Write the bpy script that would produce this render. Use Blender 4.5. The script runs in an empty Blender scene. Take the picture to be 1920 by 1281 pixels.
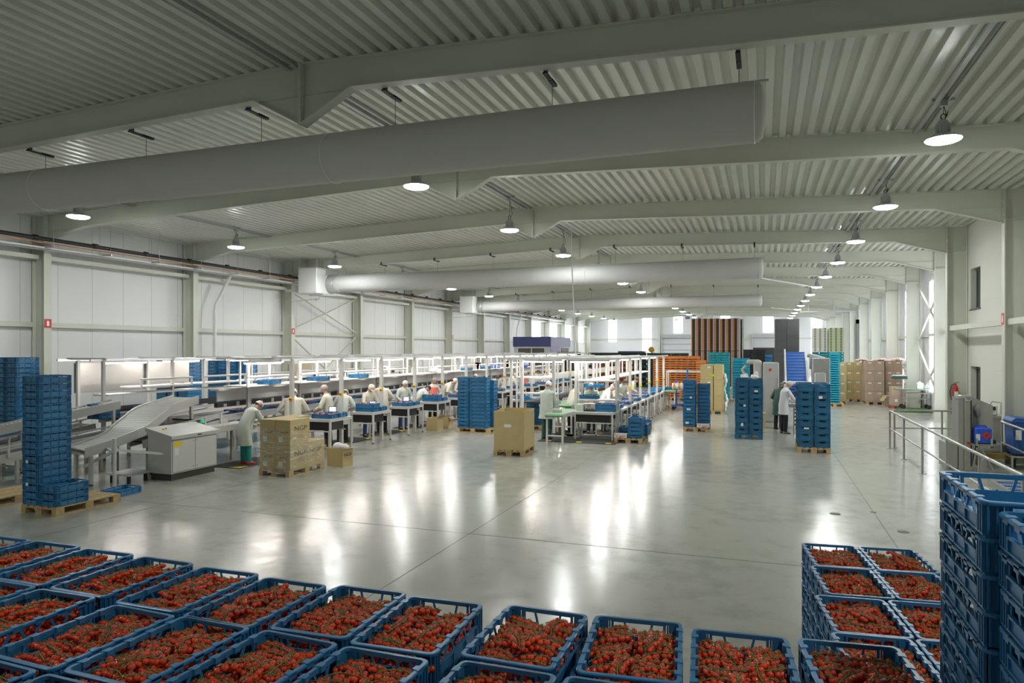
import bpy, math, random
import numpy as np
from math import sin, cos, pi, radians, sqrt, atan2
from mathutils import Vector, Matrix

# ------------------------------------------------------------------ camera, world, exposure
SC = bpy.context.scene
COL = SC.collection
YAW = radians(19.85)
EYE = 2.70
cam_d = bpy.data.cameras.new('camera')
cam_d.sensor_width = 36.0
cam_d.lens = 36.0 * 1305.0 / 1920.0
cam_d.shift_y = 15.0 / 1920.0
cam_d.clip_end = 300
cam = bpy.data.objects.new('camera', cam_d)
COL.objects.link(cam)
cam.location = (0, 0, EYE)
cam.rotation_euler = (pi / 2, 0, YAW)
SC.camera = cam

world = bpy.data.worlds.new('sky')
SC.world = world
world.use_nodes = True
bg = world.node_tree.nodes['Background']
bg.inputs['Color'].default_value = (0.80, 0.88, 1.0, 1)
bg.inputs['Strength'].default_value = 1.0

SC.view_settings.view_transform = 'Standard'
SC.view_settings.look = 'None'
SC.view_settings.exposure = 0.26
SC.view_settings.gamma = 1.0
SC.view_settings.use_curve_mapping = False
cy = SC.cycles
cy.max_bounces = 7
cy.diffuse_bounces = 4
cy.glossy_bounces = 3
cy.transmission_bounces = 4
cy.transparent_max_bounces = 8
cy.sample_clamp_indirect = 4.0
cy.caustics_reflective = False
cy.caustics_refractive = False
cy.use_denoising = True

LAMP_E = 165.0      # high-bay lamps
TUBE_E = 22.0       # fluorescent fittings on the packing lines
WINDOW_E = 7.0      # daylight through the translucent window strips

rnd = random.Random(7)

# ------------------------------------------------------------------ materials
MATS = {}
def mat(name, rgb, rough=0.5, metal=0.0, spec=0.5, noise=0.0, nscale=8.0, bump=0.0, bscale=60.0, emit=None, estr=0.0,
        rand=0.0, coat=0.0, alpha=None, trans=0.0):
    if name in MATS: return MATS[name]
    m = bpy.data.materials.new(name); m.use_nodes = True
    nt = m.node_tree; b = nt.nodes['Principled BSDF']
    b.inputs['Base Color'].default_value = (*rgb, 1)
    b.inputs['Roughness'].default_value = rough
    b.inputs['Metallic'].default_value = metal
    b.inputs['Specular IOR Level'].default_value = spec
    if coat: b.inputs['Coat Weight'].default_value = coat
    if trans: b.inputs['Transmission Weight'].default_value = trans
    if alpha is not None: b.inputs['Alpha'].default_value = alpha
    if emit:
        b.inputs['Emission Color'].default_value = (*emit, 1)
        b.inputs['Emission Strength'].default_value = estr
    if noise or rand:
        hsv = nt.nodes.new('ShaderNodeHueSaturation')
        hsv.inputs['Color'].default_value = (*rgb, 1)
        src = None
        if noise:
            tc = nt.nodes.new('ShaderNodeTexCoord')
            n = nt.nodes.new('ShaderNodeTexNoise'); n.inputs['Scale'].default_value = nscale; n.inputs['Detail'].default_value = 4
            nt.links.new(tc.outputs['Object'], n.inputs['Vector'])
            mr = nt.nodes.new('ShaderNodeMapRange'); mr.inputs[1].default_value = 0.3; mr.inputs[2].default_value = 0.7
            mr.inputs[3].default_value = 1 - noise; mr.inputs[4].default_value = 1 + noise
            nt.links.new(n.outputs['Fac'], mr.inputs[0]); src = mr.outputs[0]
        if rand:
            oi = nt.nodes.new('ShaderNodeObjectInfo')
            mr2 = nt.nodes.new('ShaderNodeMapRange'); mr2.inputs[3].default_value = 1 - rand; mr2.inputs[4].default_value = 1 + rand
            nt.links.new(oi.outputs['Random'], mr2.inputs[0])
            if src:
                mu = nt.nodes.new('ShaderNodeMath'); mu.operation = 'MULTIPLY'
                nt.links.new(src, mu.inputs[0]); nt.links.new(mr2.outputs[0], mu.inputs[1]); src = mu.outputs[0]
            else: src = mr2.outputs[0]
        nt.links.new(src, hsv.inputs['Value'])
        nt.links.new(hsv.outputs['Color'], b.inputs['Base Color'])
    if bump:
        tc2 = nt.nodes.new('ShaderNodeTexCoord')
        n2 = nt.nodes.new('ShaderNodeTexNoise'); n2.inputs['Scale'].default_value = bscale; n2.inputs['Detail'].default_value = 3
        nt.links.new(tc2.outputs['Object'], n2.inputs['Vector'])
        bp = nt.nodes.new('ShaderNodeBump'); bp.inputs['Strength'].default_value = bump; bp.inputs['Distance'].default_value = 0.02
        nt.links.new(n2.outputs['Fac'], bp.inputs['Height']); nt.links.new(bp.outputs['Normal'], b.inputs['Normal'])
    MATS[name] = m
    return m

STEEL_PAINT = mat('steel_paint', (0.60, 0.615, 0.53), 0.45, noise=0.03, nscale=1.5)
DECK = mat('roof_deck', (0.66, 0.675, 0.605), 0.30, metal=0.0, noise=0.05, nscale=1.0)
PANEL = mat('wall_panel', (0.74, 0.745, 0.735), 0.5, noise=0.02, nscale=0.8)
PANELB = mat('gable_panel', (0.74, 0.745, 0.77), 0.5, noise=0.02, nscale=0.8)
GREY = mat('grey_frame', (0.45, 0.46, 0.47), 0.5)
DARK = mat('dark_rubber_and_shade', (0.025, 0.025, 0.027), 0.6)  # rubber parts; also painted shade in the dock doorway and tray holes
BLACK = mat('black_plastic', (0.012, 0.012, 0.013), 0.45)
DUCT = mat('duct_fabric', (0.56, 0.56, 0.545), 0.85, noise=0.02, nscale=2, bump=0.05, bscale=6)
WHITEP = mat('white_paint', (0.78, 0.78, 0.76), 0.4)
LINEW = mat('line_enamel', (0.62, 0.62, 0.60), 0.35, noise=0.02, nscale=3)
CONV = mat('conveyor_enamel', (0.52, 0.52, 0.49), 0.38, noise=0.03, nscale=3)
ALU = mat('aluminium', (0.66, 0.67, 0.67), 0.32, metal=0.75)
STAIN = mat('stainless', (0.46, 0.46, 0.43), 0.33, metal=0.8, noise=0.04, nscale=5)
ROLL = mat('roller_zinc', (0.74, 0.74, 0.72), 0.3, metal=0.3)
CRATE = mat('crate_blue', (0.030, 0.175, 0.360), 0.36, noise=0.06, nscale=9, rand=0.14)
CRATED = mat('crate_blue_deep', (0.022, 0.140, 0.270), 0.4, noise=0.06, nscale=9, rand=0.12)
TEAL = mat('crate_teal', (0.012, 0.30, 0.36), 0.4, rand=0.1)
CYAN = mat('crate_cyan', (0.02, 0.36, 0.50), 0.4, rand=0.06)
ORANGE = mat('crate_orange', (0.72, 0.24, 0.05), 0.45, rand=0.1)
BLKCR = mat('crate_black', (0.02, 0.021, 0.023), 0.45, rand=0.2)
DKGREEN = mat('crate_dark_green', (0.012, 0.05, 0.042), 0.5, rand=0.2)
LABELW = mat('label_paper', (0.80, 0.80, 0.78), 0.6)
WOOD = mat('pallet_wood', (0.50, 0.36, 0.17), 0.75, noise=0.16, nscale=14, rand=0.1)
WOODG = mat('pallet_green', (0.10, 0.22, 0.06), 0.7, noise=0.15, nscale=14)
WOODR = mat('pallet_red', (0.42, 0.14, 0.08), 0.7, noise=0.15, nscale=14)
CARD = mat('cardboard', (0.52, 0.41, 0.20), 0.75, noise=0.05, nscale=6, rand=0.06)
CARDP = mat('cardboard_pinkish', (0.50, 0.37, 0.28), 0.75, noise=0.05, nscale=6, rand=0.05)
INK = mat('print_ink', (0.07, 0.07, 0.08), 0.7)
RED = mat('sign_red', (0.55, 0.035, 0.03), 0.45)
YEL = mat('yellow_plastic', (0.80, 0.60, 0.02), 0.45)
GREENB = mat('belt_green', (0.16, 0.32, 0.17), 0.5)
GREENL = mat('green_plastic', (0.02, 0.32, 0.14), 0.4)
TOMATO = mat('tomato_skin', (0.74, 0.065, 0.013), 0.14, spec=0.6, rand=0.22, coat=0.3)
VINE = mat('vine_green', (0.150, 0.185, 0.050), 0.6, rand=0.2)
SKIN = mat('skin', (0.58, 0.33, 0.24), 0.55)
COAT = mat('lab_coat', (0.55, 0.60, 0.54), 0.8, noise=0.05, nscale=6, bump=0.35, bscale=9)
COATW = mat('lab_coat_warm', (0.62, 0.60, 0.51), 0.8, noise=0.05, nscale=6, bump=0.35, bscale=9)
NET = mat('hair_net', (0.62, 0.60, 0.57), 0.8, noise=0.12, nscale=30)
HAIR = mat('dark_hair', (0.06, 0.045, 0.035), 0.6)
HAIRG = mat('grey_hair', (0.30, 0.28, 0.25), 0.6)
TROUT = mat('trousers_teal', (0.02, 0.27, 0.24), 0.8)
TROUD = mat('trousers_dark', (0.018, 0.018, 0.022), 0.8)
TROUG = mat('trousers_bottle_green', (0.03, 0.10, 0.09), 0.8)
JEANS = mat('jeans', (0.03, 0.07, 0.20), 0.85, noise=0.1, nscale=12)
PINK = mat('apron_pink', (0.80, 0.20, 0.17), 0.8)
BLUEB = mat('belt_blue', (0.03, 0.13, 0.48), 0.4)
BIN = mat('bin_blue', (0.01, 0.09, 0.34), 0.4)
CANB = mat('jerry_blue', (0.02, 0.10, 0.62), 0.35)
NAVY = mat('cabin_navy', (0.055, 0.065, 0.19), 0.4)
LILAC = mat('cabin_lilac', (0.30, 0.28, 0.46), 0.4)
CABW = mat('cabin_wall', (0.60, 0.61, 0.64), 0.5)
CABG = mat('cabinet_grey', (0.52, 0.52, 0.49), 0.4, noise=0.03, nscale=3)
CABF = mat('cabinet_door_white', (0.64, 0.64, 0.62), 0.4)
COPPER = mat('copper_pipe', (0.62, 0.30, 0.16), 0.45)
DUCTGREY = mat('galvanised', (0.50, 0.51, 0.51), 0.4, metal=0.4)
LIME = mat('lime_sticker', (0.42, 0.62, 0.04), 0.5)
MATG = mat('floor_mat', (0.05, 0.055, 0.055), 0.8, noise=0.15, nscale=20)
FILM = mat('film_white', (0.80, 0.80, 0.80), 0.4, bump=0.6, bscale=18)
CHAR = mat('tower_charcoal', (0.075, 0.077, 0.08), 0.5, rand=0.12)
TRAYO = mat('tray_orange', (0.80, 0.34, 0.10), 0.6)
TRAYK = mat('tray_black', (0.055, 0.045, 0.04), 0.6)
TRAYPK = mat('tray_pink', (0.80, 0.55, 0.46), 0.6)
TRAYW = mat('tray_white', (0.80, 0.80, 0.83), 0.6)
TRAYL = mat('tray_lime', (0.58, 0.66, 0.40), 0.6)
TRAYP = mat('tray_pale', (0.78, 0.80, 0.70), 0.6)
LAMPM = mat('lamp_lens', (1, 1, 1), 0.4, emit=(0.97, 1.0, 0.98), estr=LAMP_E)
TUBEM = mat('tube_lens', (1, 1, 1), 0.4, emit=(1.0, 0.90, 0.84), estr=TUBE_E)
WINM = mat('window_daylight', (0.9, 0.9, 0.9), 0.3, emit=(0.88, 0.91, 1.0), estr=WINDOW_E)
GLASSD = mat('window_dark_glass', (0.06, 0.065, 0.055), 0.08)
SCREENM = mat('screen_glow', (0.3, 0.35, 0.5), 0.3, emit=(0.75, 0.82, 1.0), estr=1.2)
GLOWG = mat('beacon_green', (0.01, 0.35, 0.16), 0.3, emit=(0.02, 0.6, 0.3), estr=0.5)

def make_floor_mat():
    m = bpy.data.materials.new('polished_concrete'); m.use_nodes = True
    nt = m.node_tree; b = nt.nodes['Principled BSDF']; L = nt.links.new
    tc = nt.nodes.new('ShaderNodeTexCoord')
    n1 = nt.nodes.new('ShaderNodeTexNoise'); n1.inputs['Scale'].default_value = 0.35; n1.inputs['Detail'].default_value = 6
    n2 = nt.nodes.new('ShaderNodeTexNoise'); n2.inputs['Scale'].default_value = 2.6; n2.inputs['Detail'].default_value = 8; n2.inputs['Roughness'].default_value = 0.65
    L(tc.outputs['Object'], n1.inputs['Vector']); L(tc.outputs['Object'], n2.inputs['Vector'])
    ad = nt.nodes.new('ShaderNodeMath'); ad.operation = 'ADD'
    L(n1.outputs['Fac'], ad.inputs[0]); L(n2.outputs['Fac'], ad.inputs[1])
    cr = nt.nodes.new('ShaderNodeValToRGB')
    cr.color_ramp.elements[0].position = 0.62; cr.color_ramp.elements[0].color = (0.30, 0.315, 0.275, 1)
    cr.color_ramp.elements[1].position = 1.35 / 1.0 if False else 1.0; cr.color_ramp.elements[1].color = (0.43, 0.43, 0.38, 1)
    L(ad.outputs[0], cr.inputs['Fac']); L(cr.outputs['Color'], b.inputs['Base Color'])
    mr = nt.nodes.new('ShaderNodeMapRange'); mr.inputs[1].default_value = 0.3; mr.inputs[2].default_value = 0.7
    mr.inputs[3].default_value = 0.15; mr.inputs[4].default_value = 0.25
    L(n2.outputs['Fac'], mr.inputs[0]); L(mr.outputs[0], b.inputs['Roughness'])
    n3 = nt.nodes.new('ShaderNodeTexNoise'); n3.inputs['Scale'].default_value = 4.5; n3.inputs['Detail'].default_value = 4
    L(tc.outputs['Object'], n3.inputs['Vector'])
    bp = nt.nodes.new('ShaderNodeBump'); bp.inputs['Strength'].default_value = 0.13; bp.inputs['Distance'].default_value = 0.02
    L(n3.outputs['Fac'], bp.inputs['Height']); L(bp.outputs['Normal'], b.inputs['Normal'])
    b.inputs['Specular IOR Level'].default_value = 0.45
    return m
FLOORM = make_floor_mat()

def make_film_mat():
    m = bpy.data.materials.new('stretch_film'); m.use_nodes = True
    nt = m.node_tree; nt.nodes.remove(nt.nodes['Principled BSDF']); L = nt.links.new
    out = [n for n in nt.nodes if n.type == 'OUTPUT_MATERIAL'][0]
    tr = nt.nodes.new('ShaderNodeBsdfTransparent'); gl = nt.nodes.new('ShaderNodeBsdfPrincipled')
    gl.inputs['Base Color'].default_value = (0.8, 0.8, 0.8, 1); gl.inputs['Roughness'].default_value = 0.18
    tc = nt.nodes.new('ShaderNodeTexCoord'); mp = nt.nodes.new('ShaderNodeMapping')
    mp.inputs['Rotation'].default_value = (0.5, 0.35, 0.3); mp.inputs['Scale'].default_value = (2.0, 2.0, 9.0)
    n = nt.nodes.new('ShaderNodeTexNoise'); n.inputs['Scale'].default_value = 2.2; n.inputs['Detail'].default_value = 5; n.inputs['Distortion'].default_value = 1.2
    L(tc.outputs['Object'], mp.inputs['Vector']); L(mp.outputs['Vector'], n.inputs['Vector'])
    mr = nt.nodes.new('ShaderNodeMapRange'); mr.inputs[1].default_value = 0.50; mr.inputs[2].default_value = 0.72
    mr.inputs[3].default_value = 0.06; mr.inputs[4].default_value = 0.62
    L(n.outputs['Fac'], mr.inputs[0])
    bp = nt.nodes.new('ShaderNodeBump'); bp.inputs['Strength'].default_value = 0.6; bp.inputs['Distance'].default_value = 0.03
    L(n.outputs['Fac'], bp.inputs['Height']); L(bp.outputs['Normal'], gl.inputs['Normal'])
    mx = nt.nodes.new('ShaderNodeMixShader')
    L(mr.outputs[0], mx.inputs['Fac']); L(tr.outputs[0], mx.inputs[1]); L(gl.outputs[0], mx.inputs[2]); L(mx.outputs[0], out.inputs['Surface'])
    return m
WRAP = make_film_mat()

def make_brick_mat():
    m = bpy.data.materials.new('painted_brick'); m.use_nodes = True
    nt = m.node_tree; b = nt.nodes['Principled BSDF']; L = nt.links.new
    b.inputs['Base Color'].default_value = (0.66, 0.66, 0.59, 1); b.inputs['Roughness'].default_value = 0.55
    tc = nt.nodes.new('ShaderNodeTexCoord'); sx = nt.nodes.new('ShaderNodeSeparateXYZ'); cx = nt.nodes.new('ShaderNodeCombineXYZ')
    L(tc.outputs['Object'], sx.inputs[0]); L(sx.outputs['Y'], cx.inputs['X']); L(sx.outputs['Z'], cx.inputs['Y'])
    br = nt.nodes.new('ShaderNodeTexBrick'); br.inputs['Scale'].default_value = 1.0
    br.inputs['Brick Width'].default_value = 0.30; br.inputs['Row Height'].default_value = 0.15; br.inputs['Mortar Size'].default_value = 0.006
    br.inputs['Color1'].default_value = (1, 1, 1, 1); br.inputs['Color2'].default_value = (0.96, 0.96, 0.96, 1); br.inputs['Mortar'].default_value = (0.2, 0.2, 0.2, 1)
    L(cx.outputs[0], br.inputs['Vector'])
    bp = nt.nodes.new('ShaderNodeBump'); bp.inputs['Strength'].default_value = 0.35; bp.inputs['Distance'].default_value = 0.01
    L(br.outputs['Color'], bp.inputs['Height']); L(bp.outputs['Normal'], b.inputs['Normal'])
    return m
BRICK = make_brick_mat()

# ------------------------------------------------------------------ mesh helper
class MB:
    def __init__(s): s.v = []; s.f = []; s.m = []; s.c = 0
    def add(s, vs, fs, mi=None):
        o = len(s.v); s.v += [tuple(p) for p in vs]; s.f += [tuple(i + o for i in q) for q in fs]
        s.m += [s.c if mi is None else mi] * len(fs); return s
    def bx(s, x0, x1, y0, y1, z0, z1, mi=None):
        vs = [(x0, y0, z0), (x1, y0, z0), (x1, y1, z0), (x0, y1, z0), (x0, y0, z1), (x1, y0, z1), (x1, y1, z1), (x0, y1, z1)]
        return s.add(vs, [(3, 2, 1, 0), (4, 5, 6, 7), (0, 1, 5, 4), (1, 2, 6, 5), (2, 3, 7, 6), (3, 0, 4, 7)], mi)
    def bvx(s, x0, x1, y0, y1, z0, z1, b, mi=None):     # box with chamfered edges
        def ring(i, z): return [(x0 + i, y0, z), (x1 - i, y0, z), (x1, y0 + i, z), (x1, y1 - i, z), (x1 - i, y1, z), (x0 + i, y1, z), (x0, y1 - i, z), (x0, y0 + i, z)]
        def inner(z): return [(x0 + b, y0 + b, z), (x1 - b, y0 + b, z), (x1 - b, y0 + b, z), (x1 - b, y1 - b, z), (x1 - b, y1 - b, z), (x0 + b, y1 - b, z), (x0 + b, y1 - b, z), (x0 + b, y0 + b, z)]
        R = [ring(b, z0 + b), ring(b, z1 - b)]
        lo = [(x0 + b, y0 + b, z0), (x1 - b, y0 + b, z0), (x1 - b, y1 - b, z0), (x0 + b, y1 - b, z0)]
        hi = [(x, y, z1) for x, y, _ in lo]
        vs = R[0] + R[1] + lo + hi
        fs = [(i, (i + 1) % 8, 8 + (i + 1) % 8, 8 + i) for i in range(8)]
        fs += [(19, 18, 17, 16), (20, 21, 22, 23)]
        for k in range(4):
            a, c = 2 * k, 2 * k + 1; n = (2 * k + 2) % 8; q, q2 = k, (k + 1) % 4
            fs += [(16 + q2, c, a, 16 + q), (20 + q, 8 + a, 8 + c, 20 + q2), (16 + q2, n, c), (20 + q2, 8 + c, 8 + n)]
        return s.add(vs, fs, mi)
    def xf(s, i0, M):
        s.v[i0:] = [tuple(M @ Vector(p)) for p in s.v[i0:]]; return s
    def bar(s, p0, p1, w, h, up=(0, 0, 1), mi=None):     # box beam between two points
        p0, p1 = Vector(p0), Vector(p1); d = (p1 - p0).normalized(); u = Vector(up)
        if abs(d.dot(u)) > 0.99: u = Vector((0, 1, 0))
        r = d.cross(u).normalized(); u = r.cross(d)
        vs = [p + r * a * w / 2 + u * b * h / 2 for p in (p0, p1) for a, b in ((-1, -1), (1, -1), (1, 1), (-1, 1))]
        return s.add(vs, [(0, 1, 2, 3), (7, 6, 5, 4), (0, 4, 5, 1), (1, 5, 6, 2), (2, 6, 7, 3), (3, 7, 4, 0)], mi)
    def cyl(s, p0, p1, r0, r1=None, n=12, mi=None, cap=True):
        return s.tube([p0, p1], [r0, r0 if r1 is None else r1], n, mi, cap)
    def tube(s, pts, r, n=8, mi=None, cap=True):
        pts = [Vector(p) for p in pts]; k = len(pts)
        rs = r if isinstance(r, (list, tuple)) else [r] * k
        d0 = (pts[1] - pts[0]).normalized()
        u = Vector((0, 0, 1)) if abs(d0.z) < 0.9 else Vector((1, 0, 0))
        vs = []; prev = None
        for i, p in enumerate(pts):
            d = (pts[min(i + 1, k - 1)] - pts[max(i - 1, 0)])
            d = d.normalized() if d.length > 1e-9 else d0
            if prev is None: a = d.cross(u).normalized()
            else:
                a = prev - d * prev.dot(d); a = a.normalized() if a.length > 1e-6 else d.cross(u).normalized()
            prev = a; b = d.cross(a)
            vs += [p + (a * cos(2 * pi * j / n) + b * sin(2 * pi * j / n)) * rs[i] for j in range(n)]
        fs = [(i * n + j, i * n + (j + 1) % n, (i + 1) * n + (j + 1) % n, (i + 1) * n + j) for i in range(k - 1) for j in range(n)]
        if cap: fs += [tuple(range(n))[::-1], tuple((k - 1) * n + j for j in range(n))]
        return s.add(vs, fs, mi)
    def lathe(s, prof, n=20, o=(0, 0, 0), mi=None):
        vs = [(o[0] + r * cos(2 * pi * j / n), o[1] + r * sin(2 * pi * j / n), o[2] + z) for r, z in prof for j in range(n)]
        k = len(prof)
        fs = [(i * n + j, i * n + (j + 1) % n, (i + 1) * n + (j + 1) % n, (i + 1) * n + j) for i in range(k - 1) for j in range(n)]
        fs += [tuple(range(n))[::-1], tuple((k - 1) * n + j for j in range(n))]
        return s.add(vs, fs, mi)
    def loft(s, rings, mi=None, cap=True):
        n = len(rings[0]); k = len(rings); vs = [p for r in rings for p in r]
        fs = [(i * n + j, i * n + (j + 1) % n, (i + 1) * n + (j + 1) % n, (i + 1) * n + j) for i in range(k - 1) for j in range(n)]
        if cap: fs += [tuple(range(n))[::-1], tuple((k - 1) * n + j for j in range(n))]
        return s.add(vs, fs, mi)
    def prism(s, poly, axis, a0, a1, mi=None):           # polygon extruded along an axis ('x': poly is (y,z), 'y': (x,z), 'z': (x,y))
        def P(p, a): return (a, p[0], p[1]) if axis == 'x' else (p[0], a, p[1]) if axis == 'y' else (p[0], p[1], a)
        n = len(poly); vs = [P(p, a0) for p in poly] + [P(p, a1) for p in poly]
        fs = [(i, (i + 1) % n, n + (i + 1) % n, n + i) for i in range(n)] + [tuple(range(n))[::-1], tuple(range(n, 2 * n))]
        return s.add(vs, fs, mi)
    def ball(s, c, rx, ry, rz, nu=10, nv=7, mi=None):
        vs = []; c = Vector(c)
        for i in range(1, nv):
            a = pi * i / nv
            vs += [(c.x + rx * sin(a) * cos(2 * pi * j / nu), c.y + ry * sin(a) * sin(2 * pi * j / nu), c.z + rz * cos(a)) for j in range(nu)]
        vs += [(c.x, c.y, c.z + rz), (c.x, c.y, c.z - rz)]; t = len(vs) - 2
        fs = [(i * nu + j, (i + 1) * nu + j, (i + 1) * nu + (j + 1) % nu, i * nu + (j + 1) % nu) for i in range(nv - 2) for j in range(nu)]
        fs += [(t, j, (j + 1) % nu) for j in range(nu)] + [(t + 1, (nv - 2) * nu + (j + 1) % nu, (nv - 2) * nu + j) for j in range(nu)]
        return s.add(vs, fs, mi)
    def mesh(s, name, mats, smooth=False):
        me = bpy.data.meshes.new(name); me.from_pydata(s.v, [], s.f)
        for m in (mats if isinstance(mats, (list, tuple)) else [mats]): me.materials.append(m)
        if max(s.m, default=0) > 0: me.polygons.foreach_set('material_index', s.m)
        me.update()
        import bmesh as _b
        b = _b.new(); b.from_mesh(me); _b.ops.recalc_face_normals(b, faces=b.faces); b.to_mesh(me); b.free()
        if smooth:
            me.polygons.foreach_set('use_smooth', [True] * len(me.polygons))
            me.set_sharp_from_angle(angle=radians(38))
        return me
    def obj(s, name, mats, parent=None, smooth=False, loc=None, rz=0):
        return link(name, s.mesh(name, mats, smooth), parent, loc, rz)

def link(name, data, parent=None, loc=None, rz=0):
    o = bpy.data.objects.new(name, data); COL.objects.link(o)
    if parent is not None: o.parent = parent
    if loc is not None: o.location = loc
    if rz: o.rotation_euler = (0, 0, rz)
    return o
def tag(o, label, cat, group=None, kind=None):
    o['label'] = label; o['category'] = cat
    if group: o['group'] = group
    if kind: o['kind'] = kind
    return o
def thing(name, label, cat, loc=(0, 0, 0), rz=0, group=None):
    return tag(link(name, None, None, loc, rz), label, cat, group)
def struct(mb, name, mats, smooth=False):
    o = mb.obj(name, mats, None, smooth); o['kind'] = 'structure'; return o
def dup(root, loc, rz=None, label=None, group=None):
    r = root.copy(); COL.objects.link(r); r.location = loc
    if rz is not None: r.rotation_euler = (0, 0, rz)
    if label: r['label'] = label
    if group: r['group'] = group
    for ch in root.children:
        c = ch.copy(); COL.objects.link(c); c.parent = r
        for g in ch.children:
            d = g.copy(); COL.objects.link(d); d.parent = c
    return r
ORD = ['top', 'second', 'third', 'fourth', 'fifth', 'sixth', 'seventh', 'eighth', 'ninth', 'tenth', 'eleventh', 'twelfth', 'thirteenth',
       'fourteenth', 'fifteenth', 'sixteenth', 'seventeenth', 'eighteenth', 'nineteenth', 'twentieth', 'twenty-first', 'twenty-second',
       'twenty-third', 'twenty-fourth', 'twenty-fifth', 'twenty-sixth', 'twenty-seventh', 'twenty-eighth', 'twenty-ninth', 'thirtieth']
def nth(i): return 'topmost' if i == 0 else ORD[i] + ' from the top' if i < len(ORD) else '%d from the top' % (i + 1)
FIRST = ['first'] + ORD[1:]
def text_mesh(txt, size, m, sx=1.0, depth=0.002):
    cu = bpy.data.curves.new('lettering', 'FONT'); cu.body = txt; cu.size = size; cu.extrude = depth; cu.align_x = 'CENTER'; cu.align_y = 'CENTER'
    o = bpy.data.objects.new('lettering', cu); COL.objects.link(o)
    me = bpy.data.meshes.new_from_object(o.evaluated_get(bpy.context.evaluated_depsgraph_get()))
    bpy.data.objects.remove(o); bpy.data.curves.remove(cu)
    for v in me.vertices: v.co.x *= sx
    me.materials.clear(); me.materials.append(m); return me
# ------------------------------------------------------------------ the hall
FY = [8.5 + 5.4 * k for k in range(-3, 14)]            # frame planes; index 3 is the first frame in view
Y0, Y1 = -8.0, 81.0
XL, XR, XRF, XM = -19.35, 6.75, 5.85, -6.30            # left wall, right wall, right wall of the office bays, ridge
def top_z(x): return 6.85 - 0.0335 * abs(x - XM)        # top of the rafters = underside of the roof deck

f = MB(); f.bx(XL - 0.3, XR + 3, Y0, Y1 + 3, -0.2, 0.0); struct(f, 'floor', FLOORM)
JOINT = mat('joint_filler', (0.10, 0.10, 0.095), 0.6)
j = MB()
for x in (-15.6, -9.83, -4.05, 1.72): j.bx(x - 0.005, x + 0.005, Y0, Y1, 0.0005, 0.0018)
for y in (-2.17, 3.6, 9.38, 32.5, 44, 56): j.bx(XL, XR, y - 0.004, y + 0.004, 0.0005, 0.0018)
struct(j, 'trim_1', JOINT)
for i, (x, y, r) in enumerate(((1.11, 12.55, 0.085), (1.95, 11.65, 0.08), (1.72, 12.9, 0.05))):
    d = MB(); d.lathe([(r, 0.0), (r, 0.003), (r * 0.8, 0.004)], 20, (x, y, 0.0005))
    tag(d.obj('floor_drain_cover', mat('drain_cover', (0.10, 0.10, 0.095), 0.6)), ('larger round grey drain cover set in the floor beside the long joint', 'small round drain cover in the floor nearest the full tomato crates', 'smallest round cover lying right on the long floor joint')[i], 'drain cover')

# roof deck: trapezoidal ribs running along the hall
d = MB(); P = 0.236; prof = []
x = XL - 0.2
while x < XR + 0.6:
    for dx, dz in ((0, 0.0), (0.105, 0.0), (0.130, 0.085), (0.211, 0.085)):
        prof.append((x + dx, top_z(x + dx) + dz))
    x += P
vs = [(a, Y0, b) for a, b in prof] + [(a, Y1 + 0.4, b) for a, b in prof]; n = len(prof)
d.add(vs, [(i, i + 1, n + i + 1, n + i) for i in range(n - 1)])
struct(d, 'ceiling', DECK)

# frames: tapered rafters with a ridge splice haunch and eaves haunches, columns with flanges
BS = [10.0, 0]
def rafter(k, y, xl, xr):
    b = MB(); tw, fw, ft = 0.012, 0.18, 0.016
    # bottom line of the beam (x, z), left to right
    zt = top_z
    xlh, xrh = -17.35, xr - 1.42
    bot = [(xl, 5.78), (xlh, zt(xlh) - 0.42), (XM - 0.82, 6.40), (XM - 0.02, 5.97), (XM + 0.02, 5.97), (XM + 0.84, 6.40), (xrh, zt(xrh) - 0.42), (xr, 5.66)]
    for i in range(len(bot) - 1):
        (xa, za), (xb, zb) = bot[i], bot[i + 1]
        if i == 3: continue
        b.add([(xa, y - tw / 2, za), (xb, y - tw / 2, zb), (xb, y - tw / 2, zt(xb)), (xa, y - tw / 2, zt(xa)),
               (xa, y + tw / 2, za), (xb, y + tw / 2, zb), (xb, y + tw / 2, zt(xb)), (xa, y + tw / 2, zt(xa))],
              [(0, 1, 2, 3), (7, 6, 5, 4), (0, 4, 5, 1), (2, 6, 7, 3)])
        b.bar((xa, y, za), (xb, y, zb), fw, ft)
    b.bar((xl, y, zt(xl) - 0.012), (XM, y, zt(XM) - 0.012), fw, ft); b.bar((XM, y, zt(XM) - 0.012), (xr, y, zt(xr) - 0.012), fw, ft)
    for s in (-1, 1):                                    # straight flange line above each haunch, and the splice plates
        b.bar((XM + s * 0.02, y, 6.39), (XM + s * 0.84, y, 6.395), 0.05, 0.012)
        b.bx(XM - 0.022 if s < 0 else XM + 0.002, XM - 0.002 if s < 0 else XM + 0.022, y - 0.1, y + 0.1, 5.95, 6.86)
        for q in range(8):
            z = 6.02 + q * 0.105
            for sy in (-1, 1): b.cyl((XM + s * 0.022, y + sy * 0.06, z), (XM + s * 0.036, y + sy * 0.06, z), 0.016, n=6)
    b.bar((xl, y, zt(xl) - 0.43), (xlh, y, zt(xlh) - 0.43), 0.06, 0.012); b.bar((xrh, y, zt(xrh) - 0.43), (xr, y, zt(xr) - 0.43), 0.06, 0.012)
    struct(b, 'roof_beam', STEEL_PAINT)
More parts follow.
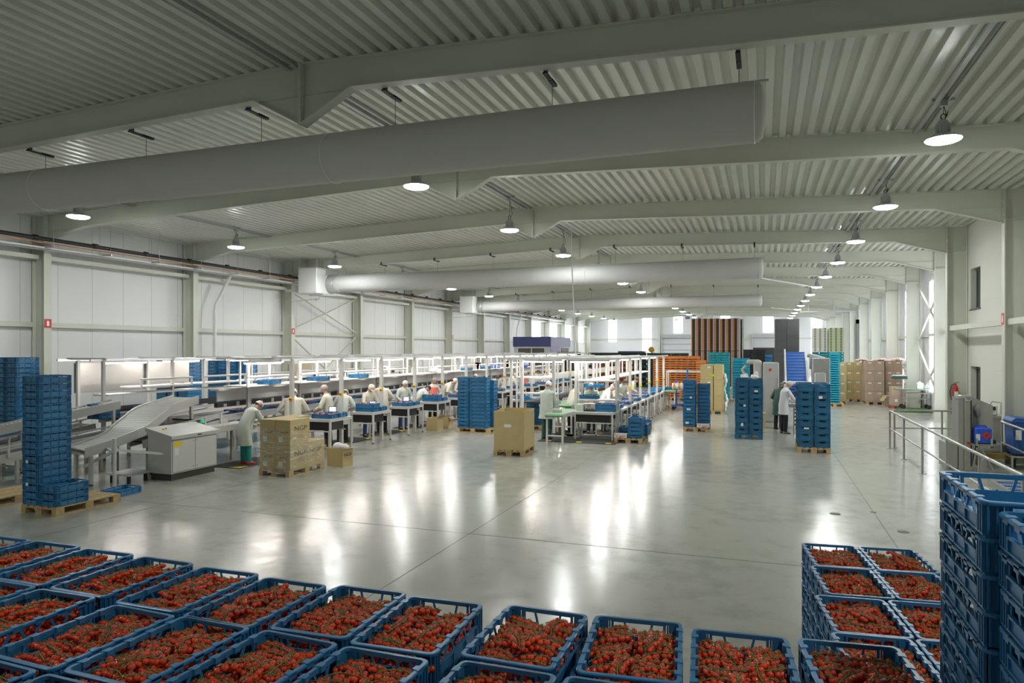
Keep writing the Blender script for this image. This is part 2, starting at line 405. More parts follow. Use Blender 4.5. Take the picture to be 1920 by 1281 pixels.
def column(x_in, x_out, y, s, zt):
    b = MB(); fw = 0.22
    xa, xb = min(x_in, x_out), max(x_in, x_out)
    b.bx(xa, xb, y - 0.007, y + 0.007, 0, zt)
    b.bx(x_in - 0.011, x_in + 0.011, y - fw / 2, y + fw / 2, 0, zt); b.bx(x_out - 0.011, x_out + 0.011, y - fw / 2, y + fw / 2, 0, zt)
    b.bx(xa, xb, y - 0.10, y + 0.10, 5.73, 5.745); b.bx(xa - 0.05, xb + 0.05, y - 0.16, y + 0.16, 0, 0.025)
    for q in range(7):
        for sy in (-1, 1): b.cyl((x_in - 0.011 * s, y + sy * 0.07, 5.8 + q * 0.1), (x_in + s * 0.03, y + sy * 0.07, 5.8 + q * 0.1), 0.015, n=6)
    struct(b, 'steel_column', STEEL_PAINT)
for k, y in enumerate(FY):
    back = k >= 7                                        # from the fifth frame in view the hall is wider
    xr = 6.07 if back else 5.31
    rafter(k, y, -18.83, xr)
    column(-18.83, -19.28, y, 1, top_z(-19))
    column(xr, xr + 0.52, y, -1, top_z(xr))

# side walls
w = MB(); w.bx(XL - 0.2, XL, Y0, Y1, 0, 7.0)
WL = struct(w, 'wall_left', PANEL)
s_ = MB()
y = -7.4
while y < 56:
    s_.bx(XL, XL + 0.003, y - 0.006, y + 0.006, 0, 6.4); y += 1.1
struct(s_, 'trim_2', mat('panel_joint', (0.50, 0.50, 0.49), 0.6))
g = MB()
for k in range(len(FY) - 1):
    y0, y1 = FY[k] + 0.12, FY[k + 1] - 0.12
    for z in (3.40,): g.bx(-19.30, -19.22, y0, y1, z - 0.07, z + 0.07)
    g.bx(-19.30, -19.0, y0, y1, 5.22, 5.34)
struct(g, 'trim_3', STEEL_PAINT)
for z0, z1 in ((0.25, 3.3), (3.5, 5.2)):                 # wind bracing in one bay of the left wall
    for a, c in ((z0, z1), (z1, z0)):
        b = MB(); b.bar((-19.1 + (0.05 if a > c else 0), FY[6] + 0.15, a), (-19.1 + (0.05 if a > c else 0), FY[7] - 0.15, c), 0.07, 0.05); struct(b, 'beam_brace', STEEL_PAINT)
for z0, z1 in ((0.3, 3.0), (3.1, 5.6)):
    for a, c in ((z0, z1), (z1, z0)):
        b = MB(); b.bar((6.45 + (0.05 if a > c else 0), FY[7] + 0.2, a), (6.45 + (0.05 if a > c else 0), FY[8] - 0.2, c), 0.07, 0.05); struct(b, 'beam_brace', STEEL_PAINT)

w = MB(); w.bx(XR, XR + 0.2, 24.9, Y1, 0, 7.0); w.bx(XRF + 0.02, XR, 24.78, 24.9, 0, 7.0)
struct(w, 'wall_right', PANELB)
# office wall of painted brick with two window openings
wins = [(23.3, 24.3, 3.90, 5.10), (23.3, 24.3, 1.15, 2.20)]
w = MB(); ys = [Y0, wins[0][0], wins[0][1], 24.78]
w.bx(XRF, XRF + 0.30, ys[0], ys[1], 0, 7); w.bx(XRF, XRF + 0.30, ys[2], ys[3], 0, 7)
for z0, z1 in ((0, wins[1][2]), (wins[1][3], wins[0][2]), (wins[0][3], 7)): w.bx(XRF, XRF + 0.30, ys[1], ys[2], z0, z1)
struct(w, 'wall_office', BRICK)
FRAMED = mat('window_frame_grey', (0.10, 0.105, 0.10), 0.5)
for i, (ya, yb, za, zb) in enumerate(wins):
    b = MB(); x0, x1 = XRF + 0.14, XRF + 0.20
    b.bx(x0, x1, ya, ya + 0.07, za, zb); b.bx(x0, x1, yb - 0.07, yb, za, zb); b.bx(x0, x1, ya, yb, za, za + 0.07); b.bx(x0, x1, ya, yb, zb - 0.07, zb)
    b.bx(XRF - 0.03, XRF + 0.14, ya - 0.04, yb + 0.04, za - 0.03, za + 0.003)
    o = struct(b, 'window_%d' % (i + 1), FRAMED)
    p = MB(); p.bx(x0 + 0.02, x0 + 0.03, ya + 0.07, yb - 0.07, za + 0.07, zb - 0.07); p.obj('pane', GLASSD, o)
    q = MB(); q.bx(XRF + 0.29, XRF + 0.34, ya - 0.05, yb + 0.05, za - 0.05, zb + 0.05); q.obj('blind', GREY, o)
b = MB()
for (ya, yb) in ((FY[4] + 0.12, FY[5] - 0.12), (FY[5] + 0.12, FY[6] - 0.12)):
    b.bx(5.36, 5.46, ya, yb, 3.28, 3.42)
b.bx(6.3, 6.4, FY[6] + 0.4, FY[7] - 0.12, 3.28, 3.42)
for k in range(7, 16): b.bx(6.62, 6.70, FY[k] + 0.12, FY[k] + 5.28, 3.25, 3.37)
struct(b, 'trim_4', STEEL_PAINT)
# daylight strips in the right wall
wn = 3
def strip(x0, x1, y0, y1, z0, z1):
    global wn
    o = MB(); o.bx(x0, x1, y0, y1, z0, z1); o = struct(o, 'window_%d' % wn, WINM); wn += 1; return o
for k in range(6, 16):
    yc = FY[k] + 3.7
    if yc < Y1 - 1: strip(XR - 0.03, XR + 0.01, yc - 0.45, yc + 0.45, 0.9 if k > 6 else 0.4, 5.6)
for k in range(12, 16):
    yc = FY[k] + 2.9; strip(XL - 0.01, XL + 0.03, yc - 1.2, yc + 1.2, 3.4, 5.3)
# gable wall at the far end with daylight strips and dock doors
w = MB(); w.bx(XL, XR, Y1, Y1 + 0.2, 0, 7.2); struct(w, 'wall_back', PANELB)
def gx(px): # position along the far wall for a horizontal bearing
    t = (px - 960) / 1305.0; dx, dy = -sin(YAW) + cos(YAW) * t, cos(YAW) + sin(YAW) * t
    return dx / dy * Y1
for x0, x1, z0 in ((-17.1, -16.2, 3.62), (-13.15, -12.15, 1.0), (-9.6, -8.65, 4.6), (-4.45, -3.5, 4.6), (0.0, 1.0, 4.6), (4.85, 5.85, 1.0)):
    strip(x0, x1, Y1 - 0.03, Y1 + 0.01, z0, 6.45)
b = MB()
for x in (-11.2, -5.4, -2.1, 3.4): b.bx(x - 0.12, x + 0.12, Y1 - 0.3, Y1, 0, 6.5)
for z in (3.9,): b.bx(XL, XR, Y1 - 0.12, Y1, z - 0.08, z + 0.08)
struct(b, 'trim_6', STEEL_PAINT)
for i, (x0, x1, op) in enumerate(((-11.0, -7.0, False), (-1.2, 3.0, True))):
    o = MB(); o.bx(x0, x0 + 0.15, Y1 - 0.35, Y1, 0, 4.0); o.bx(x1 - 0.15, x1, Y1 - 0.35, Y1, 0, 4.0); o.bx(x0, x1, Y1 - 0.45, Y1, 4.0, 4.4)
    o = struct(o, 'door_%d' % (i + 1), GREY)
    p = MB()
    for q in range(6): p.bx(x0 + 0.15, x1 - 0.15, Y1 - 0.16, Y1 - 0.1, 0.02 + q * 0.66 if not op else 2.9 + q * 0.18, (0.64 + q * 0.66) if not op else 3.06 + q * 0.18)
    p.obj('door_panel', CABW, o)
    if op:
        p = MB(); p.bx(x0 + 0.15, x1 - 0.15, Y1 - 0.22, Y1 - 0.02, 0, 2.9); p.obj('dark_opening', DARK, o)  # dark slab in the open doorway stands in for the shade inside
# wall behind the camera
w = MB(); w.bx(XL, XR, Y0 - 0.2, Y0, 0, 7.2); struct(w, 'wall_front', PANELB)
b = MB(); b.bx(6.45, 6.74, 56.6, 57.0, 0, 4.9); b.bx(6.45, 6.74, 60.6, 61.0, 0, 4.9); b.bx(6.45, 6.74, 56.6, 61.0, 4.6, 4.9); o = struct(b, 'door_4', mat('portal_dark', (0.16, 0.16, 0.165), 0.5))
b = MB(); b.bx(6.70, 6.745, 57.0, 60.6, 0, 4.6); b.obj('door_panel', mat('portal_panel', (0.30, 0.30, 0.31), 0.5), o)
b = MB(); b.cyl((2.6, 56.8, 5.55), (6.5, 56.8, 5.55), 0.06, n=8); b.cyl((3.2, 56.8, 5.55), (3.2, 56.8, 6.5), 0.03, n=6); b.cyl((4.9, 56.8, 5.55), (4.9, 56.8, 6.45), 0.03, n=6); struct(b, 'trim_5', GREY, True)
# strip doorway in the far left corner
b = MB(); b.bx(-19.33, -19.2, 68.5, 73, 0.0, 3.7); struct(b, 'door_3', GREY)
# ------------------------------------------------------------------ under the roof: lamps, ducts, pipes
LY = [1.56] + [12.3 + 5.37 * k for k in range(13)]
def lamp_parts(root, drop):
    h = MB(); h.lathe([(0.06, 0.09), (0.085, 0.095), (0.09, 0.24), (0.06, 0.30), (0.02, 0.33)], 18)
    for a in range(12):
        c, s = cos(a * pi / 6), sin(a * pi / 6); h.bar((0.088 * c, 0.088 * s, 0.10), (0.088 * c, 0.088 * s, 0.24), 0.006, 0.03, up=(c, s, 0))
    h.obj('lamp_housing', GREY, root, True)
    r = MB(); r.lathe([(0.08, 0.105), (0.15, 0.09), (0.235, 0.045), (0.258, 0.02), (0.258, 0.012), (0.24, 0.012), (0.15, 0.07), (0.05, 0.09)], 28)
    r.obj('reflector', ALU, root, True)
    l = MB(); l.lathe([(0.242, 0.014), (0.235, -0.004), (0.19, -0.022), (0.12, -0.032), (0.03, -0.036)], 28)
    l.obj('lens', LAMPM, root, True)
    k = MB(); pts = [(0.035 * cos(a), 0, 0.365 + 0.042 * sin(a)) for a in np.linspace(-pi / 2, 1.5 * pi, 13)]
    k.tube(pts, 0.008, 6, cap=False); k.obj('hook', DARK, root, True)
    c = MB(); c.tube([(0, 0, 0.40), (0.004, 0, drop)], 0.005, 5); c.tube([(0.02, 0.0, 0.33), (0.07, 0.02, 0.45), (0.05, 0.02, drop * 0.7), (0.01, 0, drop)], 0.006, 5)
    c.obj('suspension_cable', DARK, root)
    b = MB(); b.bx(-0.05, 0.05, -0.05, 0.05, drop, drop + 0.10); b.bx(-0.16, 0.16, -0.02, 0.02, drop + 0.08, drop + 0.12); b.obj('mounting_clip', DUCTGREY, root)
ROWN = {2.6: 'row nearest the brick office wall', -6.45: 'row under the roof ridge', -15.62: 'row nearest the panelled wall'}
for X in (2.6, -6.45, -15.62):
    first = None
    for i, y in enumerate(LY):
        if y > 79: continue
        z = 5.91
        lab = 'round high-bay lamp, %s from the near end, %s' % (FIRST[i], ROWN[X])
        if first is None:
            first = thing('high_bay_lamp', lab, 'lamp', (X, y, z), 0, 'high-bay lamps hanging from the roof')
            lamp_parts(first, top_z(X) - z - 0.12)
        else: dup(first, (X, y, z), None, lab, 'high-bay lamps hanging from the roof')
# lighting trunking above each lamp row
for X, nm in ((2.6, 'the office-side lamps'), (-6.45, 'the ridge lamps'), (-15.62, 'the pipe-side lamps')):
    b = MB(); b.bx(X - 0.12, X - 0.05, 5, 79, top_z(X) - 0.06, top_z(X) - 0.01); b.bx(X + 0.05, X + 0.08, 5, 79, top_z(X) - 0.045, top_z(X) - 0.015)
    tag(b.obj('cable_trunking', DUCTGREY), 'long thin cable trunking under the roof above ' + nm, 'cable trunking')
# white tubes bracing the roof
for i, (a, c) in enumerate((((-0.1, 36.2, 6.2), (3.0, 41, 6.0)), ((0.6, 62, 6.2), (3.2, 66, 6.1)))):
    b = MB(); b.cyl(a, c, 0.03, n=8); struct(b, 'beam_strut', WHITEP, True)

# textile air ducts
def duct(y, x0, x1, zc, r, lab, seams, clampx):
    t = thing('air_duct', lab, 'air duct', (0, y, 0))
    b = MB(); n = 40; N = 40; rings = []
    for i in range(N + 1):
        x = x0 + (x1 - x0) * i / N
        rings.append([(x, r * cos(2 * pi * j / n), zc + r * sin(2 * pi * j / n) - (0.0)) for j in range(n)])
    for q, k in ((0.05, 0.97), (0.09, 0.85), (0.12, 0.55), (0.13, 0.12)): rings.append([(x1 + q, r * k * cos(2 * pi * j / n), zc + r * k * sin(2 * pi * j / n)) for j in range(n)])
    b.loft(rings); b.obj('sleeve', DUCT, t, True)
    b = MB()
    for x in seams: b.tube([(x, (r + 0.003) * cos(a), zc + (r + 0.003) * sin(a)) for a in np.linspace(0, 2 * pi, 41)], 0.009, 5, cap=False)
    b.tube([(x1, (r + 0.002) * cos(a), zc + (r + 0.002) * sin(a)) for a in np.linspace(0, 2 * pi, 41)], 0.008, 5, cap=False)
    b.obj('seam', WHITEP, t, True)
    b = MB(); b.bx(x0, x1 + 0.16, -0.012, 0.012, zc + r, zc + r + 0.025); b.obj('hanging_rail', GREY, t)
    for x in clampx:
        b = MB(); zb = top_z(x) - 0.42
        b.cyl((x, 0, zc + r), (x, 0.0, zb - 0.05), 0.004, n=5); b.obj('hanging_wire', DARK, t)
        b = MB(); b.bx(x - 0.03, x + 0.03, -0.09, 0.14, zb - 0.055, zb - 0.02); b.bx(x - 0.025, x + 0.025, -0.32, -0.26, zb - 0.03, zb + 0.06)
        b.bx(x - 0.03, x + 0.03, -0.34, 0.06, zb - 0.05, zb - 0.03); b.obj('beam_clamp', DARK, t)
    return t
cx = [-0.28 - 2.37 * i for i in range(8)]
duct(8.92, -18.3, -0.10, 5.57, 0.36, 'big grey textile air duct hanging nearest, beneath the first roof beam', [-6.06, -12.1], cx[:7])
duct(24.92, -16.76, -0.12, 5.44, 0.345, 'long pale air duct over the packing lines, blown from the larger-looking white unit', [-6.1, -16.6], cx[:7])
duct(41.12, -16.76, -0.18, 5.42, 0.33, 'farthest long pale air duct, just in front of the far daylight windows', [-6.1, -16.6], cx[:7])
for i, y in enumerate((24.92, 41.12)):
    t = thing('air_handling_unit', 'white boxed air unit on the wall feeding the %s' % ('middle air duct above the packing lines' if i == 0 else 'farthest air duct'), 'air unit', (-17.55, y, 5.0))
    b = MB(); b.bvx(-0.45, 0.45, -0.98, -0.33, 0.0, 1.02, 0.02); b.bx(-0.48, 0.48, -1.0, -0.33, 1.02, 1.05); b.bvx(-0.45, 0.45, -0.34, 0.42, 0.0, 0.78, 0.02); b.obj('casing', WHITEP, t)
    b = MB(); b.lathe([(0.39, 0), (0.40, 0.02), (0.36, 0.30), (0.34, 0.32)], 28); b.xf(0, Matrix.Translation((0.45, 0, 0.44)) @ Matrix.Rotation(pi / 2, 4, 'Y')); b.obj('duct_collar', DUCTGREY, t, True)
    b = MB()
    for sx in (-0.4, 0.4):
        for sy in (-0.9, -0.42): b = MB(); b.bx(sx - 0.02, sx + 0.02, sy - 0.02, sy + 0.02, 1.0, 1.465); b.obj('hanger_rod', GREY, t)
    b = MB(); b.bx(-1.2, -0.45, -0.86, -0.74, 0.1, 0.2); b.obj('wall_bracket', GREY, t)
    b = MB(); b.tube([(0.1, -0.3, 0.0), (0.1, -0.3, -0.18), (-0.2, -0.3, -0.2), (-1.6, -0.3, -0.28)], 0.018, 6); b.bx(-0.1, 0.0, -0.34, -0.26, -0.24, -0.18); b.obj('drain_pipe', WHITEP, t, True)
    b = MB(); b.bx(-0.3, 0.5, -0.44, -0.40, -0.06, 0.0); b.bx(0.45, 1.0, -0.3, 0.3, -0.06, -0.03); b.obj('drip_tray', WHITEP, t)

# pipes along the panelled wall
b = MB(); b.cyl((-18.2, 5.5, 5.69), (-18.2, 66, 5.60), 0.055, n=12)
for k in range(34): b.cyl((-18.2, 6.0 + 1.76 * k, 5.687), (-18.2, 6.12 + 1.76 * k, 5.687), 0.075, n=12)
tag(b.obj('insulated_pipe', BLACK, None, True), 'thick black insulated pipe running along the panelled wall', 'pipe')
b = MB(); b.cyl((-18.28, 5.5, 5.60), (-18.28, 66, 5.54), 0.014, n=8); b.cyl((-18.34, 5.5, 5.60), (-18.34, 66, 5.54), 0.014, n=8)
tag(b.obj('copper_pipe', COPPER, None, True), 'thin copper pipe pair just below the black insulated pipe', 'pipe')
b = MB(); b.bx(-18.72, -18.42, 5.5, 66, 5.44, 5.45); b.bx(-18.43, -18.42, 5.5, 66, 5.44, 5.50); b.bx(-18.72, -18.71, 5.5, 66, 5.44, 5.50)
tag(b.obj('cable_tray', WHITEP), 'long white cable tray along the panelled wall below the pipes', 'cable tray')
pb = None
for k in range(30):
    y = 6.5 + 1.76 * k
    if pb is None:
        b = MB(); b.bx(-0.62, 0.12, -0.02, 0.02, -0.02, 0.02); b.cyl((0.09, 0, 0), (0.09, 0, 1.0), 0.006, n=5); b.cyl((-0.35, 0, 0), (-0.35, 0, 1.0), 0.006, n=5)
        pb = tag(b.obj('pipe_bracket', DUCTGREY, None, False, (-18.2, y, 5.50)), 'slim metal bracket hanging the pipes from the roof by thin rods', 'bracket', 'pipe hangers along the panelled wall')
    else: dup(pb, (-18.2, y, 5.50 - 0.0014 * (y - 6.5)))
# white downpipes with an offset
for i, (y, s) in enumerate(((20.9, 1), (54.2, 1))):
    b = MB(); b.tube([(-18.75, y, 5.45), (-18.85, y - 0.05, 5.2), (-18.95, y - 0.5, 4.35), (-18.95, y - 0.55, 4.1), (-18.95, y - 0.55, 0.02)], 0.062, 12)
    tag(b.obj('downpipe', WHITEP, None, True), ('white kinked downpipe beside the second panelled bay behind the blue crate stacks', 'white kinked downpipe behind the navy cabin')[i], 'downpipe')
# red fire signs on the columns
for i, (x, y, z, lab) in enumerate(((-18.816, FY[4] + 0.0, 3.43, 'red and white hydrant sign on the column nearest the blue crate stacks'), (-18.816, FY[6], 3.48, 'small red hydrant sign on the column under the middle air unit'),
                                    (-18.816, FY[9], 3.5, 'tiny red hydrant sign on the far column near the farthest air unit'))):
    t = thing('fire_sign', lab, 'sign', (x, y, z))
    b = MB(); b.bx(0, 0.006, -0.10, 0.10, -0.12, 0.12); b.obj('sign_plate', RED, t)
    b = MB(); b.bx(0.006, 0.009, -0.035, 0.035, -0.07, 0.07); b.obj('symbol', LABELW, t)
t = thing('fire_sign', 'red fire sign on the steel column before the brick office wall', 'sign', (5.299, FY[5] + 0.02, 3.42))
b = MB(); b.bx(-0.006, 0.0, -0.09, 0.09, -0.14, 0.14); b.obj('sign_plate', RED, t)
b = MB(); b.bx(-0.009, -0.006, -0.03, 0.03, -0.08, 0.08); b.obj('symbol', LABELW, t)
# cable dropping to the second packing line
b = MB(); b.tube([(-5.88, 22.0, 6.83), (-5.86, 22.0, 5.2), (-5.80, 22.0, 4.0), (-5.73, 22.0, 2.46)], 0.018, 6)
tag(b.obj('power_cable', WHITEP, None, True), 'single white cable hanging from the roof to the second packing line', 'cable')
# cluster of dangling equipment in front of the gable
t = thing('dock_fan_cluster', 'cluster of grey fans and floodlights hung under the roof before the gable wall', 'fan', (-6.2, 62, 5.2))
for i in range(4):
    b = MB(); b.bvx(-0.17, 0.17, -0.12, 0.12, 0.0, 0.22, 0.03); b.cyl((0, 0, 0.2), (0, 0, 0.45), 0.02, n=6)
    b.xf(0, Matrix.Translation((-0.9 + i * 0.9, 0.2 * (i % 2), 0.15 * (i % 3))) @ Matrix.Rotation(0.25 * i - 0.3, 4, 'Y')); b.obj('fan_head', [GREY, DARK, GREY, WHITEP][i], t, True)
b = MB(); b.bx(-1.4, 2.6, -0.03, 0.03, 0.55, 0.6); b.cyl((-0.8, 0, 0.55), (-0.8, 0, 1.645), 0.03, n=6); b.cyl((1.6, 0, 0.55), (1.6, 0, 1.6), 0.03, n=6); b.obj('hanger', GREY, t)
# ------------------------------------------------------------------ plastic crates
def crate_mesh(name, m, L, W, H, deep=False, tall=False):
    """open ventilated crate: long side along y, rim rounded at the corners"""
    b = MB(); o = 0.014; t = 0.005; hl, hw = L / 2, W / 2
    def rr(ix, r, z):
        out = []
        for cx_, cy_, a0 in ((hw - ix - r, hl - ix - r, 0), (-hw + ix + r, hl - ix - r, 90), (-hw + ix + r, -hl + ix + r, 180), (hw - ix - r, -hl + ix + r, 270)):
            for q in range(5): a = radians(a0 + 22.5 * q); out.append((cx_ + r * cos(a), cy_ + r * sin(a), z))
        return out
    zr = H - 0.014
    b.loft([rr(0.002, 0.033, zr), rr(0, 0.035, zr + 0.004), rr(0, 0.035, H - 0.003), rr(0.004, 0.032, H), rr(o + t, 0.022, H), rr(o + t, 0.022, zr), rr(0.002, 0.033, zr)], cap=False)
    b.bx(-hw + o, hw - o, -hl + o, hl - o, 0.004, 0.010)                 # bottom
    for sx in (-1, 1):
        for sy in (-1, 1):                                            # solid corner posts with ribs
            x, y = sx * (hw - o), sy * (hl - o)
            b.bx(min(x, x - sx * 0.05), max(x, x - sx * 0.05), min(y, y - sy * t), max(y, y - sy * t), 0.0, zr)
            b.bx(min(x, x - sx * t), max(x, x - sx * t), min(y, y - sy * 0.06), max(y, y - sy * 0.06), 0.0, zr)
            for q in (0.004, 0.028, 0.052):
                b.bx(min(x, x + sx * 0.009), max(x, x + sx * 0.009), min(y - sy * q, y - sy * (q + 0.006)), max(y - sy * q, y - sy * (q + 0.006)), 0.012, zr)
                b.bx(min(x - sx * q, x - sx * (q + 0.006)), max(x - sx * q, x - sx * (q + 0.006)), min(y, y + sy * 0.009), max(y, y + sy * 0.009), 0.012, zr)
    zw0 = H * (0.50 if tall else 0.70); zw1 = H - 0.021                                    # window band
    for s in (-1, 1):
        # long sides (planes of constant x)
        x = s * (hw - o); xi = x - s * t; x0, x1 = min(x, xi), max(x, xi); xo0, xo1 = min(x, x + s * 0.008), max(x, x + s * 0.008)
        y0, y1 = -hl + o + 0.072, hl - o - 0.072
        b.bx(x0, x1, y0, y1, 0.0, zw0); b.bx(x0, x1, y0, y1, zw1, zr + 0.002)
        nw = 6 if tall else 5
        for q in range(nw + 1):
            yc = y0 + (y1 - y0) * q / nw; dy = 0.014 * (1 if q % 2 else -1) if tall and 0 < q < nw else 0
            b.bar((x - s * t / 2, yc - dy, zw0 - 0.002), (x - s * t / 2, yc + dy, zw1 + 0.002), 0.006, 0.012, up=(0, 1, 0))
        for q in (0.0, 0.33, 0.67, 1.0): b.bx(xo0, xo1, y0 + (y1 - y0) * q - 0.004, y0 + (y1 - y0) * q + 0.004, 0.008, zw0)
        b.bx(xo0, xo1, y0, y1, zw0 - 0.008, zw0); b.bx(xo0, xo1, -hl + o, hl - o, 0.008, 0.014)
        for q in range(5): b.bx(xo0, xo1, -hl + 0.09 + q * (L - 0.18) / 4 - 0.013, -hl + 0.09 + q * (L - 0.18) / 4 + 0.013, H - 0.024, H + 0.003)   # stacking lugs
        for q in range(5): yc = -hl + 0.09 + q * (L - 0.18) / 4; b.prism([(s * hw, yc - 0.022), (s * (hw - 0.030), yc - 0.014), (s * (hw - 0.030), yc + 0.014), (s * hw, yc + 0.022)], 'z', H - 0.022, H + 0.0025)
        # short sides (planes of constant y)
        y = s * (hl - o); yi = y - s * t; y0, y1 = min(y, yi), max(y, yi); yo0, yo1 = min(y, y + s * 0.008), max(y, y + s * 0.008)
        xa, xb = -hw + o + 0.062, hw - o - 0.062
        if deep:
            b.bx(xa, xb, y0, y1, 0, H * 0.60); b.bx(xa, xb, y0, y1, H * 0.84, zr + 0.002)
            for u, v in ((xa, -0.075), (0.075, xb)): b.bx(u, v, y0, y1, H * 0.60, H * 0.84)
            b.bx(-0.09, 0.09, yo0, yo1, H * 0.54, H * 0.60)
        else:
            b.bx(xa, xb, y0, y1, 0.0, zw0 - 0.004); b.bx(xa, xb, y0, y1, zw1 + 0.002, zr + 0.002)
            b.bx(xa, xa + 0.012, y0, y1, zw0 - 0.006, zr); b.bx(xb - 0.012, xb, y0, y1, zw0 - 0.006, zr)
            for q in (-1, 1): b.bar((q * 0.048, y - s * t / 2, zw0 - 0.006), (q * 0.062, y - s * t / 2, zw1 + 0.004), 0.010, 0.006, up=(0, 1, 0))
        for q in (0.0, 0.5, 1.0): b.bx(xa + (xb - xa) * q - 0.004, xa + (xb - xa) * q + 0.004, yo0, yo1, 0.008, zw0)
        b.bx(xa, xb, yo0, yo1, zw0 - 0.010, zw0 - 0.004)
    return b.mesh(name, m, False)
CH, CP = 0.118, 0.118                                                   # crate height, height step in a stack
DH, DP = 0.184, 0.184
ME_CRATE = crate_mesh('plastic_crate', CRATE, 0.598, 0.398, CH)
TH = 0.147                                                              # height of the tomato crates
ME_EMPTY = crate_mesh('plastic_crate', CRATE, 0.598, 0.398, CH, False, True)
ME_TOMC = crate_mesh('plastic_crate', CRATE, 0.598, 0.398, TH, False, True)
ME_DEEP = crate_mesh('deep_crate', CRATED, 0.598, 0.398, DH, True)
def simple_crate(mb, cx_, cy_, z, w, l, h, mi=0):                       # the plainest version, for crates that nothing of is seen
    mb.bx(cx_ - w / 2 + 0.012, cx_ + w / 2 - 0.012, cy_ - l / 2 + 0.012, cy_ + l / 2 - 0.012, z, z + h - 0.02, mi)
    mb.bx(cx_ - w / 2, cx_ + w / 2, cy_ - l / 2, cy_ + l / 2, z + h - 0.018, z + h - 0.006, mi)
def crate(x, y, z, rz, label, group, me=None, name='plastic_crate', jit=0.0):
    o = link(name, me or ME_CRATE, None, (x + rnd.uniform(-jit, jit), y + rnd.uniform(-jit, jit), z), rz + rnd.uniform(-jit, jit) * 1.5)
    return tag(o, label, 'crate', group)
def tower(x, y, z, n, rz, where, group, me=None, p=CP, name='plastic_crate', kind='blue crate', skip=0, jit=0.004):
    for i in range(skip, n): crate(x, y, z + i * p, rz, '%s, %s %s' % (kind, nth(n - 1 - i), where), group, me, name, jit)

# ------------------------------------------------------------------ wooden pallets
def pallet_mesh(name, m):
    """1.2 m along y, 0.8 m along x"""
    b = MB()
    for x0, w in ((-0.4, 0.145), (-0.2175, 0.10), (-0.0725, 0.145), (0.1175, 0.10), (0.255, 0.145)): b.bx(x0, x0 + w, -0.6, 0.6, 0.122, 0.144)
    for y in (-0.6, -0.0725, 0.455): b.bx(-0.4, 0.4, y, y + 0.145, 0.10, 0.122)
    for x0, w in ((-0.4, 0.10), (-0.0725, 0.145), (0.30, 0.10)):
        b.bx(x0, x0 + w, -0.6, 0.6, 0.0, 0.022)
        for y in (-0.6, -0.0725, 0.455): b.bx(x0, x0 + w, y, y + 0.145, 0.022, 0.10)
    return b.mesh(name, m)
ME_PALLET = pallet_mesh('wooden_pallet', WOOD)
def pallet(x, y, label, rz=0, me=None, group=None): return tag(link('wooden_pallet', me or ME_PALLET, None, (x, y, 0), rz), label, 'pallet', group)

# ------------------------------------------------------------------ tomatoes on the vine
def ico(r, sub, sq=0.93):
    import bmesh as _b
    b = _b.new(); _b.ops.create_icosphere(b, subdivisions=sub, radius=r)
    for v in b.verts:
        v.co.z *= sq
        q = sqrt(v.co.x ** 2 + v.co.y ** 2) / r
        if v.co.z > 0 and q < 0.45: v.co.z -= r * 0.16 * (1 - q / 0.45)
    me = bpy.data.meshes.new('tomato'); b.to_mesh(me); b.free(); me.materials.append(TOMATO)
    me.polygons.foreach_set('use_smooth', [True] * len(me.polygons)); return me
TR = 0.0136
ME_TOM = [ico(TR, 2), ico(TR * 1.1, 2), ico(TR * 0.92, 2)]
ME_TOML = ico(TR * 1.03, 1)
def star(b, p, up, r):                                                   # the green calyx
    p, up = Vector(p), Vector(up).normalized(); a = up.orthogonal().normalized(); c = up.cross(a)
    for k in range(5):
        q = 2 * pi * k / 5 + p.x * 90; d = a * cos(q) + c * sin(q); s_ = up.cross(d)
        b.add([p + s_ * 0.0022, p - s_ * 0.0022, p + d * r + up * 0.005, p + up * 0.0025], [(0, 1, 2), (1, 3, 2), (3, 0, 2)])
def truss_design(seed):
    r = random.Random(seed); L = r.uniform(0.165, 0.195); bend = r.uniform(-0.9, 0.9)
    spine = []
    for i in range(9):
        t = i / 8; a = bend * (t - 0.3); spine.append(Vector((L * (t - 0.5), 0.05 * bend * (t - 0.5) ** 2 * 4 - 0.02 * bend, 0.012 + 0.012 * sin(t * pi) + r.uniform(-0.003, 0.003))))
    b = MB(); b.tube(spine, [0.0026 - 0.0010 * i / 8 for i in range(9)], 5)
    toms = []; nt = r.choice((12, 13, 13, 14))
    for k in range(nt):
        t = 0.10 + 0.86 * k / (nt - 1); i = min(7, int(t * 8)); p = spine[i].lerp(spine[i + 1], t * 8 - i)
        sd = 1 if k % 2 else -1
        c = p + Vector((r.uniform(-0.006, 0.010), sd * r.uniform(0.014, 0.019), r.uniform(-0.016, -0.005)))
        b.tube([p, p.lerp(c, 0.4) + Vector((0, 0, 0.008)), c.lerp(p, 0.5) + Vector((0, 0, 0.006))], 0.0014, 4)
        up = (p - c).normalized() * 0.5 + Vector((r.uniform(-.5, .5), r.uniform(-.5, .5), 0.9)); up.normalize()
        star(b, c + up * TR * 0.93, up, 0.0125)
        toms.append((c, r.randrange(3), up))
    return b, toms
TRUSS = [truss_design(40 + i) for i in range(6)]
def quat_to(up): return Vector((0, 0, 1)).rotation_difference(up)
PROTO, SINGLE, LOW = [], [], []
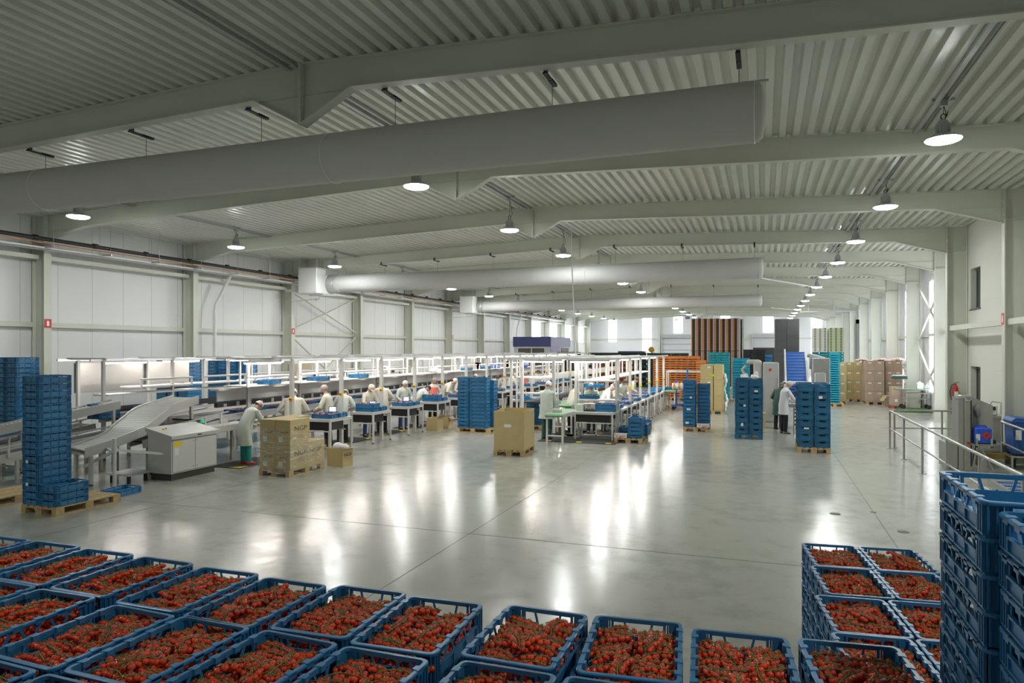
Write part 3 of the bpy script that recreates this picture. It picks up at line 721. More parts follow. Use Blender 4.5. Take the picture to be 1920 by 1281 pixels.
for b, toms in TRUSS:
    PROTO.append((b.mesh('tomato_truss', VINE), toms))
    v = MB(); v.v, v.f, v.m = list(b.v), list(b.f), [1] * len(b.f)       # one mesh for the far ones
    w_ = MB(); w_.v, w_.f, w_.m = list(b.v), list(b.f), [1] * len(b.f)
    for c, k, up in toms:
        for tgt, me in ((v, ME_TOM[k]), (w_, ME_TOML)):
            R = quat_to(up).to_matrix(); tgt.add([c + R @ p.co for p in me.vertices], [tuple(p.vertices) for p in me.polygons], 0)
    me = v.mesh('tomato_truss', [TOMATO, VINE]); me.polygons.foreach_set('use_smooth', [True] * len(me.polygons)); SINGLE.append(me); LOW.append(w_)
def truss(x, y, z, rz, tilt, label, group, detail, k):
    me, toms = PROTO[k]
    if detail:
        o = link('tomato_truss', me, None, (x, y, z)); o.rotation_euler = (tilt[0], tilt[1], rz)
        for c, q, up in toms:
            t = link('tomato', ME_TOM[q], o, c); t.rotation_mode = 'QUATERNION'; t.rotation_quaternion = quat_to(up)
    else:
        o = link('tomato_truss', SINGLE[k], None, (x, y, z)); o.rotation_euler = (tilt[0], tilt[1], rz)
    return tag(o, label, 'tomatoes', group)
BULKV, BULKF, BULKM, BULKN = [], [], [], [0]
def bulk_add(vs, fs, mi, M):
    a = np.array([tuple(p) for p in vs]) @ np.array(M.to_3x3()).T + np.array(M.translation)
    BULKV.append(a); BULKF.append([tuple(i + BULKN[0] for i in q) for q in fs]); BULKM.append(mi); BULKN[0] += len(a)
LOWTOM = ([p.co.copy() for p in ico(TR * 1.05, 1).vertices], [tuple(p.vertices) for p in ME_TOML.polygons])
def fill_crate(x, y, z, rz, phrase, mode, fillz=0.080):
    """mode 'part': vines with separate tomatoes; 'one': whole vines; 'bulk': part of the loose mass"""
    R = Matrix.Translation((x, y, z)) @ Matrix.Rotation(rz, 4, 'Z')
    lab = 'vine of red tomatoes in the ' + phrase
    across = rnd.random() < 0.5
    spots = []
    nx, ny = 2, 9
    for i in range(nx):
        for j in range(ny):
            spots.append(((i - 0.5) * 0.180 + rnd.uniform(-0.012, 0.012), -0.248 + j * 0.062 + rnd.uniform(-0.012, 0.012), rnd.choice((0, pi)) + rnd.uniform(-0.35, 0.35)))
    for q in range(3): spots.append((rnd.uniform(-0.09, 0.09), rnd.uniform(-0.17, 0.17), rnd.uniform(0.7, 2.4)))
    for n_, (u, v, a) in enumerate(spots):
        hump = 0.024 * (1 - (v / 0.29) ** 2) * (1 - (u / 0.25) ** 2)
        zz = fillz + hump + rnd.uniform(-0.008, 0.006) + (0.022 if n_ >= nx * ny else 0)
        p = R @ Vector((u, v, zz)); tl = (rnd.uniform(-0.25, 0.25), rnd.uniform(-0.12, 0.12)); k = rnd.randrange(6)
        if mode == 'bulk':
            M = Matrix.Translation(p) @ Matrix.Rotation(rz + a, 4, 'Z') @ Matrix.Rotation(tl[0], 4, 'X')
            bulk_add(LOW[k].v, LOW[k].f, LOW[k].m, M)
        else: truss(p.x, p.y, p.z, rz + a, tl, lab, 'vines in the ' + phrase, mode == 'part', k)
    for i in range(11):                                                   # the layer underneath
        for j in range(18):
            M = R @ Matrix.Translation(((i - 5) * 0.0318 + rnd.uniform(-0.005, 0.005), (j - 8.5) * 0.0312 + rnd.uniform(-0.005, 0.005), fillz - 0.026 + rnd.uniform(-0.006, 0.012)))
            bulk_add(LOWTOM[0], LOWTOM[1], [0] * len(LOWTOM[1]), M)

# foreground: crates of vine tomatoes on pallets. (x, y) of the middle of the far rim edge, turn in degrees
ZT = 0.144 + 9 * TH                                                     # rim level of the long group
ROWA = [(-4.62, 3.17, 1.0), (-4.19, 3.175, 1.2), (-3.735, 3.161, 0.5), (-3.262, 3.148, -0.8), (-2.782, 3.117, 0.6), (-2.324, 3.087, -0.4), (-1.882, 3.121, 2.0), (-1.461, 3.105, 2.3),
        (-0.952, 3.151, -0.4), (-0.535, 3.182, 5.6), (-0.10, 3.173, 4.6), (0.329, 3.224, 6.6)]
ROWB = [(-3.73, 2.56, 0.6), (-3.296, 2.548, 0.6), (-2.739, 2.504, -2.0), (-2.318, 2.506, -1.4), (-1.859, 2.50, -2.2), (-1.433, 2.484, -0.2), (-0.926, 2.531, 0.6), (-0.50, 2.55, 2.0)]
ROWC = [(-2.80, 1.90, -2.0), (-2.36, 1.885, -1.4)]
SC_ = (2.70 - ZT) / (2.70 - 1.474)
STUFFC = MB()
pal_lab = {}
def tomato_crate(xb, yb, deg, z, phrase, group, mode, below=0, nlev=9, pp=TH):
    a = radians(deg); x, y = xb + 0.3 * sin(a), yb - 0.3 * cos(a)
    crate(x, y, z, a, 'blue tomato-filled crate, ' + phrase, group, ME_TOMC)
    fill_crate(x, y, z, a, 'crate ' + phrase, mode)
    for i in range(1, nlev + 1):
        zz = z - i * pp
        if zz < 0.14: break
        if i <= below: crate(x, y, zz, a, 'blue crate %s below the full one %s' % (('directly', 'two', 'three', 'four', 'five', 'six', 'seven', 'eight', 'nine', 'ten')[i - 1], phrase), 'blue crates under the tomato crates', ME_TOMC)
        else:
            i0 = len(STUFFC.v); simple_crate(STUFFC, 0, 0, 0, 0.398, 0.598, TH); STUFFC.xf(i0, Matrix.Translation((x, y, zz)) @ Matrix.Rotation(a, 4, 'Z'))
nA = len(ROWA); nB = len(ROWB)
for i, (xb, yb, dg) in enumerate(ROWA):
    ph = '%s from the empty stacks, row edging the floor' % FIRST[nA - 1 - i]
    below = 2 if i in (7, 8, 9, 10) else 1
    tomato_crate(xb * SC_, yb * SC_, dg, ZT - TH, ph, 'tomato crates in the long front row', 'part' if i in (8, 9, 10, 11) else 'one' if i in (4, 5, 6, 7) else 'bulk', below)
for i, (xb, yb, dg) in enumerate(ROWB):
    ph = '%s from the empty stacks, second row' % FIRST[nB - 1 - i]
    tomato_crate(xb * SC_, yb * SC_, dg, ZT - TH, ph, 'tomato crates in the second row', 'part' if i in (3, 4, 5) else 'one' if i in (2, 6) else 'bulk', 1 if 1 < i < 7 else 0)
for i, (xb, yb, dg) in enumerate(ROWC):
    ph = ('at the bottom corner of the picture, outer', 'at the bottom corner of the picture, inner')[i]
    tomato_crate(xb * SC_, yb * SC_, dg, ZT - TH, ph, 'tomato crates nearest the camera', 'bulk', 0)
# the shorter group towards the office wall: two pallets of crates, turned a little
ZR = 0.144 + 7 * TH; kR = (2.70 - ZR) / 1.625; aR = radians(6.3)
R4 = [((0.507, 6.364), (0.938, 6.408)), ((0.539, 5.725), (0.965, 5.775)), ((0.528, 5.054), (0.962, 5.105)), ((0.571, 4.423), (1.005, 4.475))]
for r, row in enumerate(R4):
    for c, (xb, yb) in enumerate(row):
        ph = '%s in the %s column, turned group' % (('farthest', 'second farthest', 'third farthest', 'fourth farthest')[r], ('outer', 'inner')[c])
        tomato_crate(xb * kR, yb * kR, 6.3, ZR - TH, ph, 'tomato crates of the turned pallet group', 'one' if (r in (2, 3) and c == 0) or (r == 2) else 'bulk', 6 if c == 0 else 1, 7)
for i, (x, y) in enumerate(((0.715, 5.2), (0.74, 4.0))):
    pallet(x, y, ('wooden pallet under the farther half of the turned tomato group', 'wooden pallet under the nearer half of the turned tomato group')[i], aR)
for i, x in enumerate((-4.4, -3.45, -2.5, -1.62, -0.72, 0.12)): pallet(x, 2.5, 'wooden pallet under the long tomato rows, %s from the empty stacks' % FIRST[5 - i])
tag(STUFFC.obj('stacked_crates', CRATE), 'lower blue crates hidden beneath the full tomato crates', 'crates', None, 'stuff')
a_ = np.concatenate(BULKV); fl_ = [q for fs in BULKF for q in fs]; me = bpy.data.meshes.new('cherry_tomatoes'); me.from_pydata(a_.tolist(), [], fl_)
me.materials.append(TOMATO); me.materials.append(VINE); me.polygons.foreach_set('material_index', [k for q in BULKM for k in q])
me.polygons.foreach_set('use_smooth', [True] * len(me.polygons)); me.update()
tag(link('cherry_tomatoes', me), 'mass of red cherry tomatoes filling the blue crates', 'tomatoes', None, 'stuff')
# empty crates stacked high beside the camera
tower(0.85, 2.873, 2.22 - CH - 13 * CP, 14, 0, 'of the tall empty stack nearest the tomato crates', 'empty crates in the two near stacks', ME_EMPTY, jit=0.003)
tower(0.885, 2.270, 2.196 - CH - 13 * CP, 14, 0, 'of the empty stack closest to the camera', 'empty crates in the two near stacks', ME_EMPTY, jit=0.003)
b = MB()
for yc, zt, xc in ((2.873, 2.22 - CH - 13 * CP, 0.85), (2.27, 2.196 - CH - 13 * CP, 0.885)):
    zz = 0.144; q = zt - 0.144
    n_ = int(round(q / CP)); pp = q / n_
    for i in range(n_): simple_crate(b, xc, yc, 0.144 + i * pp, 0.398, 0.598, pp + 0.008)
tag(b.obj('stacked_crates', CRATE), 'lowest blue crates under the two tall empty stacks', 'crates', None, 'stuff')
pallet(0.87, 2.57, 'wooden pallet under the two tall empty stacks by the camera')
# ------------------------------------------------------------------ stacks and pallets on the floor
# tall stack by the roller ramp, on a wooden pallet
pallet(-11.13, 8.66, 'wooden pallet under the tall blue stack by the roller ramp, half empty')
tower(-11.33, 8.36, 0.144, 18, 0, 'of the tall stack in front of the roller ramp', 'crates of the tall stack by the ramp')
tower(-10.93, 8.36, 0.144, 3, 0, 'of the low pile beside the tall stack', 'crates of the low pile by the ramp')
crate(-11.28, 9.75, 0.144 - 0.144, 0.1, 'blue crate lying alone on the floor by the white post of the roller ramp', None)
pallet(-12.75, 8.6, 'wooden pallet lying beyond the tall blue stack, empty')
# stacks by the panelled wall
LOWST = MB()
def wall_tower(x, y, n, where, group, skip, rz=0):
    tower(x, y, 0.144, n, rz, where, group, skip=skip)
    for i in range(skip):
        i0 = len(LOWST.v); simple_crate(LOWST, 0, 0, 0, 0.398, 0.598, CP); LOWST.xf(i0, Matrix.Translation((x, y, 0.144 + i * CP)) @ Matrix.Rotation(rz, 4, 'Z'))
WHN = ('second column', 'end column nearest the lines', 'hidden column')
for i, x in enumerate((-18.22, -17.80, -17.40)):
    wall_tower(x, 12.2, 20, 'in the %s column from the wall, near stock' % ('first', 'second', 'third')[i], 'wall stock nearest the camera', 5 if i else 20)
for i, (y, n) in enumerate(((17.35, 19), (17.35, 19), (17.35, 19))):
    wall_tower((-18.05, -17.6, -17.15)[i], y, 19, 'in the %s column from the wall behind mirrored panel' % ('first', 'second', 'third')[i], 'wall stock behind the mirrored panel', 11)
for i in range(4):
    wall_tower(-18.1 + i * 0.42, 19.6, 19, 'in the %s column from the wall behind tube lamps' % ('first', 'second', 'third', 'fourth')[i], 'wall stock behind the lamps', 11)
tag(LOWST.obj('stacked_crates', CRATE), 'lower blue crates of the wall stock hidden by the packing line', 'crates', None, 'stuff')
for i, (x, y) in enumerate(((-17.8, 12.2), (-17.6, 17.4), (-17.9, 19.6), (-17.1, 19.6))): pallet(x, y, 'wooden pallet under the blue wall stock, %s' % ('nearest', 'behind the mirrored panel', 'behind the tube lamps', 'beside the white downpipe')[i])
# pallet of crates in the aisle beside the first line
pallet(-8.87, 21.2, 'wooden pallet under the wide blue stack behind the open carton', pi / 2); 
tower(-9.20, 21.08, 0.144, 14, 0, 'in the narrow column behind the bulk carton', 'crates of the wide aisle stack')
tower(-8.68, 20.98, 0.144, 14, pi / 2, 'in the front wide column behind the bulk carton', 'crates of the wide aisle stack')
tower(-8.60, 21.42, 0.144, 13, pi / 2, 'in the rear wide column behind the bulk carton', 'crates of the wide aisle stack')
pallet(-8.0, 23.2, 'wooden pallet under the small crate pile before the second line', pi / 2)
tower(-7.72, 23.2, 0.144, 7, pi / 2, 'of the small pile before the second line', 'crates of the small pile by the second line')
tower(-8.32, 23.2, 0.144, 3, pi / 2, 'of the low pile behind the wide stack', 'crates of the low pile by the second line')
tower(-7.0, 22.6, 0.144, 5, pi / 2, 'of the pile just behind the worker with green trousers', 'crates behind the green trousers')
pallet(-7.0, 22.6, 'wooden pallet under the pile behind the worker with green trousers', pi / 2)
# small yellow-wood pallet with four crates
pallet(-3.66, 20.55, 'yellowish wooden pallet with a low blue pile beside the second line')
tower(-3.47, 20.28, 0.144, 5, 0, 'of the five-crate pile on the yellowish pallet', 'crates on the yellowish pallet')
tower(-3.40, 20.90, 0.144, 3, 0, 'of the short rear pile on the yellowish pallet', 'short rear pile on the yellowish pallet')
tower(-3.86, 20.95, 0.144, 2, 0, 'of the dark pair beside the printed tray', 'pair beside the printed tray')
pallet(-3.95, 23.6, 'worn wooden pallet with low crates farther along the second line', 0.1)
for i, (x, n) in enumerate(((-4.15, 3), (-3.73, 2))): tower(x, 23.5, 0.144, n, 0.1, 'of the %s pile on the worn pallet' % ('taller', 'lower')[i], 'crates on the worn pallet')
def printed_tray(x, y, z, rz, label):
    t = thing('printed_tray', label, 'tray', (x, y, z), rz)
    b = MB(); b.bx(-0.19, 0.19, -0.14, -0.132, 0, 0.115); b.bx(-0.19, 0.19, 0.132, 0.14, 0, 0.115); b.bx(-0.19, -0.182, -0.14, 0.14, 0, 0.135); b.bx(0.182, 0.19, -0.14, 0.14, 0, 0.135); b.bx(-0.19, 0.19, -0.14, 0.14, 0, 0.006)
    b.obj('tray_body', LABELW, t)
    me = text_mesh('V.gar', 0.125, RED, 1.15); me.transform(Matrix.Translation((0, -0.142, 0.058)) @ Matrix.Rotation(pi / 2, 4, 'X')); link('lettering', me, t)
printed_tray(-3.88, 20.10, 0.144, 0, 'small white tray with red print on the yellowish pallet')
# pale stack with two columns in the open floor
pallet(-2.09, 24.1, 'wooden pallet under the two uneven blue stacks in mid floor')
tower(-2.30, 23.84, 0.144, 13, 0, 'of the taller of the two uneven stacks', 'crates of the taller uneven stack')
tower(-1.87, 24.10, 0.144, 12, 0, 'of the shorter of the two uneven stacks', 'crates of the shorter uneven stack')
printed_tray(-1.86, 23.62, 0.144, 0, 'white tray with red print at the foot of the shorter uneven stack')
# deep crates
def plastic_pallet(x, y, label):
    b = MB(); b.bx(-0.4, 0.4, -0.6, 0.6, 0.11, 0.144)
    for sx in (-0.4, -0.07, 0.26):
        for sy in (-0.6, -0.07, 0.46): b.bx(sx, sx + 0.14, sy, sy + 0.14, 0, 0.11)
    return tag(b.obj('plastic_pallet', CRATED, None, False, (x, y, 0)), label, 'pallet')
plastic_pallet(-0.41, 22.72, 'blue plastic pallet under the two even stacks beside the machine')
for i, x in enumerate((-0.61, -0.205)):
    for j, y in enumerate((22.42, 23.02)):
        tower(x, y, 0.144, 9, 0, 'in the %s column on the plastic pallet' % (('front far', 'rear far'), ('front worker-side', 'rear worker-side'))[i][j], 'deep crates on the blue plastic pallet', ME_DEEP, DP, 'deep_crate', 'deep blue crate')
pallet(1.24, 20.32, 'wooden pallet under the two even stacks nearest the railing')
for i, x in enumerate((1.04, 1.445)):
    for j, y in enumerate((20.02, 20.62)):
        tower(x, y, 0.144, 9, 0, 'in the %s column nearest the railing' % (('front worker-side', 'rear worker-side'), ('front railing-side', 'rear railing-side'))[i][j], 'deep crates nearest the railing', ME_DEEP, DP, 'deep_crate', 'deep blue crate')
# paper labels stuck on some crates
def sticker(x, y, z, w, h, label):
    b = MB(); b.bx(x - w / 2, x + w / 2, y - 0.004, y, z, z + h); tag(b.obj('paper_label', LABELW), label, 'label')
sticker(-0.53, 22.112, 0.98, 0.07, 0.06, 'white label midway up the front of the pair on the blue plastic pallet')
sticker(-0.60, 22.112, 0.39, 0.07, 0.09, 'torn white label low on the pair on the blue plastic pallet')
sticker(-0.20, 22.112, 1.42, 0.10, 0.06, 'white paper scrap high on the worker-side column')
sticker(-2.24, 23.53, 1.09, 0.07, 0.06, 'white label high on the taller uneven stack')
sticker(-2.31, 23.53, 0.70, 0.12, 0.06, 'wide white label halfway up the taller uneven stack')
sticker(-2.36, 23.53, 0.25, 0.10, 0.07, 'white label low on the taller uneven stack')
sticker(1.06, 19.712, 0.62, 0.12, 0.04, 'creased white label low on the stack beside the worker')
sticker(1.40, 19.712, 1.42, 0.09, 0.07, 'crumpled white label high on the railing-side stack')
sticker(-11.38, 8.052, 0.83, 0.05, 0.05, 'small white label on the narrow side of the tall stack by the ramp')
sticker(-11.38, 8.052, 0.46, 0.06, 0.05, 'white label low on the narrow side of the tall stack by the ramp')
# white film bundles on top of the pair on the blue plastic pallet
for i, (x, y) in enumerate(((-0.55, 22.6), (-0.25, 22.45))):
    b = MB(); b.ball((0, 0, 0.05), 0.13, 0.10, 0.05 + 0.03 * i, 9, 6); b.ball((0.05, 0.03, 0.10 + 0.04 * i), 0.06, 0.05, 0.07 + 0.03 * i, 8, 6); b.ball((-0.06, 0.0, 0.09), 0.05, 0.07, 0.05, 8, 6)
    tag(b.obj('film_bundle', FILM, None, True, (x, y, 0.144 + 9 * DP)), ('flat crumpled white film on the far column of the pair by the machine', 'tall crumpled white film on the worker-side column')[i], 'film')

# ------------------------------------------------------------------ cardboard
def carton(name, x, y, z, sx, sy, sz, rz, label, group, m=CARD, flap=False, lab=None, text=None, cat='carton', labface='-y'):
    t = thing(name, label, cat, (x, y, z), rz, group)
    b = MB(); b.bvx(-sx / 2, sx / 2, -sy / 2, sy / 2, 0, sz, 0.004); b.bx(-sx / 2 - 0.0005, sx / 2 + 0.0005, -0.003, 0.003, sz - 0.002, sz + 0.001)
    b.obj('box', m, t)
    for (u, w, lw, lh, face) in (lab or ()):
        q = MB()
        if face == '-y': q.bx(u - lw / 2, u + lw / 2, -sy / 2 - 0.002, -sy / 2, w, w + lh)
        else: q.bx(sx / 2, sx / 2 + 0.002, u - lw / 2, u + lw / 2, w, w + lh)
        q.obj('paper_label', LABELW, t)
    for (txt, size, u, w, face, wide) in (text or ()):
        me = text_mesh(txt, size, INK, wide)
        R = Matrix.Rotation(pi / 2, 4, 'X')
        me.transform((Matrix.Translation((u, -sy / 2 - 0.001, w)) @ R) if face == '-y' else (Matrix.Translation((sx / 2 + 0.001, u, w)) @ Matrix.Rotation(pi / 2, 4, 'Z') @ R))
        link('lettering', me, t)
    if text:
        q = MB(); u, w = text[0][2], text[0][3]; fc = text[0][4]
        for dz, ww in ((-0.10, 0.17), (-0.135, 0.20), (-0.185, 0.24)):
            if fc == '+x':
                for k in range(6): q.bx(sx / 2, sx / 2 + 0.0015, u - ww / 2 + k * ww / 6, u - ww / 2 + (k + 0.7) * ww / 6, w + dz, w + dz + 0.012)
        if q.v: q.obj('small_print', mat('faint_print', (0.26, 0.20, 0.12), 0.7), t)
    return t
# wrapped pallet of printed cartons by the first worker
pw = (-9.77, 12.80)
pallet(pw[0], pw[1], 'wooden pallet under the film-wrapped printed cartons', -0.03)
BL = ((('NGP', 0.115, -0.02, 0.24, '+x', 1.35),), )
HB = 0.53
for i, x in enumerate((-9.97, -9.57)):
    for lv in range(2):
        carton('carton', x, 12.52, 0.144 + lv * HB, 0.395, 0.595, HB - 0.002, -0.03, 'brown carton, %s of the %s front column under the stretch film' % (('bottom', 'upper')[lv], ('far', 'near')[i]), 'cartons under the stretch film', CARD,
               lab=((-0.06, 0.06, 0.10, 0.11, '-y'),), text=(('NGP', 0.14, 0.04, 0.33, '+x', 1.5), ('NGP', 0.07, 0.04, 0.26, '-y', 1.5)) if i == 1 else (('NGP', 0.07, 0.04, 0.26, '-y', 1.5),))
for i, (x, n) in enumerate(((-9.97, 2), (-9.57, 1))):
    for lv in range(n):
        carton('carton', x, 13.12, 0.144 + lv * HB, 0.395, 0.595, HB - 0.002, -0.03, 'brown carton, %s of the %s rear column under the stretch film' % (('bottom', 'upper')[lv], ('far', 'near')[i]), 'cartons under the stretch film', CARD,
               text=(('NGP', 0.14, -0.04, 0.33, '+x', 1.5),) if (i == 1 or lv == 1) else None)
b = MB(); ring = [(-10.21, 12.19), (-9.35, 12.17), (-9.34, 13.43), (-10.2, 13.45)]
prof = []
def film_wall(p, q, z0, za, zb, nseg=14):
    vs = []; r_ = random.Random(3)
    for i in range(nseg + 1):
        t = i / nseg; x, y = p[0] + (q[0] - p[0]) * t, p[1] + (q[1] - p[1]) * t; ztop = za + (zb - za) * t
        for k in range(7): vs.append((x + r_.uniform(-0.008, 0.012), y + r_.uniform(-0.008, 0.008), z0 + (ztop - z0) * k / 6))
    b.add(vs, [(i * 7 + k, (i + 1) * 7 + k, (i + 1) * 7 + k + 1, i * 7 + k + 1) for i in range(nseg) for k in range(6)])
film_wall(ring[0], ring[1], 0.06, 1.02, 1.02); film_wall(ring[1], ring[2], 0.05, 1.02, 0.66); film_wall(ring[2], ring[3], 0.06, 0.66, 0.95); film_wall(ring[3], ring[0], 0.06, 0.95, 1.02)
tag(b.obj('stretch_film', WRAP, None, True), 'clear crinkled stretch film wrapped round the printed cartons', 'stretch film')
b = MB(); b.ball((0, 0, 0.015), 0.05, 0.07, 0.02, 8, 5); b.ball((0.02, 0.0, 0.03), 0.03, 0.04, 0.02, 8, 5)
tag(b.obj('paper_scrap', FILM, None, True, (-9.62, 12.9, 0.144 + 1.06)), 'crumpled white scrap on top of the printed cartons', 'paper')
t = thing('open_carton', 'open printed carton with white bags standing behind the wrapped pallet', 'carton', (-9.25, 13.86, 0), -0.1)
b = MB(); sx, sy, sz = 0.44, 0.36, 0.42
for a in (-1, 1): b.bx(a * sx / 2 - 0.004, a * sx / 2 + 0.004, -sy / 2, sy / 2, 0, sz); b.bx(-sx / 2, sx / 2, a * sy / 2 - 0.004, a * sy / 2 + 0.004, 0, sz)
b.bx(-sx / 2, sx / 2, -sy / 2, sy / 2, 0, 0.006); b.obj('box', CARD, t)
for i, (p, q) in enumerate((((sx / 2, 0, sz), (sx / 2 + 0.14, 0, sz + 0.02)), ((-sx / 2, 0, sz), (-sx / 2 - 0.14, 0, sz - 0.06)))):
    b = MB(); b.bar(p, q, sy * 0.98, 0.006, up=(0, 0, 1)); b.obj('flap', CARDP, t)
me = text_mesh('NGP', 0.10, INK, 1.35); me.transform(Matrix.Translation((sx / 2 + 0.006, 0, 0.27)) @ Matrix.Rotation(pi / 2, 4, 'Z') @ Matrix.Rotation(pi / 2, 4, 'X')); link('lettering', me, t)
b = MB(); b.ball((-0.06, 0, sz + 0.02), 0.12, 0.14, 0.10, 10, 7); b.ball((0.09, 0.03, sz + 0.01), 0.10, 0.12, 0.08, 10, 7)
tag(b.obj('white_bag', FILM, None, True, (-9.25, 13.86, 0)), 'crumpled white bags bulging out of the open printed carton', 'bag')
# big open carton on a pallet in the middle of the floor
pallet(-6.12, 17.15, 'yellowish wooden pallet under the big open carton in mid floor', 0.09)
t = thing('bulk_carton', 'tall open brown bulk carton on a pallet in the middle of the floor', 'carton', (-6.12, 17.15, 0.144), 0.09)
b = MB(); w_, l_, h_ = 0.39, 0.58, 0.98
for a in (-1, 1): b.bx(a * w_ - 0.006, a * w_ + 0.006, -l_, l_, 0, h_); b.bx(-w_, w_, a * l_ - 0.006, a * l_ + 0.006, 0, h_ + 0.004)
b.bx(-w_, w_, -l_, l_, 0, 0.01)
for z in (0.16, 0.86): b.bx(-w_ - 0.001, w_ + 0.001, -l_ - 0.0075, l_ + 0.0075, z, z + 0.004)
b.obj('box', CARD, t)
b = MB(); b.bx(-0.12, 0.06, -l_ - 0.009, -l_ - 0.006, 0.58, 0.66); b.obj('paper_label', LABELW, t)
b = MB(); b.bar((0.05, 0.1, 0.0), (0.6, 0.0, 0.0), 0.012, 0.004); b.bar((0.55, 0.02, 0.0), (0.78, -0.06, 0.0), 0.02, 0.004)
tag(b.obj('strapping', WHITEP, None, False, (-5.6, 17.6, 0.004)), 'loose white strap lying on the floor beside the big open carton', 'strap')
# brown cartons under the tables of the first line
for i, (x, y, s, lab) in enumerate(((-10.62, 21.1, 0.42, 'brown carton with open flaps on the floor under the packing tables, taller'), (-10.55, 21.75, 0.40, 'torn brown carton leaning under the packing tables, nearest the wide stack'))):
    t = thing('open_carton', lab, 'carton', (x + 0.25, y, 0), 0.1 * i)
    b = MB()
    for a in (-1, 1): b.bx(a * 0.2 - 0.004, a * 0.2 + 0.004, -0.24, 0.24, 0, s); b.bx(-0.2, 0.2, a * 0.24 - 0.004, a * 0.24 + 0.004, 0, s)
    b.obj('box', CARD, t); b = MB(); b.bar((0.2, 0, s), (0.30, 0, s + 0.10 * (1 - 2 * i)), 0.44, 0.006); b.obj('flap', CARDP, t)
carton('carton', -0.2, 25.6, 0, 0.55, 0.5, 0.52, 0.0, 'brown carton on the floor between the pair of blue stacks and the worker', None, CARD, lab=((0.14, 0.34, 0.12, 0.08, '-y'),))
# tall carton stack wrapped in film with a lime sticker
pallet(-1.98, 30.95, 'wooden pallet under the tall wrapped carton stack with the lime sticker')
for i, (x, w) in enumerate(((-2.25, 0.52), (-1.78, 0.36))):
    for lv in range(3):
        carton('carton', x, 30.95, 0.144 + lv * 0.64, w, 1.1, 0.635, 0, 'brown carton, %s of the %s half of the stack with the lime sticker' % (('bottom', 'middle', 'top')[lv], ('wide', 'narrow')[i]), 'cartons of the lime sticker stack', CARD,
               lab=((0.1, 0.5, 0.12, 0.05, '-y'),) if i == 0 else ())
b = MB(); b.bx(-2.10, -1.94, 30.385, 30.398, 1.56, 1.68); tag(b.obj('sticker', LIME), 'lime green sticker on the tall wrapped carton stack', 'sticker')
b = MB(); film_ = b
for k in range(9): b.ball((rnd.uniform(-0.05, 0.08), rnd.uniform(-0.2, 0.2), 0.2 + k * 0.17), 0.05 + 0.03 * sin(k), 0.14, 0.14, 8, 6)
tag(b.obj('film_tail', FILM, None, True, (-1.50, 30.8, 0)), 'loose white film hanging down the side of the tall carton stack', 'film')
# wall of carton pallets by the daylight wall
cl = ('first', 'second', 'third', 'fourth', 'fifth')
for i, (xc, yf, rot, hh, w2) in enumerate(((3.52, 38.0, 0, 0.475, 0.35), (4.40, 39.9, 0, 0.475, 0.41), (5.14, 38.15, 0.02, 0.50, 0.43), (6.03, 38.5, 0, 0.50, 0.38), (6.58, 39.2, 0, 0.48, 0.13))):
    if i < 4: pallet(xc if i < 3 else 6.0, yf + 0.62, 'wooden pallet under the %s carton stack counted from the cyan tower' % cl[i], rot)
    for s in (-1, 1):
        for lv in range(4):
            for d in (0, 1):
                carton('carton', xc + s * w2 / 2, yf + 0.3 + d * 0.6, (0.144 if i < 4 else 0.0) + lv * hh, w2 - 0.004, 0.59, hh - 0.004, 0, 'brown carton, %s layer, %s %s side, %s stack from the cyan tower' % (('bottom', 'second', 'third', 'top')[lv], ('front', 'rear')[d], ('inner', 'outer')[(s + 1) // 2], cl[i]),
                       'cartons by the daylight wall', CARDP if i > 1 else CARD, lab=((0.0, hh * 0.74, 0.15, 0.07, '-y'),) if d == 0 else ())
b = MB()
for k in range(14): b.ball((4.5 + k * 0.16, 38.9 + rnd.uniform(-0.2, 0.2), 2.16 + 0.05 * sin(k * 1.3)), 0.16, 0.4, 0.06 + 0.05 * (k > 6), 8, 5)
tag(b.obj('pink_film', mat('film_pinkish', (0.72, 0.55, 0.50), 0.4, bump=0.5, bscale=12), None, True), 'pinkish loose film lying on top of the carton stacks by the daylight wall', 'film')
b = MB()
for k in range(8): b.ball((6.50, 38.3 + rnd.uniform(-0.1, 0.1), 0.9 + k * 0.16), 0.12 + 0.06 * sin(k * 1.1), 0.18, 0.14, 8, 6)
tag(b.obj('film_tail', FILM, None, True), 'white film hanging from the carton stack nearest the daylight wall', 'film')
carton('carton', 5.75, 37.4, 0, 0.55, 0.5, 0.50, -0.05, 'single brown carton with a bent flap on the floor before the carton stacks', None, CARDP, lab=((0.18, 0.22, 0.10, 0.10, '-y'),))
b = MB(); b.bar((5.45, 37.15, 0.48), (5.28, 37.1, 0.26), 0.4, 0.008); tag(b.obj('cardboard_flap', CARD), 'bent cardboard flap hanging beside the single floor carton', 'cardboard')
# carton pallet behind the trolley
pallet(6.10, 36.3, 'reddish wooden pallet with low cartons behind the trolley', pi / 2, pallet_mesh('wooden_pallet', WOODR))
for i in range(3):
    for lv in range(2): carton('carton', 5.72 + i * 0.4, 36.2, 0.144 + lv * 0.42, 0.395, 0.6, 0.415, 0, 'low brown carton behind the trolley, %s layer, %s from the open floor' % (('lower', 'upper')[lv], FIRST[i]), 'cartons behind the trolley', CARDP, lab=((0.0, 0.16, 0.12, 0.12, '-y'),) if lv == 0 else ())
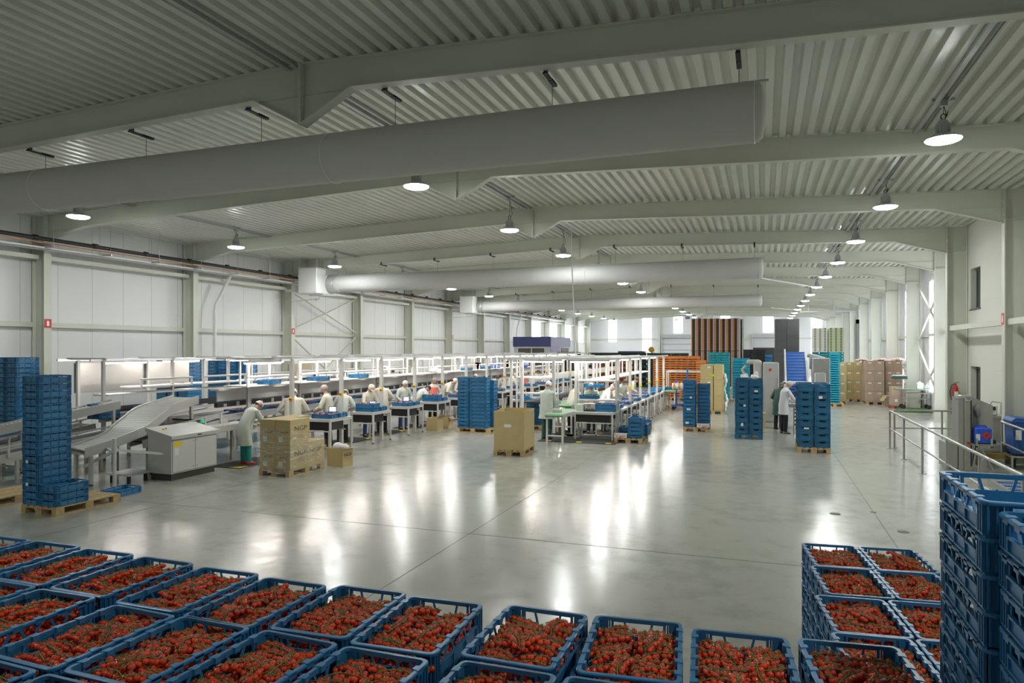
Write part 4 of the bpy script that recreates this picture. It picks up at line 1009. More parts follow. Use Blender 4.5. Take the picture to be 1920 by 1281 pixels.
# ------------------------------------------------------------------ packing lines
def table(x0, x1, y0, y1, h, label, group, drawer=True, mtop=LINEW, rail=True):
    xc, yc = (x0 + x1) / 2, (y0 + y1) / 2; hx, hy = (x1 - x0) / 2, (y1 - y0) / 2
    t = thing('packing_table', label, 'table', (xc, yc, 0), 0, group)
    b = MB(); b.bvx(-hx, hx, -hy, hy, h - 0.03, h, 0.004); b.bx(-hx + 0.01, hx - 0.01, -hy + 0.01, hy - 0.01, h - 0.075, h - 0.03); b.obj('table_top', mtop, t)
    for sx in (-1, 1):
        for sy in (-1, 1):
            b = MB(); b.bx(sx * (hx - 0.03) - 0.022, sx * (hx - 0.03) + 0.022, sy * (hy - 0.03) - 0.022, sy * (hy - 0.03) + 0.022, 0.03, h - 0.03)
            lg = b.obj('leg', LINEW, t); q = MB(); q.cyl((sx * (hx - 0.03), sy * (hy - 0.03), 0), (sx * (hx - 0.03), sy * (hy - 0.03), 0.03), 0.04, 0.02, 10); q.obj('foot', DARK, lg)
    if drawer:
        b = MB(); b.bx(-hx + 0.03, hx - 0.1, -hy + 0.06, hy - 0.30, h - 0.30, h - 0.085); b.obj('drawer_box', BLACK, t)
        b = MB(); b.bx(-hx + 0.02, hx - 0.05, -hy + 0.03, -hy + 0.055, h - 0.34, h - 0.31); b.bx(-hx + 0.02, hx - 0.05, hy - 0.3, hy - 0.275, h - 0.34, h - 0.31); b.obj('drawer_rail', LINEW, t)
    return t
def tube_lamp(first, loc, rz, label, group):
    if first[0] is not None: return dup(first[0], loc, rz, label, group)
    t = thing('fluorescent_lamp', label, 'lamp', loc, rz, group); first[0] = t
    b = MB(); b.prism([(-0.09, 0.0), (0.09, 0.0), (0.06, 0.05), (-0.06, 0.05)], 'y', -0.6, 0.6); b.obj('lamp_housing', LINEW, t)
    b = MB(); b.prism([(-0.085, 0.0), (-0.06, -0.035), (0.06, -0.035), (0.085, 0.0)], 'y', -0.585, 0.585); b.obj('diffuser', TUBEM, t)
    return t
FL = [None]
NA = 15
AY = [14.0 + 2.1 * k for k in range(NA)]                                  # posts of the first line
MTOPN = lambda k: FIRST[k]
# the gantry with posts and rails that carries lamps and shelves
t = thing('lamp_gantry', 'long white frame with many posts carrying tube lamps over the first packing line', 'frame', (-12, 14, 0))
t0 = Vector((-12, 14, 0))
def part_bar(root, name, m, segs, o):
    b = MB()
    for p, q, w, h in segs: b.bar(Vector(p) - o, Vector(q) - o, w, h)
    return b.obj(name, m, root)
for k, y in enumerate(AY):
    part_bar(t, 'post', LINEW, [((-10.72, y + 0.02, 0.0), (-10.72, y + 0.02, 2.47), 0.085, 0.085)], t0)
    part_bar(t, 'post', LINEW, [((-12.35, y + 0.4, 0.0), (-12.35, y + 0.4, 2.40), 0.06, 0.08)], t0)
    part_bar(t, 'cross_rail', LINEW, [((-10.70, y + 0.02, 2.47), (-13.0, y + 0.02, 2.47), 0.05, 0.06)], t0)
    b = MB(); c = Vector((-10.68, y - 0.02, 1.50)) - t0; b.bvx(c.x - 0.045, c.x + 0.045, c.y - 0.065, c.y - 0.02, c.z - 0.05, c.z + 0.05, 0.008)
    s_ = b.obj('stop_switch', YEL, t); q = MB(); q.cyl((c.x, c.y - 0.065, c.z), (c.x, c.y - 0.10, c.z), 0.022, 0.026, 10); q.obj('push_button', RED, s_)
for x in (-10.72, -12.35, -13.0): part_bar(t, 'long_rail', ALU, [((x, 13.6, 2.45), (x, 44.5, 2.45), 0.045, 0.05)], t0)
for k, y in enumerate(AY):
    for q, dx in ((0, -11.42), (1, -12.15)):
        tube_lamp(FL, (dx, y - 0.15 + q * 1.0, 2.385), 0, 'tube lamp over the %s bay of the first packing line, %s row' % (FIRST[k], ('aisle', 'conveyor')[q]), 'tube lamps over the first line')
# tables of the first line
for k in range(-1, NA):
    y = 17.37 + 2.1 * (k - 1)
    if k >= 0: table(-11.22, -10.46, y - 0.03, y + 1.0, 0.90, 'white packing table in the %s bay of the first line with black box beneath' % FIRST[k], 'packing tables of the first line')
# crates on these tables: several bays with one or two crates
for k, spec in enumerate(((1, 1), (2, 1), (1, 1), (2, 1), (1, 1), (1, 1), (1, 0), (1, 1), (1, 1), (1, 0), (1, 1), (1, 1))):
    y = 17.37 + 2.1 * (k - 1)
    for s, n in enumerate(spec):
        for lv in range(n): crate(-10.82 - 0.0 * s, y + 0.25 + 0.42 * s, 0.90 + lv * CP, pi / 2, 'blue crate on the table in the %s bay of the first line, %s' % (FIRST[k], ('camera side', 'camera side, upper', 'far side')[2 if s else lv]), 'crates on the first line tables', jit=0.006)
# central conveyor of the first line
t = thing('packing_conveyor', 'long white two-level conveyor of the first packing line with black drive strip', 'conveyor', (-13.0, 13, 0)); o = Vector((-13, 13, 0))
def seg(root, name, m, x0, x1, y0, y1, z0, z1): b = MB(); b.bx(x0 + 13, x1 + 13, y0 - 13, y1 - 13, z0, z1); return b.obj(name, m, root)
seg(t, 'light_panel', LINEW, -12.62, -12.58, 13.6, 44.3, 1.42, 1.70)
seg(t, 'upper_deck', LINEW, -12.64, -12.36, 13.4, 44.3, 1.70, 1.74)
seg(t, 'drive_strip', DARK, -12.60, -12.5, 13.5, 44.3, 1.28, 1.40)
seg(t, 'belt', DARK, -13.4, -12.5, 13.0, 44.3, 1.00, 1.04)
for x in (-12.44, -13.42): seg(t, 'side_rail', LINEW, x - 0.03, x + 0.03, 12.9, 44.3, 0.94, 1.10)
seg(t, 'lower_belt', MATG, -12.4, -11.95, 13.4, 44.3, 0.86, 0.90); seg(t, 'side_rail', ALU, -11.97, -11.92, 13.4, 44.3, 0.82, 0.93)
b = MB()
for k in range(70): b.bx(0.42, 0.52, 0.7 + k * 0.44, 0.8 + k * 0.44, 1.29, 1.36 + 0.03 * (k % 3)); 
b.obj('drive_block', GREY, t)
for k in range(16):
    y = 13.1 + k * 2.05
    for x in (-12.44, -13.42):
        b = MB(); b.bx(x + 13 - 0.03, x + 13 + 0.03, y - 13, y - 13 + 0.06, 0.0, 0.95); b.obj('leg', LINEW, t)
for k in range(18):
    y = 14.6 + 0.75 * k
    crate(-12.86, y, 1.04, pi / 2 if False else 0, 'blue crate riding on the middle conveyor of the first line, %s from the near end' % FIRST[k], 'crates riding on the first line conveyor')
# shelf boards over the conveyor with a crate each
for k in range(10):
    y = 13.6 + 2.1 * k
    t = thing('shelf', 'white shelf board above the conveyor in the %s bay of the first line' % FIRST[k], 'shelf', (-12.2, y, 1.78), 0, 'shelves over the first line')
    b = MB(); b.bvx(-0.30, 0.42, 0.1, 1.85, 0, 0.035, 0.006); b.obj('board', LINEW, t)
    b = MB(); b.cyl((0.42, 0.1, 0.25), (0.42, 1.85, 0.25), 0.03, n=10); b.bx(0.40, 0.43, 0.1, 0.14, 0, 0.25); b.bx(0.40, 0.43, 1.81, 1.85, 0, 0.25); b.obj('roller_bar', LINEW, t, True)
    for s in (0.5, 1.6): b = MB(); b.bx(-0.16, -0.12, s - 0.02, s + 0.02, 0.035, 0.62); b.obj('hanger', LINEW, t)
for k in (0, 1, 2, 6, 7): crate(-11.95, 14.72 + 2.1 * k, 1.815, 0.25 * (k == 0), 'blue crate on the shelf above the first line conveyor, %s bay' % FIRST[k], None)
# second row of the first line (towards the panelled wall)
t = thing('lamp_gantry', 'rear white frame with posts and tube lamps nearest the panelled wall', 'frame', (-15.5, 12.5, 0)); o = Vector((-15.5, 12.5, 0))
for k in range(16):
    y = 12.55 + 2.1 * k
    part_bar(t, 'post', LINEW, [((-15.1, y, 0), (-15.1, y, 2.46), 0.07, 0.07)], o); part_bar(t, 'post', LINEW, [((-16.2, y + 0.2, 0), (-16.2, y + 0.2, 2.46), 0.07, 0.07)], o)
    part_bar(t, 'cross_rail', LINEW, [((-15.0, y, 2.47), (-16.3, y, 2.47), 0.05, 0.05)], o)
for x in (-15.1, -16.2): part_bar(t, 'long_rail', ALU, [((x, 12.2, 2.44), (x, 44.5, 2.44), 0.045, 0.05)], o)
for k in range(15):
    tube_lamp(FL, (-15.2 - 0.28 * (k % 2), 13.25 + 2.1 * k, 2.38), 0, 'tube lamp over the %s bay of the rear row by the panelled wall' % FIRST[k], 'tube lamps over the rear row')
t = thing('packing_conveyor', 'rear white conveyor with dark belt nearest the panelled wall', 'conveyor', (-13, 13, 0))
seg(t, 'belt', DARK, -15.0, -14.3, 12.6, 44, 1.0, 1.04); seg(t, 'upper_deck', LINEW, -15.5, -15.0, 12.6, 44, 1.56, 1.6)
for x in (-14.27, -15.05): seg(t, 'side_rail', LINEW, x - 0.03, x + 0.03, 12.4, 44, 0.94, 1.12)
seg(t, 'drive_strip', DARK, -15.06, -14.98, 12.8, 44, 1.16, 1.30)
for k in range(15):
    b = MB(); b.bx(-1.3, -1.24, 0.2 + 2.1 * k, 0.26 + 2.1 * k, 0, 0.95); b.obj('leg', LINEW, t); b = MB(); b.bx(-2.08, -2.02, 0.2 + 2.1 * k, 0.26 + 2.1 * k, 0, 0.95); b.obj('leg', LINEW, t)
b = MB(); b.bx(-16.28, -16.25, 12.7, 16.4, 1.60, 2.36); tag(b.obj('mirror_panel', mat('brushed_panel', (0.50, 0.49, 0.46), 0.34, metal=0.85)), 'bright brushed metal panel behind the first rear lamps', 'panel')
for k in range(7):
    y = 13.4 + 2.1 * k
    t = thing('shelf', 'white shelf rail of the rear row in bay %s' % FIRST[k], 'shelf', (-15.2, y, 1.72), 0, 'shelves of the rear row'); b = MB(); b.bvx(-0.35, 0.35, 0, 1.7, 0, 0.04, 0.006); b.obj('board', LINEW, t)
    b = MB(); b.cyl((0.35, 0, 0.22), (0.35, 1.7, 0.22), 0.03, n=10); b.bx(0.33, 0.37, 0, 0.04, 0, 0.22); b.bx(0.33, 0.37, 1.66, 1.7, 0, 0.22); b.obj('roller_bar', LINEW, t, True)
# film roll holders and labels printers on the rear row, seen between the posts
for k, (y, mm, lab) in enumerate(((20.6, GREY, 'grey printer box standing on the rear row behind the conveyor crates'), (22.4, ALU, 'metal weighing head on the rear row'), (26.0, WHITEP, 'white weighing head on the rear row, farther along'))):
    t = thing('label_printer', lab, 'machine', (-15.0, y, 1.60)); b = MB(); b.bvx(-0.25, 0.25, -0.2, 0.2, 0, 0.32, 0.015); b.bx(-0.2, 0.1, -0.15, 0.15, 0.32, 0.4); b.obj('casing', mm, t); b = MB(); b.bx(0.25, 0.256, -0.12, 0.12, 0.12, 0.26); b.obj('screen', BLACK, t)
for i, (y, n) in enumerate(((29.0, 6), (33.0, 4))):
    for k in range(n):
        b = MB(); b.bx(-0.05, 0.05, -0.14, 0.14, 0, 0.36); tag(b.obj('carton_blank', CARDP, None, False, (-12.2, y + k * 0.13 - 0.2, 1.745), 0), 'flat brown carton standing in the file on the upper deck, %s of bundle %s' % (FIRST[k], ('nearer', 'farther')[i]), 'carton', 'standing flat cartons')
for i, (y, mm) in enumerate(((24.5, FILM), (30.9, BLUEB), (35.2, BLUEB))):
    b = MB(); b.ball((0, 0, 0.14), 0.22, 0.4, 0.16, 10, 7); b.ball((0.05, 0.15, 0.22), 0.15, 0.2, 0.12, 9, 6)
    tag(b.obj('plastic_bag', FILM if i == 0 else mat('bag_blue', (0.10, 0.16, 0.36), 0.5, bump=0.4, bscale=15), None, True, (-12.0, y, 1.745)), ('crumpled clear bag on the upper deck of the first line', 'dark blue bag slumped on the upper deck, nearer', 'dark blue bag slumped on the upper deck, farther')[i], 'bag')
# ---- roller ramps feeding the first line
def ramp(name_label, path, width, side=0.14):
    """path: centre points, low end first"""
    t = thing('roller_ramp', name_label, 'conveyor', path[0]); o = Vector(path[0])
    P_ = [Vector(p) - o for p in path]
    # resample with a smooth curve
    def cat(t_):
        n = len(P_) - 1; i = min(int(t_ * n), n - 1); u = t_ * n - i
        p0, p1, p2, p3 = P_[max(i - 1, 0)], P_[i], P_[i + 1], P_[min(i + 2, n)]
        return 0.5 * ((2 * p1) + (p2 - p0) * u + (2 * p0 - 5 * p1 + 4 * p2 - p3) * u * u + (3 * p1 - p0 - 3 * p2 + p3) * u ** 3)
    N = 48; C = [cat(i / N) for i in range(N + 1)]; S = []
    for i in range(N + 1):
        d = C[min(i + 1, N)] - C[max(i - 1, 0)]; d.z = 0; d.normalize(); S.append(Vector((d.y, -d.x, 0)))
    for s in (-1, 1):
        b = MB(); rings = []
        for i in range(N + 1):
            a = C[i] + S[i] * s * width / 2; e = C[i] + S[i] * s * (width / 2 + 0.035)
            rings.append([a + Vector((0, 0, -side)), e + Vector((0, 0, -side)), e + Vector((0, 0, 0.055)), a + Vector((0, 0, 0.055))])
        b.loft(rings); b.obj('side_frame', CONV, t)
    for i in range(1, N):
        b = MB(); b.cyl(C[i] - S[i] * width / 2, C[i] + S[i] * width / 2, 0.024, n=8); b.obj('roller', ROLL, t, True)
    b = MB()
    rings = [[C[i] - S[i] * width / 2 + Vector((0, 0, -0.07)), C[i] + S[i] * width / 2 + Vector((0, 0, -0.07)), C[i] + S[i] * width / 2 + Vector((0, 0, -0.09)), C[i] - S[i] * width / 2 + Vector((0, 0, -0.09))] for i in range(N + 1)]
    b.loft(rings); b.obj('bed_plate', CONV, t)
    for i in (3, N // 2, N - 3):
        for s in (-1, 1):
            p = C[i] + S[i] * s * (width / 2 + 0.02); g = -o.z
            b = MB(); b.bx(p.x - 0.03, p.x + 0.03, p.y - 0.03, p.y + 0.03, g + 0.03, p.z - side); lg = b.obj('leg', CONV, t)
            q = MB(); q.cyl((p.x, p.y, g), (p.x, p.y, g + 0.03), 0.05, 0.03, 10); q.obj('foot', DARK, lg)
    return t, C, S, o
RP1 = [(-12.92, 10.15, 0.70), (-12.78, 10.6, 0.82), (-12.72, 11.1, 0.99), (-12.92, 11.7, 1.19), (-13.2, 12.35, 1.36), (-13.3, 13.3, 1.52)]
ramp('curved grey roller ramp rising from the floor to the first packing line', RP1, 0.72)
RP2 = [(-16.4, 9.3, 0.75), (-15.8, 10.3, 0.95), (-15.2, 11.4, 1.2), (-14.75, 12.6, 1.42)]
ramp('straight grey roller ramp behind the curved one, rising toward the rear row', RP2, 0.52)
# tall white support post and braces of the curved ramp
t = thing('support_post', 'tall white floor post with braces in front of the curved roller ramp', 'post', (-11.79, 10.04, 0))
b = MB(); b.cyl((0, 0, 0), (0, 0, 0.98), 0.035, n=12); b.cyl((0, 0, 0), (0, 0, 0.015), 0.09, n=16); b.cyl((0, 0, 0.72), (0, 0, 0.80), 0.052, n=12); b.obj('post', LINEW, t, True)
for p, q in (((0, 0, 0.76), (0.25, 1.25, 0.50)), ((0, 0, 0.74), (-1.3, 0.4, 0.30)), ((0, 0, 0.70), (-1.5, 0.9, 0.70))): b = MB(); b.bar(p, q, 0.05, 0.05); b.obj('brace', LINEW, t)
# inclined belt conveyors below the ramps
def belt(label, p0, p1, w, m=DARK, legs=3):
    t = thing('belt_conveyor', label, 'conveyor', p0); o = Vector(p0); d = Vector(p1) - o; s = Vector((d.y, -d.x, 0)).normalized()
    b = MB(); b.bar((0, 0, 0), d, w, 0.03); b.obj('belt', m, t)
    for k in (-1, 1): b = MB(); b.bar(s * k * (w / 2 + 0.03) + Vector((0, 0, -0.04)), d + s * k * (w / 2 + 0.03) + Vector((0, 0, -0.04)), 0.04, 0.17); b.obj('side_rail', CONV, t)
    for i in range(legs):
        p = d * ((i + 0.4) / legs)
        for k in (-1, 1):
            q = p + s * k * (w / 2 + 0.03); b = MB(); b.bx(q.x - 0.03, q.x + 0.03, q.y - 0.03, q.y + 0.03, -o.z, q.z - 0.1); b.obj('leg', CONV, t)
        b = MB(); b.bar(p + s * (w / 2 + 0.03) + Vector((0, 0, -o.z + 0.25 - p.z * 0)), p - s * (w / 2 + 0.03) + Vector((0, 0, -o.z + 0.25)), 0.04, 0.04); b.obj('cross_brace', CONV, t)
    for i in range(5):
        p = d * ((i + 0.5) / 5) + s * (w / 2 + 0.07); b = MB(); b.bx(p.x - 0.012, p.x + 0.012, p.y - 0.02, p.y + 0.02, p.z - 0.02, p.z + 0.22); b.obj('guide_bracket', LINEW, t)
    b = MB(); b.bar(s * (w / 2 + 0.07) + Vector((0, 0, 0.2)), d + s * (w / 2 + 0.07) + Vector((0, 0, 0.2)), 0.02, 0.035); b.obj('guide_rail', ALU, t)
    return t
belt('long black belt conveyor climbing beside the curved roller ramp to the first line', (-14.55, 9.2, 0.52), (-13.75, 14.2, 1.0), 0.5)
belt('second black belt conveyor lower down, reaching toward the wall stock', (-16.0, 8.6, 0.35), (-15.7, 12.6, 0.85), 0.55)
belt('short black belt conveyor under the high end of the curved ramp', (-12.65, 11.3, 0.72), (-12.3, 13.4, 1.02), 0.42, legs=2)
for i, (x, y) in enumerate(((-14.9, 12.4), (-14.6, 13.4))): tower(x, y, 1.05, 3 - i, 0, 'of the pile riding behind the curved ramp, %s' % ('nearer', 'farther')[i], 'crates riding behind the curved ramp')
# roller table behind the cabinet with beacon
t = thing('roller_table', 'short roller table with shiny rollers between cabinet and first worker', 'conveyor', (-12.0, 12.9, 0))
b = MB(); b.bx(-0.26, -0.22, -0.75, 0.95, 0.80, 0.93); b.bx(0.22, 0.26, -0.75, 0.95, 0.80, 0.93); b.obj('side_frame', CONV, t)
for k in range(22): b = MB(); b.cyl((-0.22, -0.7 + k * 0.075, 0.92), (0.22, -0.7 + k * 0.075, 0.92), 0.025, n=8); b.obj('roller', ROLL, t, True)
for x in (-0.24, 0.24):
    for y in (-0.6, 0.8): b = MB(); b.bx(x - 0.03, x + 0.03, y - 0.03, y + 0.03, 0, 0.82); b.obj('leg', CONV, t)
# grey control cabinet
t = thing('control_cabinet', 'grey control cabinet with two doors and sloped top on a dark plinth', 'cabinet', (-11.70, 11.66, 0), 0)
b = MB(); b.bx(-0.27, 0.27, -0.60, 0.60, 0.0, 0.14); b.obj('plinth', mat('plinth_dark', (0.06, 0.06, 0.05), 0.5), t)
b = MB(); b.prism([(-0.32, 0.14), (0.30, 0.14), (0.30, 0.88), (-0.32, 1.02)], 'y', -0.63, 0.63); b.obj('body', CABG, t)
b = MB(); b.prism([(0.36, 0.85), (0.36, 0.925), (-0.36, 1.075), (-0.36, 1.0)], 'y', -0.67, 0.67); lid = b.obj('desk_lid', CABG, t)
b = MB(); b.bx(0.36, 0.372, 0.02, 0.12, 0.88, 0.90); b.obj('latch', BLACK, lid)
b = MB(); b.lathe([(0.02, 0), (0.02, 0.02), (0.012, 0.03)], 10, (-0.1, -0.45, 1.02)); b.lathe([(0.02, 0), (0.02, 0.02), (0.012, 0.03)], 10, (-0.12, -0.36, 1.025)); b.obj('push_button', YEL, lid, True)
for s in (-1, 1):
    b = MB(); b.bvx(0.30, 0.318, min(s * 0.005, s * 0.60), max(s * 0.005, s * 0.60), 0.17, 0.83, 0.003); d_ = b.obj('door', CABF, t)
    for z in (0.23, 0.77): b = MB(); b.cyl((0.318, s * 0.05, z), (0.326, s * 0.05, z), 0.014, n=8); b.obj('lock', GREY, d_)
    if s < 0:
        b = MB(); b.bx(0.318, 0.321, -0.585, -0.36, 0.70, 0.79); b.obj('warning_label', YEL, d_); b = MB(); b.bx(0.318, 0.320, -0.55, -0.45, 0.52, 0.66); b.obj('rating_plate', LABELW, d_)
t = thing('signal_beacon', 'small green and red signal beacon behind the control cabinet', 'beacon', (-11.92, 12.42, 0.93))
for z0, z1, m, nm in ((0, 0.05, BLACK, 'beacon_foot'), (0.05, 0.11, RED, 'red_lens'), (0.11, 0.19, GLOWG, 'green_lens')):
    b = MB(); b.cyl((0, 0, z0), (0, 0, z1), 0.035, n=12); b.obj(nm, m, t, True)
b = MB(); b.bx(-0.05, 0.05, -0.05, 0.05, -0.93, 0); b.obj('stand', CONV, t)
t = thing('low_platform', 'low metal step at the side of the control cabinet', 'step', (-12.2, 10.7, 0)); b = MB(); b.bx(-0.3, 0.3, -0.25, 0.3, 0.16, 0.20); b.obj('step_plate', ALU, t)
b = MB(); b.bx(-0.25, -0.2, -0.2, -0.15, 0, 0.16); b.bx(0.2, 0.25, 0.2, 0.25, 0, 0.16); b.bx(-0.25, -0.2, 0.2, 0.25, 0, 0.16); b.bx(0.2, 0.25, -0.2, -0.15, 0, 0.16); b.obj('step_frame', DARK, t)
# stand with crate in front of the first worker
table(-11.35, -10.85, 13.75, 14.45, 0.86, 'narrow white stand in front of the worker in teal trousers', None, False)
crate(-11.1, 14.1, 0.86, 0, 'dark blue crate on the narrow stand in front of the worker in teal trousers', None)
# floor mats with yellow corners
for k in range(12):
    y = 12.7 + 2.1 * k
    t = thing('floor_mat', 'dark anti-fatigue mat on the floor in the %s bay of the first line' % FIRST[k], 'mat', (-11.55, y + 0.75, 0), 0, 'dark mats along the first line')
    b = MB(); b.bvx(-0.42, 0.42, -0.75, 0.75, 0, 0.018, 0.006); b.obj('mat_sheet', MATG, t)
    for sy in (-1, 1):
        b = MB(); b.prism([(0.42, sy * 0.75), (0.12, sy * 0.75), (0.42, sy * 0.45)][::sy], 'z', 0.018, 0.021); b.obj('yellow_corner', YEL, t)

# ---- second line
NB = 6
t = thing('lamp_gantry', 'white frame with posts carrying tube lamps over the second packing line in mid hall', 'frame', (-5.5, 20, 0)); o = Vector((-5.5, 20, 0))
BYR = [21.3 + 2.1 * k for k in range(NB)]
for k, y in enumerate(BYR):
    part_bar(t, 'post', LINEW, [((-4.22, y, 0), (-4.22, y, 2.40), 0.085, 0.085)], o)
    part_bar(t, 'post', LINEW, [((-5.55, y + 0.3, 0), (-5.55, y + 0.3, 2.38), 0.07, 0.07)], o)
    part_bar(t, 'post', LINEW, [((-7.75, y + 0.1, 0), (-7.75, y + 0.1, 2.38), 0.07, 0.07)], o); part_bar(t, 'post', LINEW, [((-6.45, y + 0.6, 0), (-6.45, y + 0.6, 2.38), 0.06, 0.06)], o)
    part_bar(t, 'cross_rail', LINEW, [((-4.2, y, 2.40), (-7.8, y, 2.40), 0.05, 0.06)], o)
    b = MB(); c = Vector((-4.2, y - 0.02, 1.42)) - o; b.bvx(c.x - 0.045, c.x + 0.045, c.y - 0.07, c.y - 0.025, c.z - 0.05, c.z + 0.05, 0.008); b.obj('stop_switch', YEL, t)
for x, y in ((-5.95, 20.2), (-5.36, 20.6), (-7.1, 20.6)): part_bar(t, 'post', LINEW, [((x, y, 0 if x < -7 else 0.85), (x, y, 2.40), 0.085, 0.085)], o)
for x in (-4.22, -5.55, -6.45, -7.75): part_bar(t, 'long_rail', LINEW, [((x, 20.2, 2.42), (x, 33.2, 2.42), 0.05, 0.05)], o)
part_bar(t, 'end_rail', LINEW, [((-4.2, 20.3, 2.42), (-7.8, 20.3, 2.42), 0.06, 0.06)], o)
for k in range(NB):
    y = BYR[k]
    for x, nm in ((-4.75, 'aisle'), (-5.1, 'inner'), (-7.1, 'far')):
        tube_lamp(FL, (x, y + 0.2 + (0.9 if nm == 'inner' else 0), 2.34), 0, 'tube lamp over the %s bay of the second line, %s row' % (FIRST[k], nm), 'tube lamps over the second line')
for i, x in enumerate((-4.9, -6.35)): tube_lamp(FL, (x, 20.45, 2.34), pi / 2, 'tube lamp set crosswise over the second line, %s' % ('above the scale', 'above the worker in green trousers')[i], None)
# shelves at the near end of the second line
def shelf_unit(label, x0, x1, y, levels, depth=0.4):
    t = thing('shelf_unit', label, 'shelf', ((x0 + x1) / 2, y, 0)); h = (x1 - x0) / 2
    for z in levels: b = MB(); b.bvx(-h, h, -depth / 2, depth / 2, z - 0.05, z, 0.006); b.obj('shelf_board', LINEW, t)
    for s in (-1, 1):
        for q in (-1, 1): b = MB(); b.bx(s * (h - 0.03) - 0.025, s * (h - 0.03) + 0.025, q * (depth / 2 - 0.03) - 0.025, q * (depth / 2 - 0.03) + 0.025, 0, 2.40); b.obj('upright', LINEW, t)
shelf_unit('tall white shelf frame above the scale table of the second line', -5.3, -4.1, 20.75, (1.20, 1.78, 2.42))
shelf_unit('tall white shelf frame behind the worker in green trousers', -7.6, -6.25, 21.6, (1.30, 1.82, 2.42))
crate(-5.0, 20.75, 1.20, pi / 2, 'blue crate with green leaves on the shelf above the scale', None)
b = MB()
for k in range(16):
    a, e = rnd.uniform(0, 6.28), rnd.uniform(0.3, 1.2); p = Vector((rnd.uniform(-.12, .12), rnd.uniform(-.1, .1), 0)); d = Vector((cos(a) * cos(e), sin(a) * cos(e), sin(e))) * 0.16; s_ = Vector((-sin(a), cos(a), 0)) * 0.03
    b.add([p, p + d * 0.6 + s_, p + d, p + d * 0.6 - s_], [(0, 1, 2, 3)])
tag(b.obj('herb_bunch', mat('herb_green', (0.06, 0.20, 0.03), 0.6), None, False, (-4.98, 20.75, 1.21)), 'bunch of green leaves sticking out of the shelf crate above the scale', 'leaves')
crate(-5.05, 21.6, 1.50, pi / 2, 'bright blue crate seen behind the second stooping worker', None)
# tables of the second line
table(-5.3, -4.12, 20.1, 20.9, 0.85, 'white front table with scale at the near end of the second line', None, True)
for k in range(7):
    y = 21.35 + 1.75 * k
    table(-4.95, -4.1, y, y + 1.1, 0.85, 'white packing table, %s along the aisle side of the second line' % FIRST[k], 'packing tables on the aisle side of the second line')
    crate(-4.5, y + 0.22, 0.85, pi / 2, 'blue crate with red fruit on table %s of the second line, near half' % FIRST[k], 'crates on the second line tables'); crate(-4.5, y + 0.68, 0.85, pi / 2, 'blue crate with red fruit on table %s of the second line, far half' % FIRST[k], 'crates on the second line tables')
    if k < 5:
        b = MB()
        for q in range(20): b.ball((rnd.uniform(-.24, .24), rnd.uniform(-.14, .14), 0.07 + rnd.uniform(0, .03)), 0.03, 0.03, 0.028, 7, 5)
        tag(b.obj('fruit_heap', mat('fruit_pink', (0.62, 0.16, 0.12), 0.4), None, True, (-4.5, y + 0.22, 0.86)), 'heap of pinkish red fruit in the near crate on table %s of the second line' % FIRST[k], 'fruit', None, 'stuff')
for lv in range(2): crate(-4.42, 20.5, 0.85 + lv * CP, pi / 2, 'blue crate beside the scale on the front table, %s' % ('lower', 'upper')[lv], 'crates beside the scale')
t = thing('weighing_scale', 'silver weighing scale with small display on the front table of the second line', 'scale', (-4.86, 20.4, 0.85))
b = MB(); b.bvx(-0.17, 0.17, -0.14, 0.14, 0.0, 0.05, 0.008); b.obj('base', DARK, t); b = MB(); b.bvx(-0.16, 0.16, -0.12, 0.12, 0.10, 0.25, 0.012); b.obj('casing', ALU, t)
b = MB(); b.bx(-0.16, -0.13, -0.1, 0.1, 0.05, 0.10); b.bx(0.13, 0.16, -0.1, 0.1, 0.05, 0.10); b.obj('foot', ALU, t); b = MB(); b.bx(-0.09, 0.03, -0.124, -0.12, 0.14, 0.22); b.obj('display', mat('lcd', (0.25, 0.28, 0.26), 0.3), t)
t = thing('label_box', 'pale green box beside the scale on the front table', 'box', (-5.16, 20.38, 0.85)); b = MB(); b.bvx(-0.11, 0.11, -0.12, 0.12, 0, 0.22, 0.01); b.obj('casing', mat('pale_green', (0.50, 0.62, 0.48), 0.5), t); b = MB(); b.bx(-0.09, 0.09, -0.125, -0.12, 0.17, 0.2); b.obj('lid_edge', WHITEP, t)
# green belt conveyors
def green_conveyor(label, x0, x1, y0, y1, z):
    t = thing('belt_conveyor', label, 'conveyor', ((x0 + x1) / 2, (y0 + y1) / 2, 0)); hx, hy = (x1 - x0) / 2, (y1 - y0) / 2
    b = MB(); prof = [(-hy, z - 0.04), (-hy + 0.03, z - 0.005), (-hy + 0.06, z), (hy - 0.06, z), (hy, z - 0.04), (hy - 0.03, z - 0.08), (-hy + 0.03, z - 0.08)]; b.prism(prof, 'x', -hx, hx); b.obj('belt', GREENB, t)
    for s in (-1, 1):
        b = MB(); b.bx(s * hx - 0.02, s * hx + 0.02, -hy + 0.05, hy, z - 0.10, z + 0.01); b.obj('side_rail', LINEW, t)
        for q in (-1, 1): b = MB(); b.bx(s * (hx - 0.03) - 0.025, s * (hx - 0.03) + 0.025, q * (hy - 0.12) - 0.025, q * (hy - 0.12) + 0.025, 0, z - 0.08); b.obj('leg', LINEW, t)
    b = MB(); b.bx(-hx, hx, -hy + 0.10, -hy + 0.14, 0.22, 0.26); b.obj('cross_brace', LINEW, t)
green_conveyor('short green belt conveyor at the near end of the second line', -5.85, -5.33, 18.95, 21.0, 0.86)
green_conveyor('long green belt conveyor down the middle of the second line', -6.35, -5.7, 21.3, 33.0, 0.95)
green_conveyor('short green belt table at the far end of the second line', -4.6, -3.7, 31.6, 34.0, 0.86)
crate(-4.1, 32.6, 0.86, 0.2, 'blue crate alone on the far green belt table', None)
